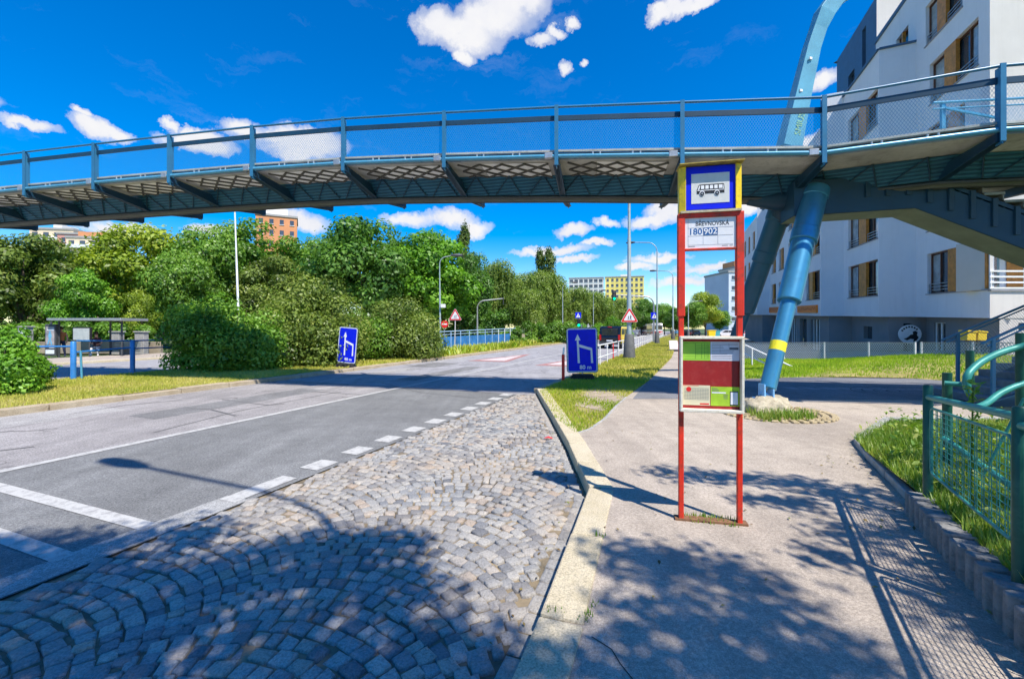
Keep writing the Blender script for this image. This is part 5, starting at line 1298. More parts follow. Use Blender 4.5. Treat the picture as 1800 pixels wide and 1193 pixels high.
cp = [(-2.1, .3), (-2.15, .8), (-1.75, .95), (-1.2, 1.4), (.35, 1.42), (1.05, .95), (2.05, .78), (2.1, .3)]
cw = [[(-1.45, .95), (-1.1, 1.32), (-.35, 1.34), (-.35, .95)], [(-.28, .95), (-.28, 1.34), (.3, 1.33), (.85, .95)]]
def car(label, loc, ang, m):
    return vehicle('car', label, 'car', loc, ang, 4.2, 1.75, 1.42, cp, m, 1, cw, (-1.3, 1.3), .31, None,
        [(-1.8, 0.98, 1.28, -.6, .6, M['car_glass'], 'rear_window', .2), (2.08, .55, .72, -.82, -.5, M['white_sign'], 'headlight', .03), (2.08, .55, .72, .5, .82, M['white_sign'], 'headlight', .03), (-2.14, .6, .78, -.82, -.55, M['tail'], 'tail_lamp', -.03), (-2.14, .6, .78, .55, .82, M['tail'], 'tail_lamp', -.03)])
car('grey car on the far road left of the white buses', (at(1116, 95)[0], 95, ZR), UANG + math.pi, M['car_grey'])
car('dark car parked far off below the trees, left of the trunks', (at(1206, 90)[0], 90, ZR), UANG, M['car_black'])
car('grey car parked far off below the trees, close to the trunks', (at(1219, 98)[0], 98, ZR), UANG + .3, M['car_grey'])
car('white car parked before the pale blue grey block seen between the sign posts', (at(1276, 84)[0], 84, ZR), 2.9, M['car_white'])
car('dark red car parked right of the white car between the sign posts', (at(1290, 92)[0], 92, ZR), 2.8, M['car_red'])
car('white car far right beside the dark slanted bridge leg', (at(1330, 70)[0], 70, -.1), 2.9, M['car_white'])
o = V((at(1252, 78)[0], 78, -.1)); t_ = thing('recycling_bin', 'yellow recycling bin between the bus stop posts in the distance', 'bin', tuple(o))
q = MB(); q.prism([o + V(p) for p in ((-.55, 0, .1), (.55, 0, .1), (.65, 0, 1.25), (-.65, 0, 1.25))], V((0, .8, 0))); q.build('body', M['yellow'], t_, .04, 2); q = MB(); q.box(o + V((0, .4, 1.32)), (1.5, .9, .14)); q.build('lid', M['yellow'], t_, .04, 2)
o = V((at(1260.5, 79)[0], 79, -.1)); t_ = thing('recycling_bin', 'teal recycling bin right of the yellow bin in the distance', 'bin', tuple(o)); m_ = mat('teal_bin', (.05, .30, .34), .5)
q = MB(); q.prism([o + V(p) for p in ((-.5, 0, .1), (.5, 0, .1), (.6, 0, 1.2), (-.6, 0, 1.2))], V((0, .8, 0))); q.build('body', m_, t_, .04, 2); q = MB(); q.box(o + V((0, .4, 1.27)), (1.4, .9, .14)); q.build('lid', m_, t_, .04, 2)
# ------------------------------------------------------------------ bus shelter across the road
SY = 25.6
def sp(px, py, dy=0.): return P(px, py, SY + dy)
sh = thing('bus_shelter', 'grey glass bus shelter across the second carriageway with advertising panel', 'bus shelter', tuple(sp(150, 628)))
zb = sp(150, 628).z
M['shglass'] = mat('shelter_glass', (.20, .22, .23), .12, 0, .3, .8, spec=.8)
mb = MB(); a, b = sp(97, 562), sp(226, 562); mb.frame(a, V((1, 0, 0)), V((0, 1, 0)), UP, (0, -.5, -.06), ((b - a).x, 1.4, .09)); mb.build('roof', M['steel'], sh, .02, 1)
for px, dy in ((90, 1.2), (104, 0), (194, 1.2), (214, 0), (104, 1.2), (214, 1.2)):
    q = MB(); p = sp(px, 565, dy); q.tube([V((p.x, p.y, zb)), p], .05, 8); q.build('shelter_post', M['grey_dark'], sh)
q = MB(); q.prism([V((sp(105, 0).x, SY + 1.25, zb + .25)), V((sp(214, 0).x, SY + 1.25, zb + .25)), V((sp(214, 0).x, SY + 1.25, zb + .95)), V((sp(105, 0).x, SY + 1.25, zb + .95))], V((0, .04, 0))); q.build('back_panel', M['shglass'], sh)
q = MB(); q.box(V(((sp(185, 0).x + sp(214, 0).x) / 2, SY + .9, zb + .45)), (1.0, .35, .06)); q.box(V(((sp(185, 0).x + sp(214, 0).x) / 2, SY + .9, zb + .22)), (.9, .05, .4)); q.build('bench', M['grey_dark'], sh)
# advertising case with a figure poster
q = MB(); q.frame(V((sp(85, 0).x, SY - .2, zb + .1)), V((1, 0, 0)), V((0, 1, 0)), UP, (0, 0, 0), (sp(104, 0).x - sp(85, 0).x, .25, 1.85)); q.build('poster_case', M['grey_dark'], sh, .02, 1)
q = MB(); x0, x1 = sp(87, 0).x, sp(102, 0).x; q.frame(V((x0, SY - .215, zb)), V((1, 0, 0)), V((0, 1, 0)), UP, (0, 0, .6), (x1 - x0, .012, 1.8)); q.build('poster', mat('poster_blue_grey', (.20, .28, .38), .5, 0, .5, 2, col2=(.55, .45, .42)), sh)
q = MB()
for pl in person_shape(.26, 1.15, .8): q.plate(V((x0, SY - .216, zb)), V((1, 0, 0)), UP, pl, .006)
q.build('poster_figure', mat('poster_cyan', (.15, .42, .60), .5), sh)
q = MB(); q.frame(V((x0, SY - .216, zb)), V((1, 0, 0)), V((0, 1, 0)), UP, (0, -.004, .22), (x1 - x0, .01, .46)); q.frame(V((x0, SY - .216, zb)), V((1, 0, 0)), V((0, 1, 0)), UP, (.2, -.004, .56), (x1 - x0, .01, .7)); q.frame(V((x0, SY - .22, zb)), V((1, 0, 0)), V((0, 1, 0)), UP, (.1, -.004, 1.58), (x1 - x0, .01, 1.66)); q.build('poster_label', M['white_sign'], sh)
# info case
ic = thing('information_case', 'framed pale timetable case standing in front of the bus shelter', 'notice case', tuple(sp(142, 628, -.6)))
q = MB(); a, b = sp(127, 599, -.6), sp(159, 575, -.6); q.frame(V((a.x, a.y, a.z)), V((1, 0, 0)), V((0, 1, 0)), UP, (0, 0, 0), (b.x - a.x, .12, b.z - a.z)); q.build('case_frame', M['black'], ic, .01, 1)
q = MB(); q.frame(a, V((1, 0, 0)), V((0, 1, 0)), UP, (.06, -.01, .06), (b.x - a.x - .06, -.001, b.z - a.z - .06)); q.build('case_sheet', mat('pale_sheet', (.42, .45, .43), .5, 0, .15, 4), ic)
for px in (129, 157):
    q = MB(); p = sp(px, 599, -.55); q.tube([V((p.x, p.y, zb)), p], .03, 8); q.build('case_post', M['grey_dark'], ic)
# stone pillars of the wall behind the stop
for k, (px, top, lab) in enumerate(((45, 573, 'left of the bus shelter, carrying a pale notice'), (206, 582, 'partly behind the right end of the bus shelter'), (249, 582, 'standing free between shelter and dark bush'))):
    o = V((at(px, 28.6)[0], 28.6, -.1)); t_ = thing('gate_pillar', 'pale concrete pillar ' + lab, 'pillar', tuple(o), 'pillars behind the bus shelter')
    hgt = hz(top, 28.6) + .1; q = MB(); q.frame(o, V((1, 0, 0)), V((0, 1, 0)), UP, (-.3, -.2, 0), (.3, .2, hgt - .08)); q.build('shaft', M['concrete'], t_, .015, 1)
    q = MB(); q.frame(o, V((1, 0, 0)), V((0, 1, 0)), UP, (-.36, -.26, hgt - .08), (.36, .26, hgt)); q.build('cap', M['concrete'], t_, .015, 1)
    if k == 0:
        q = MB(); q.frame(o, V((1, 0, 0)), V((0, 1, 0)), UP, (-.24, -.22, .75), (.24, -.203, hgt - .15)); q.build('notice', M['white_sign'], t_)
        q = MB()
        for j in range(3): q.beam(o + V((-.16, -.225, 1.05 + .2 * j)), o + V((.16, -.225, 1.12 + .2 * j)), .05, .01)
        q.build('notice_mark', M['grey_dark'], t_)
# low stone wall behind the stop
o = V((at(40, 29)[0], 29.2, -.1)); t_ = thing('low_wall', 'low stained concrete wall running behind the bus shelter', 'wall', tuple(o))
q = MB(); q.frame(o, V((1, 0, 0)), V((0, 1, 0)), UP, (-6, 0, 0), (9.0, .25, .8)); q.build('wall', mat('stained_wall', (.30, .25, .18), .9, 0, .35, 1.5), t_, .02, 1)
# white van-like cabin of a white building glimpsed behind the light tree
# ------------------------------------------------------------------ people at the shelter
def skin_body(name, joints, edges, mats, zsplit, parent):
    """joints: (pos, radius); one continuous skinned surface"""
    me = bpy.data.meshes.new(name); me.from_pydata([tuple(j[0]) for j in joints], edges, [])
    o = bpy.data.objects.new(name, me); COL.objects.link(o)
    md = o.modifiers.new('skin', 'SKIN'); 
    for k, j in enumerate(joints): me.skin_vertices[0].data[k].radius = (j[1], j[1] * (j[2] if len(j) > 2 else 1)); me.skin_vertices[0].data[k].use_root = (k == 0)
    sub = o.modifiers.new('sub', 'SUBSURF'); sub.levels = 2; sub.render_levels = 2
    dg = bpy.context.evaluated_depsgraph_get(); m2 = bpy.data.meshes.new_from_object(o.evaluated_get(dg)); bpy.data.objects.remove(o)
    for m in mats: m2.materials.append(m)
    for p in m2.polygons: p.material_index = zsplit(p.center); p.use_smooth = True
    m2.name = name; b = bpy.data.objects.new(name, m2); COL.objects.link(b); b.parent = parent; return b
SKIN = mat('skin', (.55, .30, .20), .6, 0, .1, 5)
def person(label, loc, ang, seated, top, trousers, hair, bare_arms=True):
    th = thing('person', label, 'person', loc)
    if seated:
        J = [((0, 0, .52), .14), ((0, .02, .75), .13), ((0, -.02, 1.0), .15), ((0, -.05, 1.17), .06), ((0, -.08, 1.27), .075), ((0, -.09, 1.38), .09),
             ((-.19, -.03, 1.06), .06), ((-.25, -.12, .82), .045), ((-.12, -.32, .80), .035), ((-.06, -.40, .82), .03),
             ((.19, -.03, 1.06), .06), ((.26, -.12, .82), .045), ((.14, -.30, .74), .035), ((.07, -.38, .75), .03),
             ((-.10, -.08, .50), .10), ((-.13, -.46, .50), .07), ((-.13, -.44, .10), .045), ((-.13, -.60, .05), .04),
             ((.10, -.08, .50), .10), ((.14, -.44, .50), .07), ((.16, -.36, .10), .045), ((.17, -.52, .05), .04)]
    else:
        J = [((0, 0, .95), .14), ((0, -.02, 1.12), .12), ((0, -.05, 1.36), .15), ((0, -.08, 1.50), .055), ((0, -.11, 1.58), .075), ((0, -.12, 1.69), .09),
             ((-.20, -.04, 1.41), .06), ((-.27, -.06, 1.13), .045), ((-.22, -.24, .98), .035), ((-.19, -.31, .95), .03),
             ((.20, -.04, 1.41), .06), ((.28, -.02, 1.14), .045), ((.27, -.12, .90), .035), ((.26, -.16, .82), .03),
             ((-.10, 0, .88), .10), ((-.12, -.05, .50), .07), ((-.13, .02, .10), .045), ((-.13, -.13, .04), .04),
             ((.10, 0, .88), .10), ((.12, -.02, .50), .07), ((.14, .08, .10), .045), ((.15, -.07, .04), .04)]
    E = [(0, 1), (1, 2), (2, 3), (3, 4), (4, 5), (2, 6), (6, 7), (7, 8), (8, 9), (2, 10), (10, 11), (11, 12), (12, 13), (0, 14), (14, 15), (15, 16), (16, 17), (0, 18), (18, 19), (19, 20), (20, 21)]
    hip = J[0][0][2]; nk = J[3][0][2]
    def zs(c):
        if c.z > nk - .02: return 0
        if seated:
            if c.z < .09: return 3
            if c.z < .62 and c.y < .2: return 2
        else:
            if c.z < .08: return 3
            if c.z < hip + .02 and abs(c.x) < .235: return 2
        if bare_arms and abs(c.x) > .22 : return 0
        if bare_arms and seated and c.y < -.2: return 0
        return 1
    skin_body('body', J, E, [SKIN, top, trousers, M['black']], zs, th)
    hd = V(J[5][0]); bm = bmesh.new(); bmesh.ops.create_uvsphere(bm, u_segments=14, v_segments=10, radius=.112)
    for v in bm.verts:
        v.co.z *= 1.12
        if v.co.y < -.03 and v.co.z < .05: v.co *= .72
    me = bpy.data.meshes.new('hair'); bm.to_mesh(me); bm.free(); me.transform(Matrix.Translation(hd + V((0, .015, .02)))); me.materials.append(hair)
    for p in me.polygons: p.use_smooth = True
    link('hair', me, th)
    th.rotation_euler = (0, 0, ang); return th
CL = lambda n, c: mat(n, c, .85, 0, .15, 6)
hairb = mat('dark_hair', (.04, .022, .012), .7, 0, .3, 20)
person('person in an orange top standing behind the shelter poster case, head bowed', (at(108, SY + .3)[0], SY + .3, zb), .5, False, CL('orange_top', (.62, .22, .08)), CL('navy_trousers', (.03, .04, .10)), hairb)
q = sp(172, 628, .65); person('person in a dark top and white trousers sitting in the bus shelter', (at(170, SY + .75)[0], SY + .75, zb), .5, True, CL('maroon_top', (.07, .025, .03)), CL('white_trousers', (.66, .62, .60)), hairb)
# ------------------------------------------------------------------ foliage
def leaf_mesh(name, C, Nn, S, T, m, aspect=.55, bend=.18, along=None):
    n = len(C); r = rng.normal(size=(n, 3))
    if along is not None: r = along + r * .35
    t = r - Nn * (r * Nn).sum(1, keepdims=True); t /= np.linalg.norm(t, axis=1, keepdims=True) + 1e-9; b = np.cross(Nn, t)
    S = S[:, None]; w = S * aspect
    v = np.stack([C - t * S, C + b * w + Nn * S * bend, C + t * S, C - b * w + Nn * S * bend], 1).reshape(-1, 3)
    me = bpy.data.meshes.new(name); me.vertices.add(4 * n); me.vertices.foreach_set('co', v.astype(np.float32).ravel())
    me.loops.add(4 * n); me.loops.foreach_set('vertex_index', np.arange(4 * n, dtype=np.int32))
    me.polygons.add(n); me.polygons.foreach_set('loop_start', np.arange(0, 4 * n, 4, dtype=np.int32)); me.polygons.foreach_set('loop_total', np.full(n, 4, dtype=np.int32))
    me.update(calc_edges=True); a = me.attributes.new('tint', 'FLOAT', 'FACE'); a.data.foreach_set('value', np.clip(T, 0, 1).astype(np.float32)); me.materials.append(m); return me
def unit(n): d = rng.normal(size=(n, 3)); return d / np.linalg.norm(d, axis=1, keepdims=True)
def blob_leaves(blobs, n, size, up=.35, shell=.45, tintvar=.13, droop=0.):
    B = np.array([b[:6] for b in blobs], float); tb = np.array([b[6] if len(b) > 6 else .5 for b in blobs])
    w = (B[:, 3] * B[:, 4] + B[:, 4] * B[:, 5] + B[:, 3] * B[:, 5]); idx = rng.choice(len(B), n, p=w / w.sum())
    d = unit(n); d[:, 2] += up * .4; d /= np.linalg.norm(d, axis=1, keepdims=True)
    f = 1 - shell * rng.random(n) ** 1.6; f *= 1 + .12 * rng.normal(size=n)
    C = B[idx, :3] + d * B[idx, 3:6] * f[:, None]
    Nn = d + rng.normal(size=(n, 3)) * .42; Nn[:, 2] += up; Nn /= np.linalg.norm(Nn, axis=1, keepdims=True)
    T = tb[idx] + rng.normal(size=n) * tintvar
    return C, Nn, size * rng.uniform(.65, 1.35, n), T
def trunk(parent, h, r, m, limbs, lean=0.):
    mb = MB(); mb.tube([V((0, 0, -.15)), V((.02, 0, .25)), V((lean * .5, .02, h * .5)), V((lean, -.02, h))], [r * 1.45, r, r * .8, r * .45], 9)
    for (p, q, rr_) in limbs: mb.tube([V(p), (V(p) + V(q)) / 2 + V((0, 0, .2)), V(q)], [rr_, rr_ * .7, rr_ * .25], 6)
    o = mb.build('trunk', m); o.parent = parent; return o
def crown_blobs(n, cz, rx, rz, br, rnd, flat=.85, taper=0.):
    out = []
    for k in range(n):
        while True:
            p = [rnd.uniform(-1, 1) for _ in range(3)]; d = math.sqrt(sum(c * c for c in p))
            if .25 < d < 1: break
        g = d ** -.35; s = 1 - taper * p[2] * g
        b = br * rnd.uniform(.65, 1.3)
        out.append((p[0] * g * rx * s, p[1] * g * rx * s, cz + p[2] * g * rz, b * rnd.uniform(.9, 1.3), b * rnd.uniform(.9, 1.3), b * flat, rnd.uniform(.18, .82)))
    return out
def make_tree(name, label, cat, group, seed, lm, h, w, nblob, nleaf, size, br, bark='bark', low=.22, flat=.8, taper=.15, trunk_r=.16, aspect=.55):
    rnd = random.Random(seed); th = thing(name, label, cat, (0, 0, 0), group)
    cz = h * (low + (1 - low) / 2); rz = h * (1 - low) / 2 - br * .6; rx = w / 2 - br * .7
    bl = crown_blobs(nblob, cz, max(rx, .2), rz, br, rnd, flat, taper)
    C, Nn, S, T = blob_leaves(bl, nleaf, size)
    link('crown', leaf_mesh('crown', C, Nn, S, T, lm, aspect), th)
    limbs = []
    for b in rnd.sample(bl, min(8, len(bl))): limbs.append(((0, 0, h * low * rnd.uniform(.7, 1.5)), (b[0] * .8, b[1] * .8, b[2]), trunk_r * .4))
    trunk(th, h * .72, trunk_r, M[bark], limbs); th['tw'] = w; th['thh'] = h; return th
LM = {
 'mid': leafmat('leaf_mid_green', [(.055, .12, .012), (.105, .23, .022), (.18, .34, .035), (.29, .43, .06)]),
 'dark': leafmat('leaf_dark_green', [(.035, .10, .014), (.07, .175, .022), (.125, .265, .035), (.20, .36, .055)]),
 'yellow': leafmat('leaf_yellow_green', [(.11, .17, .012), (.20, .29, .02), (.32, .41, .03), (.45, .50, .06)]),
 'olive': leafmat('leaf_olive', [(.065, .10, .016), (.125, .19, .028), (.20, .28, .045), (.33, .38, .085)]),
 'bright': leafmat('leaf_bright_green', [(.06, .15, .010), (.12, .29, .018), (.20, .43, .03), (.32, .53, .055)]),
 'bushdark': leafmat('leaf_bush_green', [(.06, .15, .016), (.125, .27, .028), (.21, .40, .045), (.32, .50, .08)]),
 'birch': leafmat('leaf_birch', [(.085, .15, .022), (.155, .25, .035), (.24, .34, .055), (.35, .42, .11)]),
 'poplar': leafmat('leaf_poplar', [(.04, .08, .012), (.08, .14, .02), (.13, .19, .03), (.19, .25, .05)]),
 'grass': leafmat('grass_blades', [(.27, .34, .035), (.43, .45, .06), (.58, .53, .12), (.64, .55, .22)], .3),
 'lawn': leafmat('lawn_blades', [(.16, .32, .015), (.28, .46, .02), (.40, .56, .03), (.52, .58, .08)], .35),
 'verge': leafmat('verge_blades', [(.20, .33, .02), (.34, .44, .03), (.52, .52, .06), (.62, .55, .14)], .35),
 'lawnweed': leafmat('bed_blades', [(.08, .17, .015), (.16, .28, .025), (.30, .38, .05), (.46, .42, .14)], .35),
 'weed': leafmat('weed_leaves', [(.07, .16, .015), (.14, .28, .03), (.26, .36, .05), (.42, .42, .10)], .35),
}
def tmpl(kind):
    mk = make_tree
    return {
     'broad': lambda: mk('tree', 'x', 'tree', None, 1, LM['mid'], 10, 8, 56, 17000, .16, 1.25),
     'dark': lambda: mk('tree', 'x', 'tree', None, 2, LM['dark'], 10, 8, 62, 19000, .155, 1.2, low=.16),
     'yellow': lambda: mk('tree', 'x', 'tree', None, 3, LM['yellow'], 10, 8, 56, 17000, .155, 1.15, low=.2),
     'olive': lambda: mk('tree', 'x', 'tree', None, 4, LM['olive'], 10, 8, 58, 18000, .15, 1.1, low=.12, flat=.65),
     'bright': lambda: mk('tree', 'x', 'tree', None, 5, LM['bright'], 10, 8, 58, 17000, .165, 1.2, low=.14, flat=.62),
     'tall': lambda: mk('tree', 'x', 'tree', None, 6, LM['mid'], 12, 5.5, 50, 15000, .15, 1.0, low=.12),
     'slim': lambda: mk('tree', 'x', 'tree', None, 8, LM['yellow'], 5, 2.6, 22, 7000, .06, .5, low=.12, trunk_r=.06),
     'poplar': lambda: mk('poplar_tree', 'x', 'tree', None, 9, LM['poplar'], 16, 3.0, 44, 9000, .18, .85, low=.06, taper=.45, flat=1.5),
    }[kind]()
def birch():
    rnd = random.Random(21); th = thing('birch_tree', 'x', 'tree'); h, w = 10, 7
    bl = crown_blobs(40, 6.4, 2.6, 2.9, .95, rnd, 1.0, .25); C, Nn, S, T = blob_leaves(bl, 13000, .115)
    # hanging strands
    ns = 420; P0 = []; 
    for k in range(ns):
        b = rnd.choice(bl); a = rnd.uniform(0, 6.28); p = np.array([b[0] + math.cos(a) * b[3], b[1] + math.sin(a) * b[4], b[2] - .2]); L = rnd.uniform(.8, 2.6)
        for j in range(26): P0.append((p[0] + rnd.gauss(0, .06), p[1] + rnd.gauss(0, .06), p[2] - L * j / 26, b[6]))
    P0 = np.array(P0); n = len(P0); N2 = unit(n); N2[:, 2] *= .3; N2 /= np.linalg.norm(N2, axis=1, keepdims=True)
    C = np.concatenate([C, P0[:, :3]]); Nn = np.concatenate([Nn, N2]); S = np.concatenate([S, rng.uniform(.08, .14, n)]); T = np.concatenate([T, P0[:, 3] + rng.normal(size=n) * .2])
    link('crown', leaf_mesh('crown', C, Nn, S, T, LM['birch'], .5), th)
    trunk(th, 8.5, .13, M['birch_bark'], [((0, 0, 3 + k * .5), (math.cos(k * 2.4) * 1.9, math.sin(k * 2.4) * 1.9, 5.2 + k * .5), .05) for k in range(8)]); th['tw'] = w; th['thh'] = h; return th
TM = {}
def plant_tree(kind, px, top, Y, wpx, label, group=None, rz=None, z0=-.1):
    if kind not in TM: TM[kind] = (birch() if kind == 'birch' else tmpl(kind)); o = TM[kind]; first = True
    else: o = dup(TM[kind]); first = False
    X = (px - CX) / F * Y; h = hz(top, Y) - z0; w = wpx / F * Y
    o.location = (X, Y, z0); o.rotation_euler = (0, 0, rz if rz is not None else random.uniform(0, 6.28)); sw = w / o['tw']; shh = h / o['thh']
    o.scale = (sw, sw, shh); o['label'] = label
    if group: o['group'] = group
    elif 'group' in o: del o['group']
    return o
GL = 'trees behind the bus shelter'; GB = 'trees along the far side of the road'
plant_tree('olive', 40, 398, 36, 175, 'olive brown tree at the left edge of the photo above the hedge', GL)
plant_tree('bright', 142, 466, 33, 92, 'small bright green tree right of the olive brown tree', GL)
plant_tree('yellow', 252, 392, 42, 185, 'broad yellow green tree between the pink block and the white pole', GL)
plant_tree('broad', 368, 392, 43, 125, 'mid green tree just left of the white pole', GL)
plant_tree('tall', 440, 371, 50, 120, 'tallest narrow green tree, in front of the orange tower block', GL)
plant_tree('tall', 515, 404, 52, 105, 'narrow green tree right of the orange tower block', GL)
plant_tree('dark', 640, 378, 44, 190, 'large dark green tree above the olive hedge and leaning blue sign', GL)
plant_tree('bright', 762, 394, 48, 165, 'large bright green tree behind the lamp by the rounded hedge', GL)
plant_tree('dark', 835, 440, 55, 75, 'dark tree at the right end of the bright green tree', GL)
plant_tree('dark', 90, 430, 44, 130, 'dark tree behind the small bright green tree', GL)
plant_tree('broad', 318, 440, 38, 110, 'low mid green tree between yellow green tree and dark bush', GL)
plant_tree('broad', 575, 412, 60, 110, 'mid green tree peeking left of the large dark green tree', GL)
plant_tree('dark', 700, 420, 62, 120, 'dark tree filling the gap behind the two large trees', GL)
plant_tree('dark', 205, 455, 50, 120, 'dark tree deep behind the bus shelter roof', GL)
plant_tree('olive', 480, 440, 44, 120, 'olive tree right behind the big olive bush', GL)
plant_tree('slim', 249, 490, 31, 50, 'small slim yellow tree right of the bus shelter', GL)
for px, top, Y, w, lab in ((0, 440, 62, 150, 'dark tree deep behind the olive brown tree at the left edge'), (290, 452, 72, 190, 'dark tree deep behind the yellow green tree'), (430, 446, 78, 190, 'dark tree deep behind the white pole'), (555, 440, 82, 170, 'dark tree deep between the orange tower and the large dark green tree'), (800, 470, 60, 150, 'shady dark tree low behind the left warning sign'), (885, 485, 95, 130, 'dark tree deep behind the first birch')):
    plant_tree('dark', px, top, Y, w, lab, GL)
plant_tree('poplar', 817, 391, 85, 30, 'slim poplar top rising over the bright green tree')
plant_tree('poplar', 949, 436, 120, 27, 'left poplar of the pair above the birches')
plant_tree('poplar', 965, 433, 118, 27, 'right poplar of the pair above the birches')
for k, (px, top, Y, w, lab) in enumerate(((868, 448, 60, 92, 'birch right of the large bright green tree'), (912, 470, 64, 88, 'birch left of the two poplars'), (957, 468, 70, 92, 'birch in front of the two poplars'), (1003, 498, 74, 86, 'birch behind the leftmost slim lamp'), (1045, 506, 84, 84, 'birch behind the middle slim lamp, below the tower blocks'), (1085, 518, 92, 76, 'birch behind the hanging green traffic light'), (930, 500, 54, 84, 'low drooping birch above the stone post'))):
    plant_tree('birch', px, top, Y, w, lab, GB)
for px, top, Y, w, kd, lab in ((1128, 524, 110, 56, 'dark', 'dark round tree left of the lamp posts below the yellow tower'), (1168, 532, 118, 46, 'broad', 'tree between the second and third right lamp posts'), (1188, 540, 100, 40, 'dark', 'low dark tree behind the third right lamp post'), (1240, 510, 92, 62, 'yellow', 'tall sunlit tree seen between the bus stop posts'), (1218, 528, 84, 50, 'broad', 'round tree left of the tall sunlit tree between the posts'), (1265, 545, 110, 40, 'broad', 'low tree at the foot of the pale blue grey block'), (1316, 505, 95, 16, 'slim', 'thin young tree before the glazed stair column')):
    plant_tree(kd, px, top, Y, w, lab, GB)
for k, (px, top, Y, w, kd) in enumerate(((880, 520, 120, 120, 'dark'), (1000, 530, 130, 130, 'dark'), (1100, 545, 150, 110, 'dark'), (1180, 552, 160, 100, 'broad'))):
    plant_tree(kd, px, top, Y, w, ('dark tree mass behind the leftmost birches', 'dark tree behind the middle birches', 'dark tree far behind the hanging traffic light', 'far tree closing the end of the road')[k], GB)
# bushes and hedges: leaves down to the ground
def bush(name, label, px, base_py, top_py, wpx, lm, seed, nleaf, size, nb=30, depth=None, Y=None, cat='bush', group=None, boxy=False):
    rnd = random.Random(seed); Y = Y or (EYE * F / (base_py - HOR)); depth = depth or wpx / F * Y * .8
    h = hz(top_py, Y); w = wpx / F * Y; Yc = Y + depth * .35; th = thing(name, label, cat, ((px - CX) / F * Yc, Yc, 0), group)
    bl = []
    for k in range(nb):
        a = rnd.uniform(0, 6.28); rr_ = rnd.random() ** .5; x, y = math.cos(a) * rr_, math.sin(a) * rr_
        z = rnd.random() * (1 if boxy else math.sqrt(max(0, 1 - .75 * rr_ ** 2)))
        b = min(h, w) * rnd.uniform(.15, .26)
        bl.append((x * (w / 2 - b * .8), y * (depth / 2 - b * .6), max(b * .55, z * (h - b * .9)), b * 1.1, b * 1.1, b * .85, rnd.uniform(.2, .8)))
    C, Nn, S, T = blob_leaves(bl, nleaf, size, .3, .35); k = C[:, 2] > .02
    link('foliage', leaf_mesh('foliage', C[k], Nn[k], S[k], T[k], lm), th)
    mb = MB()
    for k in range(7):
        a = rnd.uniform(0, 6.28); q = rnd.uniform(.15, .7); b0 = V((math.cos(a) * w * .12, math.sin(a) * depth * .12, -.1)); b1 = V((math.cos(a) * w * .42 * q, math.sin(a) * depth * .42 * q, h * rnd.uniform(.5, .8))); mb.tube([b0, (b0 + b1) / 2 + V((0, 0, .1)), b1], [.05, .035, .012], 6)
    st_ = mb.build('stems', M['bark']); st_.parent = th; return th
bush('bush', 'bright green bush cut by the left edge of the photo on the median', -2, 698, 566, 160, LM['bright'], 31, 16000, .050, 34)
bush('bush', 'large dark green bush on the median left of the olive bushes', 392, 655, 492, 232, LM['bushdark'], 32, 30000, .066, 52)
bush('bush', 'tall olive green bush behind the leaning blue sign', 545, 645, 463, 225, LM['olive'], 33, 30000, .070, 60, depth=4.5)
bush('bush', 'lighter green low bush right of the leaning blue sign', 640, 634, 527, 120, LM['mid'], 34, 14000, .070, 34, depth=2.5)
bush('bush', 'rounded olive clipped bush at the right end of the median hedge', 706, 632, 503, 172, LM['olive'], 35, 26000, .068, 54)
bush('hedge', 'dark far hedge closing the view below the trees at left', 330, 0, 543, 900, LM['dark'], 37, 30000, .22, 120, depth=5, Y=72, cat='hedge', boxy=True)
bush('hedge', 'shady thicket behind the blue underpass wall and left warning sign', 815, 0, 540, 190, LM['dark'], 38, 14000, .15, 50, depth=3, Y=52, cat='hedge', boxy=True)
bush('hedge', 'long clipped hedge behind the bus shelter', 120, 0, 563, 380, LM['mid'], 36, 22000, .10, 80, depth=1.6, Y=30, cat='hedge', boxy=True)
for k, (px, b, t, w, kd, lab) in enumerate(((935, 603, 556, 80, 'mid', 'low green hedge piece beside the stone post'), (985, 602, 556, 80, 'mid', 'low green hedge piece behind the near blue sign, left half'), (1035, 599, 555, 90, 'bright', 'bright hedge piece behind the black and yellow van'), (1075, 596, 553, 80, 'bright', 'bright hedge piece right of the low traffic light'), (900, 605, 575, 60, 'mid', 'small bush at the end of the blue underpass wall'))):
    bush('bush', lab, px, b, t, w, LM[kd], 40 + k, 9000, .11, 24, depth=4., group='hedge along the far side of the road')
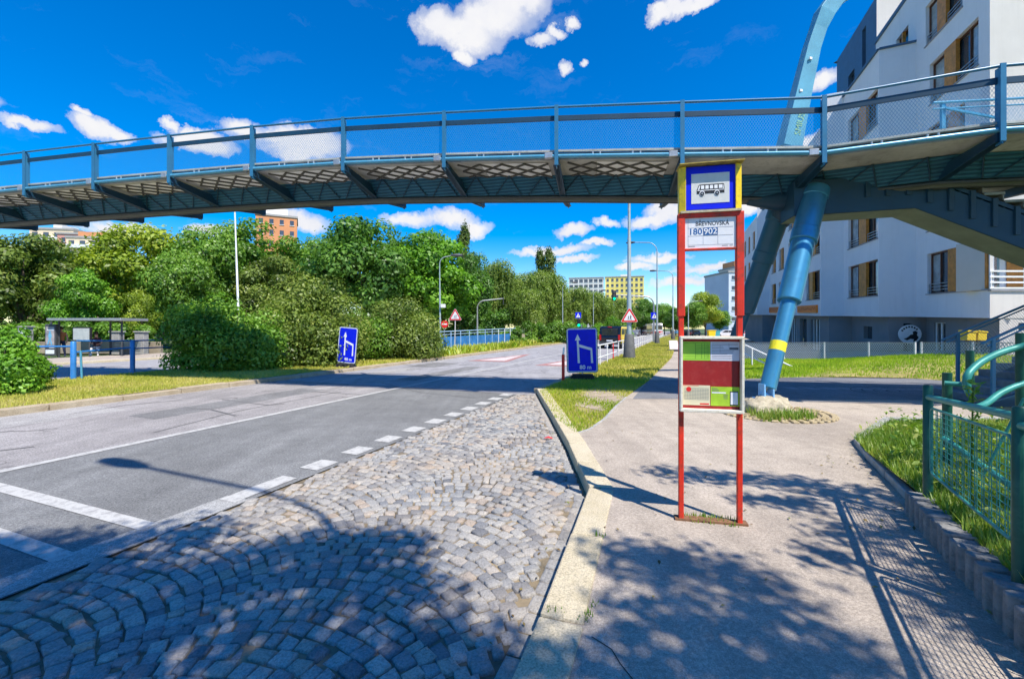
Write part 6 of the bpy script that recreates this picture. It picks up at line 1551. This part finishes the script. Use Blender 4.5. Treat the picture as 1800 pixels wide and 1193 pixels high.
# ---- grass
def blades(name, label, polys, dens, hgt, lm, seed, zf=None, lean=.4, wide=.12, keep=None, tall=None):
    r = np.random.default_rng(seed); Cs = []
    for poly in polys:
        P2 = np.array([(p[0], p[1]) for p in poly]); mn, mx = P2.min(0), P2.max(0); n = int((mx - mn).prod() * dens)
        q = mn + r.random((n, 2)) * (mx - mn); ins = np.zeros(n, bool); j = len(P2) - 1
        for i in range(len(P2)):
            xi, yi = P2[i]; xj, yj = P2[j]; c = ((yi > q[:, 1]) != (yj > q[:, 1])) & (q[:, 0] < (xj - xi) * (q[:, 1] - yi) / (yj - yi + 1e-12) + xi); ins ^= c; j = i
        Cs.append(q[ins])
    q = np.concatenate(Cs)
    if keep is not None: q = q[keep(q, r)]
    n = len(q); z = zf(q) if zf is not None else np.zeros(n)
    h = hgt * r.uniform(.45, 1.3, n); a = r.random(n) * 6.283; d = np.stack([np.cos(a), np.sin(a)], 1); w = h * wide + .002
    pn = .5 + .5 * np.sin(q[:, 0] * 1.7 + 1.3 * np.sin(q[:, 1] * .9)) * np.cos(q[:, 1] * 1.3 + q[:, 0] * .5); T = .25 + .5 * pn + r.normal(size=n) * .18
    b = np.concatenate([q, z[:, None]], 1); tip = b + np.concatenate([np.stack([-d[:, 1], d[:, 0]], 1) * (h * lean * r.random(n))[:, None], h[:, None]], 1); wd = np.concatenate([d * w[:, None], np.zeros((n, 1))], 1)
    v = np.stack([b - wd, b + wd, tip], 1).reshape(-1, 3); me = bpy.data.meshes.new(name)
    me.vertices.add(3 * n); me.vertices.foreach_set('co', v.astype(np.float32).ravel()); me.loops.add(3 * n); me.loops.foreach_set('vertex_index', np.arange(3 * n, dtype=np.int32)); me.polygons.add(n); me.polygons.foreach_set('loop_start', np.arange(0, 3 * n, 3, dtype=np.int32)); me.polygons.foreach_set('loop_total', np.full(n, 3, dtype=np.int32)); me.update(calc_edges=True)
    at_ = me.attributes.new('tint', 'FLOAT', 'FACE'); at_.data.foreach_set('value', np.clip(T, 0, 1).astype(np.float32)); me.materials.append(lm); return stuff(link(name, me), label, 'grass')
blades('median_grass', 'dry yellow green grass on the median', [[R(-4, 12.62), R(14, 12.62), R(14, 18.3), R(-4, 18.3)]], 900, .055, LM['grass'], 1, wide=.16)
blades('median_grass', 'dry grass on the far part of the median', [[R(14, 12.62), R(60, 12.62), R(60, 16), R(14, 18.3)]], 220, .09, LM['grass'], 2, wide=.3)
soilp = [(G(x, y).x, G(x, y).y) for x, y in ((1052, 693), (1075, 700), (1035, 718))]
def notsoil(q, r):
    k = np.ones(len(q), bool)
    for (x, y), rad in zip(soilp, (.75, .55, .4)): k &= r.random(len(q)) < np.clip((np.hypot(q[:, 0] - x, (q[:, 1] - y) * .7) / rad) ** 2, 0.04, 1)
    return k
blades('verge_grass', 'patchy green grass on the near verge', [verge[:7] + [R(14, .95), R(14, 3.42), R(11.3, 3.42)]], 1300, .05, LM['verge'], 3, keep=notsoil, wide=.13)
blades('verge_grass', 'yellow green grass on the far verge', [[R(14, .98), R(25, .58), R(85, .58), R(85, 3.4), R(14, 3.4)]], 420, .09, LM['grass'], 4, wide=.22)
from mathutils.bvhtree import BVHTree
LB = BVHTree.FromPolygons([tuple(p) for p in LAWN], [tuple(f) for f in fs_lawn])
def lawnz(q):
    out = np.zeros(len(q))
    for i, (x, y) in enumerate(q):
        h_ = LB.ray_cast(V((x, y, 5)), V((0, 0, -1)))[0]; out[i] = h_.z if h_ else 0.
    return out
blades('lawn', 'bright green lawn slope before the white building', [[p for p in front] + [FL[k] for k in (4, 3, 2, 1, 0)]], 700, .075, LM['lawn'], 5, zf=lawnz, wide=.14)
blades('underpass_weeds', 'tall weeds in front of the blue underpass wall', [[G(778, 619), G(905, 605), G(930, 602), G(960, 600), G(915, 610), G(780, 626)]], 38, .42, LM['verge'], 6, wide=.2, lean=.9)
blades('bed_grass', 'grass and weeds in the bed behind the green fence', [bed], 3600, .10, LM['lawnweed'], 7, zf=lambda q: bedz(0, q[:, 1]), wide=.05, lean=.9)
blades('footing_weeds', 'grass tufts round the concrete footing', [[V((4.3, 7.45, 0)), V((5.15, 7.45, 0)), V((5.5, 7.8, 0)), V((4.9, 8.0, 0)), V((4.35, 8.2, 0))]], 1500, .16, LM['weed'], 8, wide=.06, lean=.7)
blades('kerb_weeds', 'thin weeds growing in the kerb and stop sign joints', [[G(1192, 915), G(1298, 927), G(1303, 915), G(1200, 903)]], 2200, .05, LM['weed'], 9, wide=.08)
blades('kerb_weeds', 'tiny weeds in the kerb joint', [[G(958, 1080), G(992, 1084), G(992, 1074), G(960, 1070)], [G(1012, 1096), G(1040, 1098), G(1052, 1060), G(1042, 1060)], [G(1046, 945), G(1068, 948), G(1068, 941), G(1048, 938)]], 2600, .03, LM['weed'], 10, zf=lambda q: np.full(len(q), .01), wide=.1)
# broad leaved plants in the bed
def bedplants():
    n = 9000; r = rng; poly = bed; a = np.stack([r.uniform(3.3, 9.5, n), r.uniform(1., 7.3, n)], 1); P2 = np.array([(p[0], p[1]) for p in poly]); ins = np.zeros(n, bool); j = len(P2) - 1
    for i in range(len(P2)):
        xi, yi = P2[i]; xj, yj = P2[j]; c = ((yi > a[:, 1]) != (yj > a[:, 1])) & (a[:, 0] < (xj - xi) * (a[:, 1] - yi) / (yj - yi + 1e-12) + xi); ins ^= c; j = i
    a = a[ins]; n = len(a); pn = np.sin(a[:, 0] * 3.1) * np.cos(a[:, 1] * 2.7); k = r.random(n) < .45 + .45 * pn; a = a[k]; n = len(a)
    zb_ = bedz(0, a[:, 1]); C = np.concatenate([a, (zb_ + r.random(n) ** 1.5 * .28)[:, None]], 1); Nn = unit(n); Nn[:, 2] = np.abs(Nn[:, 2]) + .5; Nn /= np.linalg.norm(Nn, axis=1, keepdims=True)
    return leaf_mesh('bed_plants', C, Nn, r.uniform(.02, .055, n), .45 + r.normal(size=n) * .25, LM['weed'], .42)
stuff(link('bed_plants', bedplants()), 'broad leaved weeds in the bed behind the green fence', 'plants')
# sapling weed growing through the green fence
o = P(1706, 780, 3.5); t_ = thing('weed_plant', 'tall leafy weed growing through the green fence by its bent handrail', 'plant', (o.x, o.y, .15)); n = 150; zz_ = rng.random(n); C = np.stack([.03 * rng.normal(size=n) * (1.4 - zz_) + .02, .03 * rng.normal(size=n), .1 + zz_ * (P(1706, 668, 3.5).z - .25)], 1); Nn = unit(n)
link('leaves', leaf_mesh('leaves', C, Nn, rng.uniform(.015, .04, n), .5 + rng.normal(size=n) * .2, LM['weed'], .3), t_); mb = MB(); mb.tube([V((0, 0, -.1)), V((.02, 0, P(1706, 670, 3.5).z - .2))], .006, 6)
me_ = mb.build('stem', LM['weed'], None); me_.parent = t_
# ------------------------------------------------------------------ trees behind the viewer whose shade falls into view
SD = V((.6, -.8, 0)).normalized(); ELEV = math.radians(58)
def shade_tree(name_label, base, targets, hs, brad, nleaf, lsize, seed):
    rnd = random.Random(seed); th = thing('shade_tree', name_label, 'tree', base); bl = []
    for (px, py), h in zip(targets, hs):
        g_ = G(px, py, 0 if px > 1000 else ZR); p = g_ + SD * (h / math.tan(ELEV)) + UP * h; b = brad * rnd.uniform(.6, 1.25)
        bl.append((p.x - base[0], p.y - base[1], p.z - base[2], b * 1.35, b, b * .45, rnd.uniform(.2, .8)))
    C, Nn, S, T = blob_leaves(bl, nleaf, lsize, .3, .8)
    link('crown', leaf_mesh('crown', C, Nn, S, T, LM['mid']), th); limbs = []
    for b in bl[::2]: limbs.append(((0, 0, 2.2 + rnd.random()), (b[0], b[1], b[2]), .035))
    trunk(th, 4.2, .16, M['bark'], limbs); return th
t1 = [(30, 1040), (120, 1000), (60, 985), (200, 1010), (330, 940), (350, 1010), (450, 975), (560, 960), (640, 955), (710, 950), (570, 1040), (460, 1090), (300, 1110), (150, 1130), (660, 1060), (730, 1030), (780, 1110), (600, 1150), (400, 1180), (200, 1190), (50, 1150), (700, 1170), (520, 1010), (250, 1060), (850, 1180), (620, 1220), (400, 1250), (800, 1230), (150, 960), (330, 1060), (640, 1010), (100, 1080), (500, 1140), (20, 965), (80, 1010), (140, 985), (40, 1000), (0, 1080), (-60, 1000), (-40, 960), (260, 1010), (420, 1020)]
t2 = [(1090, 970), (1140, 1000), (1200, 985), (1260, 1005), (1330, 1040), (1400, 1085), (1290, 1100), (1190, 1085), (1110, 1060), (1090, 1130), (1240, 1160), (1400, 1160), (1490, 1170), (1340, 1200), (1160, 1180), (1060, 1190), (1450, 1230), (1250, 1250), (1150, 1260)]
t3 = [(1190, 832), (1260, 838), (1330, 842), (1400, 848), (1470, 868), (1530, 895), (1400, 885), (1330, 878), (1560, 940), (1610, 985), (1480, 935), (1660, 1040), (1710, 1090), (1450, 975), (1590, 880), (1520, 860), (1600, 930), (1680, 985), (1740, 1060), (1690, 850), (1750, 880), (1790, 930), (1680, 780), (1740, 760), (1790, 820), (1640, 820), (1720, 930), (1850, 960)]
rs_ = random.Random(4)
shade_tree('large leafy tree behind the viewer whose crown shades the setts', (2.4, -5.5, 0), t1, [rs_.uniform(6.2, 8.0) for _ in t1], .33, 11500, .055, 51)
shade_tree('thin leaved tree behind the viewer whose crown dapples the pavement', (5.2, -4.0, 0), t2, [rs_.uniform(6.0, 7.6) for _ in t2], .30, 2600, .055, 53)
shade_tree('leafy tree right of the frame whose crown shades the pavement by the green fence', (7.6, .6, 0), t3, [rs_.uniform(4.6, 5.6) for _ in t3], .25, 3800, .05, 52)

# a few fallen leaves and crumbs on the pavement and in the gutter
def fallen(n=170):
    r = np.random.default_rng(77); C = []
    for k in range(n):
        if k % 3 == 0: u = r.uniform(.8, 9.5); v = kerb_v(u) + r.uniform(.02, .25); p = R(u, v, ZR + .012)
        elif k % 3 == 1: t = r.random(); p = lerp(V((3.2, 3.3, .012)), V((4.3, 5.5, .012)), t) + V((-abs(r.normal()) * .3, 0, 0))
        else: p = V((r.uniform(.6, 3.2), r.uniform(2.2, 7.), .012))
        C.append(p)
    C = np.array([tuple(p) for p in C]); N_ = r.normal(size=C.shape) * .25; N_[:, 2] = 1; N_ /= np.linalg.norm(N_, axis=1, keepdims=True)
    return leaf_mesh('fallen_leaves', C, N_, r.uniform(.008, .024, len(C)), r.random(len(C)), leafmat('dry_leaf', [(.10, .06, .02), (.22, .14, .05), (.30, .24, .08), (.16, .20, .05)], .1), .5)
stuff(link('fallen_leaves', fallen()), 'scattered dry leaves on the pavement and in the gutter', 'leaves')
# ------------------------------------------------------------------ sky, sun, camera
W = bpy.data.worlds.new('World'); SC.world = W; W.use_nodes = True; nt = W.node_tree; nt.nodes.clear(); ls = nt.links
sky = N(nt, 'ShaderNodeTexSky'); sky.sky_type = 'NISHITA'; sky.sun_disc = False; sky.sun_elevation = ELEV; sky.sun_rotation = math.atan2(.6, -.8)
sky.air_density = 1.0; sky.dust_density = .3; sky.ozone_density = 2.5
hs_ = N(nt, 'ShaderNodeHueSaturation'); hs_.inputs['Saturation'].default_value = 1.7; hs_.inputs['Value'].default_value = 1.0; hs_.inputs['Hue'].default_value = .509
ls.new(sky.outputs[0], hs_.inputs['Color'])
geo = N(nt, 'ShaderNodeTexCoord'); dirv = geo.outputs['Generated']
nrm = N(nt, 'ShaderNodeVectorMath', operation='NORMALIZE'); ls.new(dirv, nrm.inputs[0]); dirv = nrm.outputs[0]
def nz(scale, detail, rough, seed):
    n = N(nt, 'ShaderNodeTexNoise'); n.noise_dimensions = '4D'; n.inputs['W'].default_value = seed; n.inputs['Scale'].default_value = scale; n.inputs['Detail'].default_value = detail; n.inputs['Roughness'].default_value = rough; ls.new(dirv, n.inputs['Vector']); return n
n1 = nz(7., 8, .62, 1.3); n2 = nz(22., 6, .65, 4.1)
def cdir(px, py): return V(((px - CX) / F, 1.0, (HOR - py) / F)).normalized()
def vm(op, a, b=None):
    n = N(nt, 'ShaderNodeVectorMath', operation=op)
    for k, q in enumerate((a, b)):
        if q is None: continue
        if hasattr(q, 'is_linked'): ls.new(q, n.inputs[k])
        else: n.inputs[k].default_value = q
    return n
def mt(op, a, b=None, c=None):
    n = N(nt, 'ShaderNodeMath', operation=op)
    for k, q in enumerate((a, b, c)):
        if q is None: continue
        if hasattr(q, 'is_linked'): ls.new(q, n.inputs[k])
        else: n.inputs[k].default_value = q
    return n.outputs[0]
# warped direction so that the cloud outlines are ragged
wv = vm('MULTIPLY_ADD', n1.outputs[1], (.08, .08, .06)); wv.inputs[2].default_value = (-.04, -.04, -.03)
w2 = vm('MULTIPLY_ADD', n2.outputs[1], (.05, .05, .05)); w2.inputs[2].default_value = (-.025, -.025, -.025)
wd = vm('ADD', vm('ADD', dirv, wv.outputs[0]).outputs[0], w2.outputs[0]).outputs[0]
# clouds: (px, py, half width px, half height px)
CL_ = [(770, 48, 46, 30), (820, 60, 70, 34), (870, 28, 75, 40), (915, 8, 60, 30), (822, 102, 22, 13), (945, 72, 28, 11), (975, 58, 22, 10), (1008, 44, 12, 9), (992, 118, 10, 12), (1024, 102, 9, 7), (1165, 20, 26, 16), (1195, 8, 40, 14), (1235, 2, 30, 10),
       (46, 229, 42, 11), (165, 226, 34, 18), (200, 236, 38, 11), (146, 202, 15, 9), (298, 215, 14, 12), (345, 232, 30, 12), (425, 225, 50, 22), (500, 240, 50, 20), (560, 252, 50, 20), (350, 250, 60, 16), (520, 262, 60, 18),
       (215, 402, 55, 16), (365, 402, 40, 13), (540, 392, 42, 18), (500, 380, 26, 12), (720, 388, 46, 14), (790, 388, 60, 17), (835, 400, 40, 14), (1005, 407, 38, 10), (1067, 397, 20, 9), (965, 440, 75, 9), (1010, 456, 40, 7), (1150, 388, 60, 13), (1185, 370, 50, 24), (1160, 455, 50, 9), (1120, 470, 40, 8), (1240, 470, 50, 8), (1330, 362, 36, 20), (1450, 140, 34, 18), (1420, 250, 40, 14), (1240, 430, 30, 6), (1200, 490, 60, 9), (1050, 430, 30, 6), (1720, -90, 60, 30), (1980, 100, 90, 40), (-150, 150, 90, 40), (600, -150, 90, 40)]
dens = None
for (px, py, rx, ry) in CL_:
    c = cdir(px, py); right = V((c.y, -c.x, 0)).normalized(); up = right.cross(c).normalized(); sc_ = c.y   # angular size
    kx = F / rx / max(sc_ ** 1, .3); kz = F / ry / max(sc_, .3)
    d = vm('SUBTRACT', wd, tuple(c)).outputs[0]
    a = vm('DOT_PRODUCT', d, tuple(right * kx)).outputs['Value']; b = vm('DOT_PRODUCT', d, tuple(up * kz)).outputs['Value']
    r2 = mt('MULTIPLY_ADD', a, a, mt('MULTIPLY', b, b)); v = mt('SUBTRACT', 1.25, r2); v = mt('MINIMUM', v, mt('MULTIPLY', vm('DOT_PRODUCT', dirv, tuple(c)).outputs['Value'], 4.))
    dens = v if dens is None else mt('SMOOTH_MAX', dens, v, .25)
det = mt('MULTIPLY_ADD', n2.outputs[0], 1.5, -.75)
den = mt('ADD', dens, det)
alpha = ramp(nt, mt('MULTIPLY', den, .5), [(-.0, 0.), (.22, .5), (.55, 1.)]); alpha.color_ramp.interpolation = 'EASE'
st_ = N(nt, 'ShaderNodeMapping'); st_.inputs['Rotation'].default_value = (0, .25, .35); st_.inputs['Scale'].default_value = (2.0, 2.0, 9.0); ls.new(wd, st_.inputs[0])
wisp = N(nt, 'ShaderNodeTexNoise'); wisp.inputs['Scale'].default_value = 2.6; wisp.inputs['Detail'].default_value = 8; wisp.inputs['Roughness'].default_value = .68; ls.new(st_.outputs[0], wisp.inputs['Vector'])
wal = ramp(nt, wisp.outputs[0], [(.56, 0.), (.80, .34)]).outputs[0]
halo = ramp(nt, mt('MULTIPLY_ADD', dens, .25, .75), [(.0, .25), (.9, 1.)]).outputs[0]
alpha_out = mt('MAXIMUM', alpha.outputs[0], mt('MULTIPLY', wal, halo))
shade = ramp(nt, mt('MULTIPLY_ADD', n1.outputs[0], .9, mt('MULTIPLY', den, .12)), [(.33, (.60, .68, .88)), (.55, (.88, .89, .95)), (.75, (1., .99, .98))]).outputs[0]
bg1 = N(nt, 'ShaderNodeBackground'); bg1.inputs[1].default_value = .15; bg2 = N(nt, 'ShaderNodeBackground'); bg2.inputs[1].default_value = .7
ls.new(hs_.outputs[0], bg1.inputs[0]); ls.new(shade, bg2.inputs[0]); mx = N(nt, 'ShaderNodeMixShader'); ls.new(alpha_out, mx.inputs[0]); ls.new(bg1.outputs[0], mx.inputs[1]); ls.new(bg2.outputs[0], mx.inputs[2])
wo = N(nt, 'ShaderNodeOutputWorld'); ls.new(mx.outputs[0], wo.inputs[0])
sl = bpy.data.lights.new('sun', 'SUN'); sl.energy = 5.0; sl.angle = math.radians(.53); sl.color = (1., .94, .84); so_ = bpy.data.objects.new('sun', sl); COL.objects.link(so_)
so_.rotation_euler = V((SD.x * math.cos(ELEV), SD.y * math.cos(ELEV), math.sin(ELEV))).to_track_quat('Z', 'Y').to_euler(); so_.location = (20, -25, 40)
cam = bpy.data.cameras.new('camera'); co_ = bpy.data.objects.new('camera', cam); COL.objects.link(co_); SC.camera = co_
co_.location = (0, 0, EYE); co_.rotation_euler = (math.pi / 2, 0, 0); cam.sensor_width = 36; cam.lens = F / 1800 * 36; cam.shift_y = -(1193 / 2 - HOR) / 1800; cam.clip_start = .05; cam.clip_end = 3000
SC.view_settings.view_transform = 'Standard'; SC.view_settings.look = 'None'; SC.view_settings.exposure = .5; SC.view_settings.gamma = 1
SC.render.engine = 'CYCLES'; SC.cycles.max_bounces = 6; SC.cycles.transparent_max_bounces = 16; SC.cycles.use_denoising = True; SC.cycles.sample_clamp_indirect = 6
try: SC.cycles.use_adaptive_sampling = True; SC.cycles.adaptive_threshold = .02
except Exception: pass
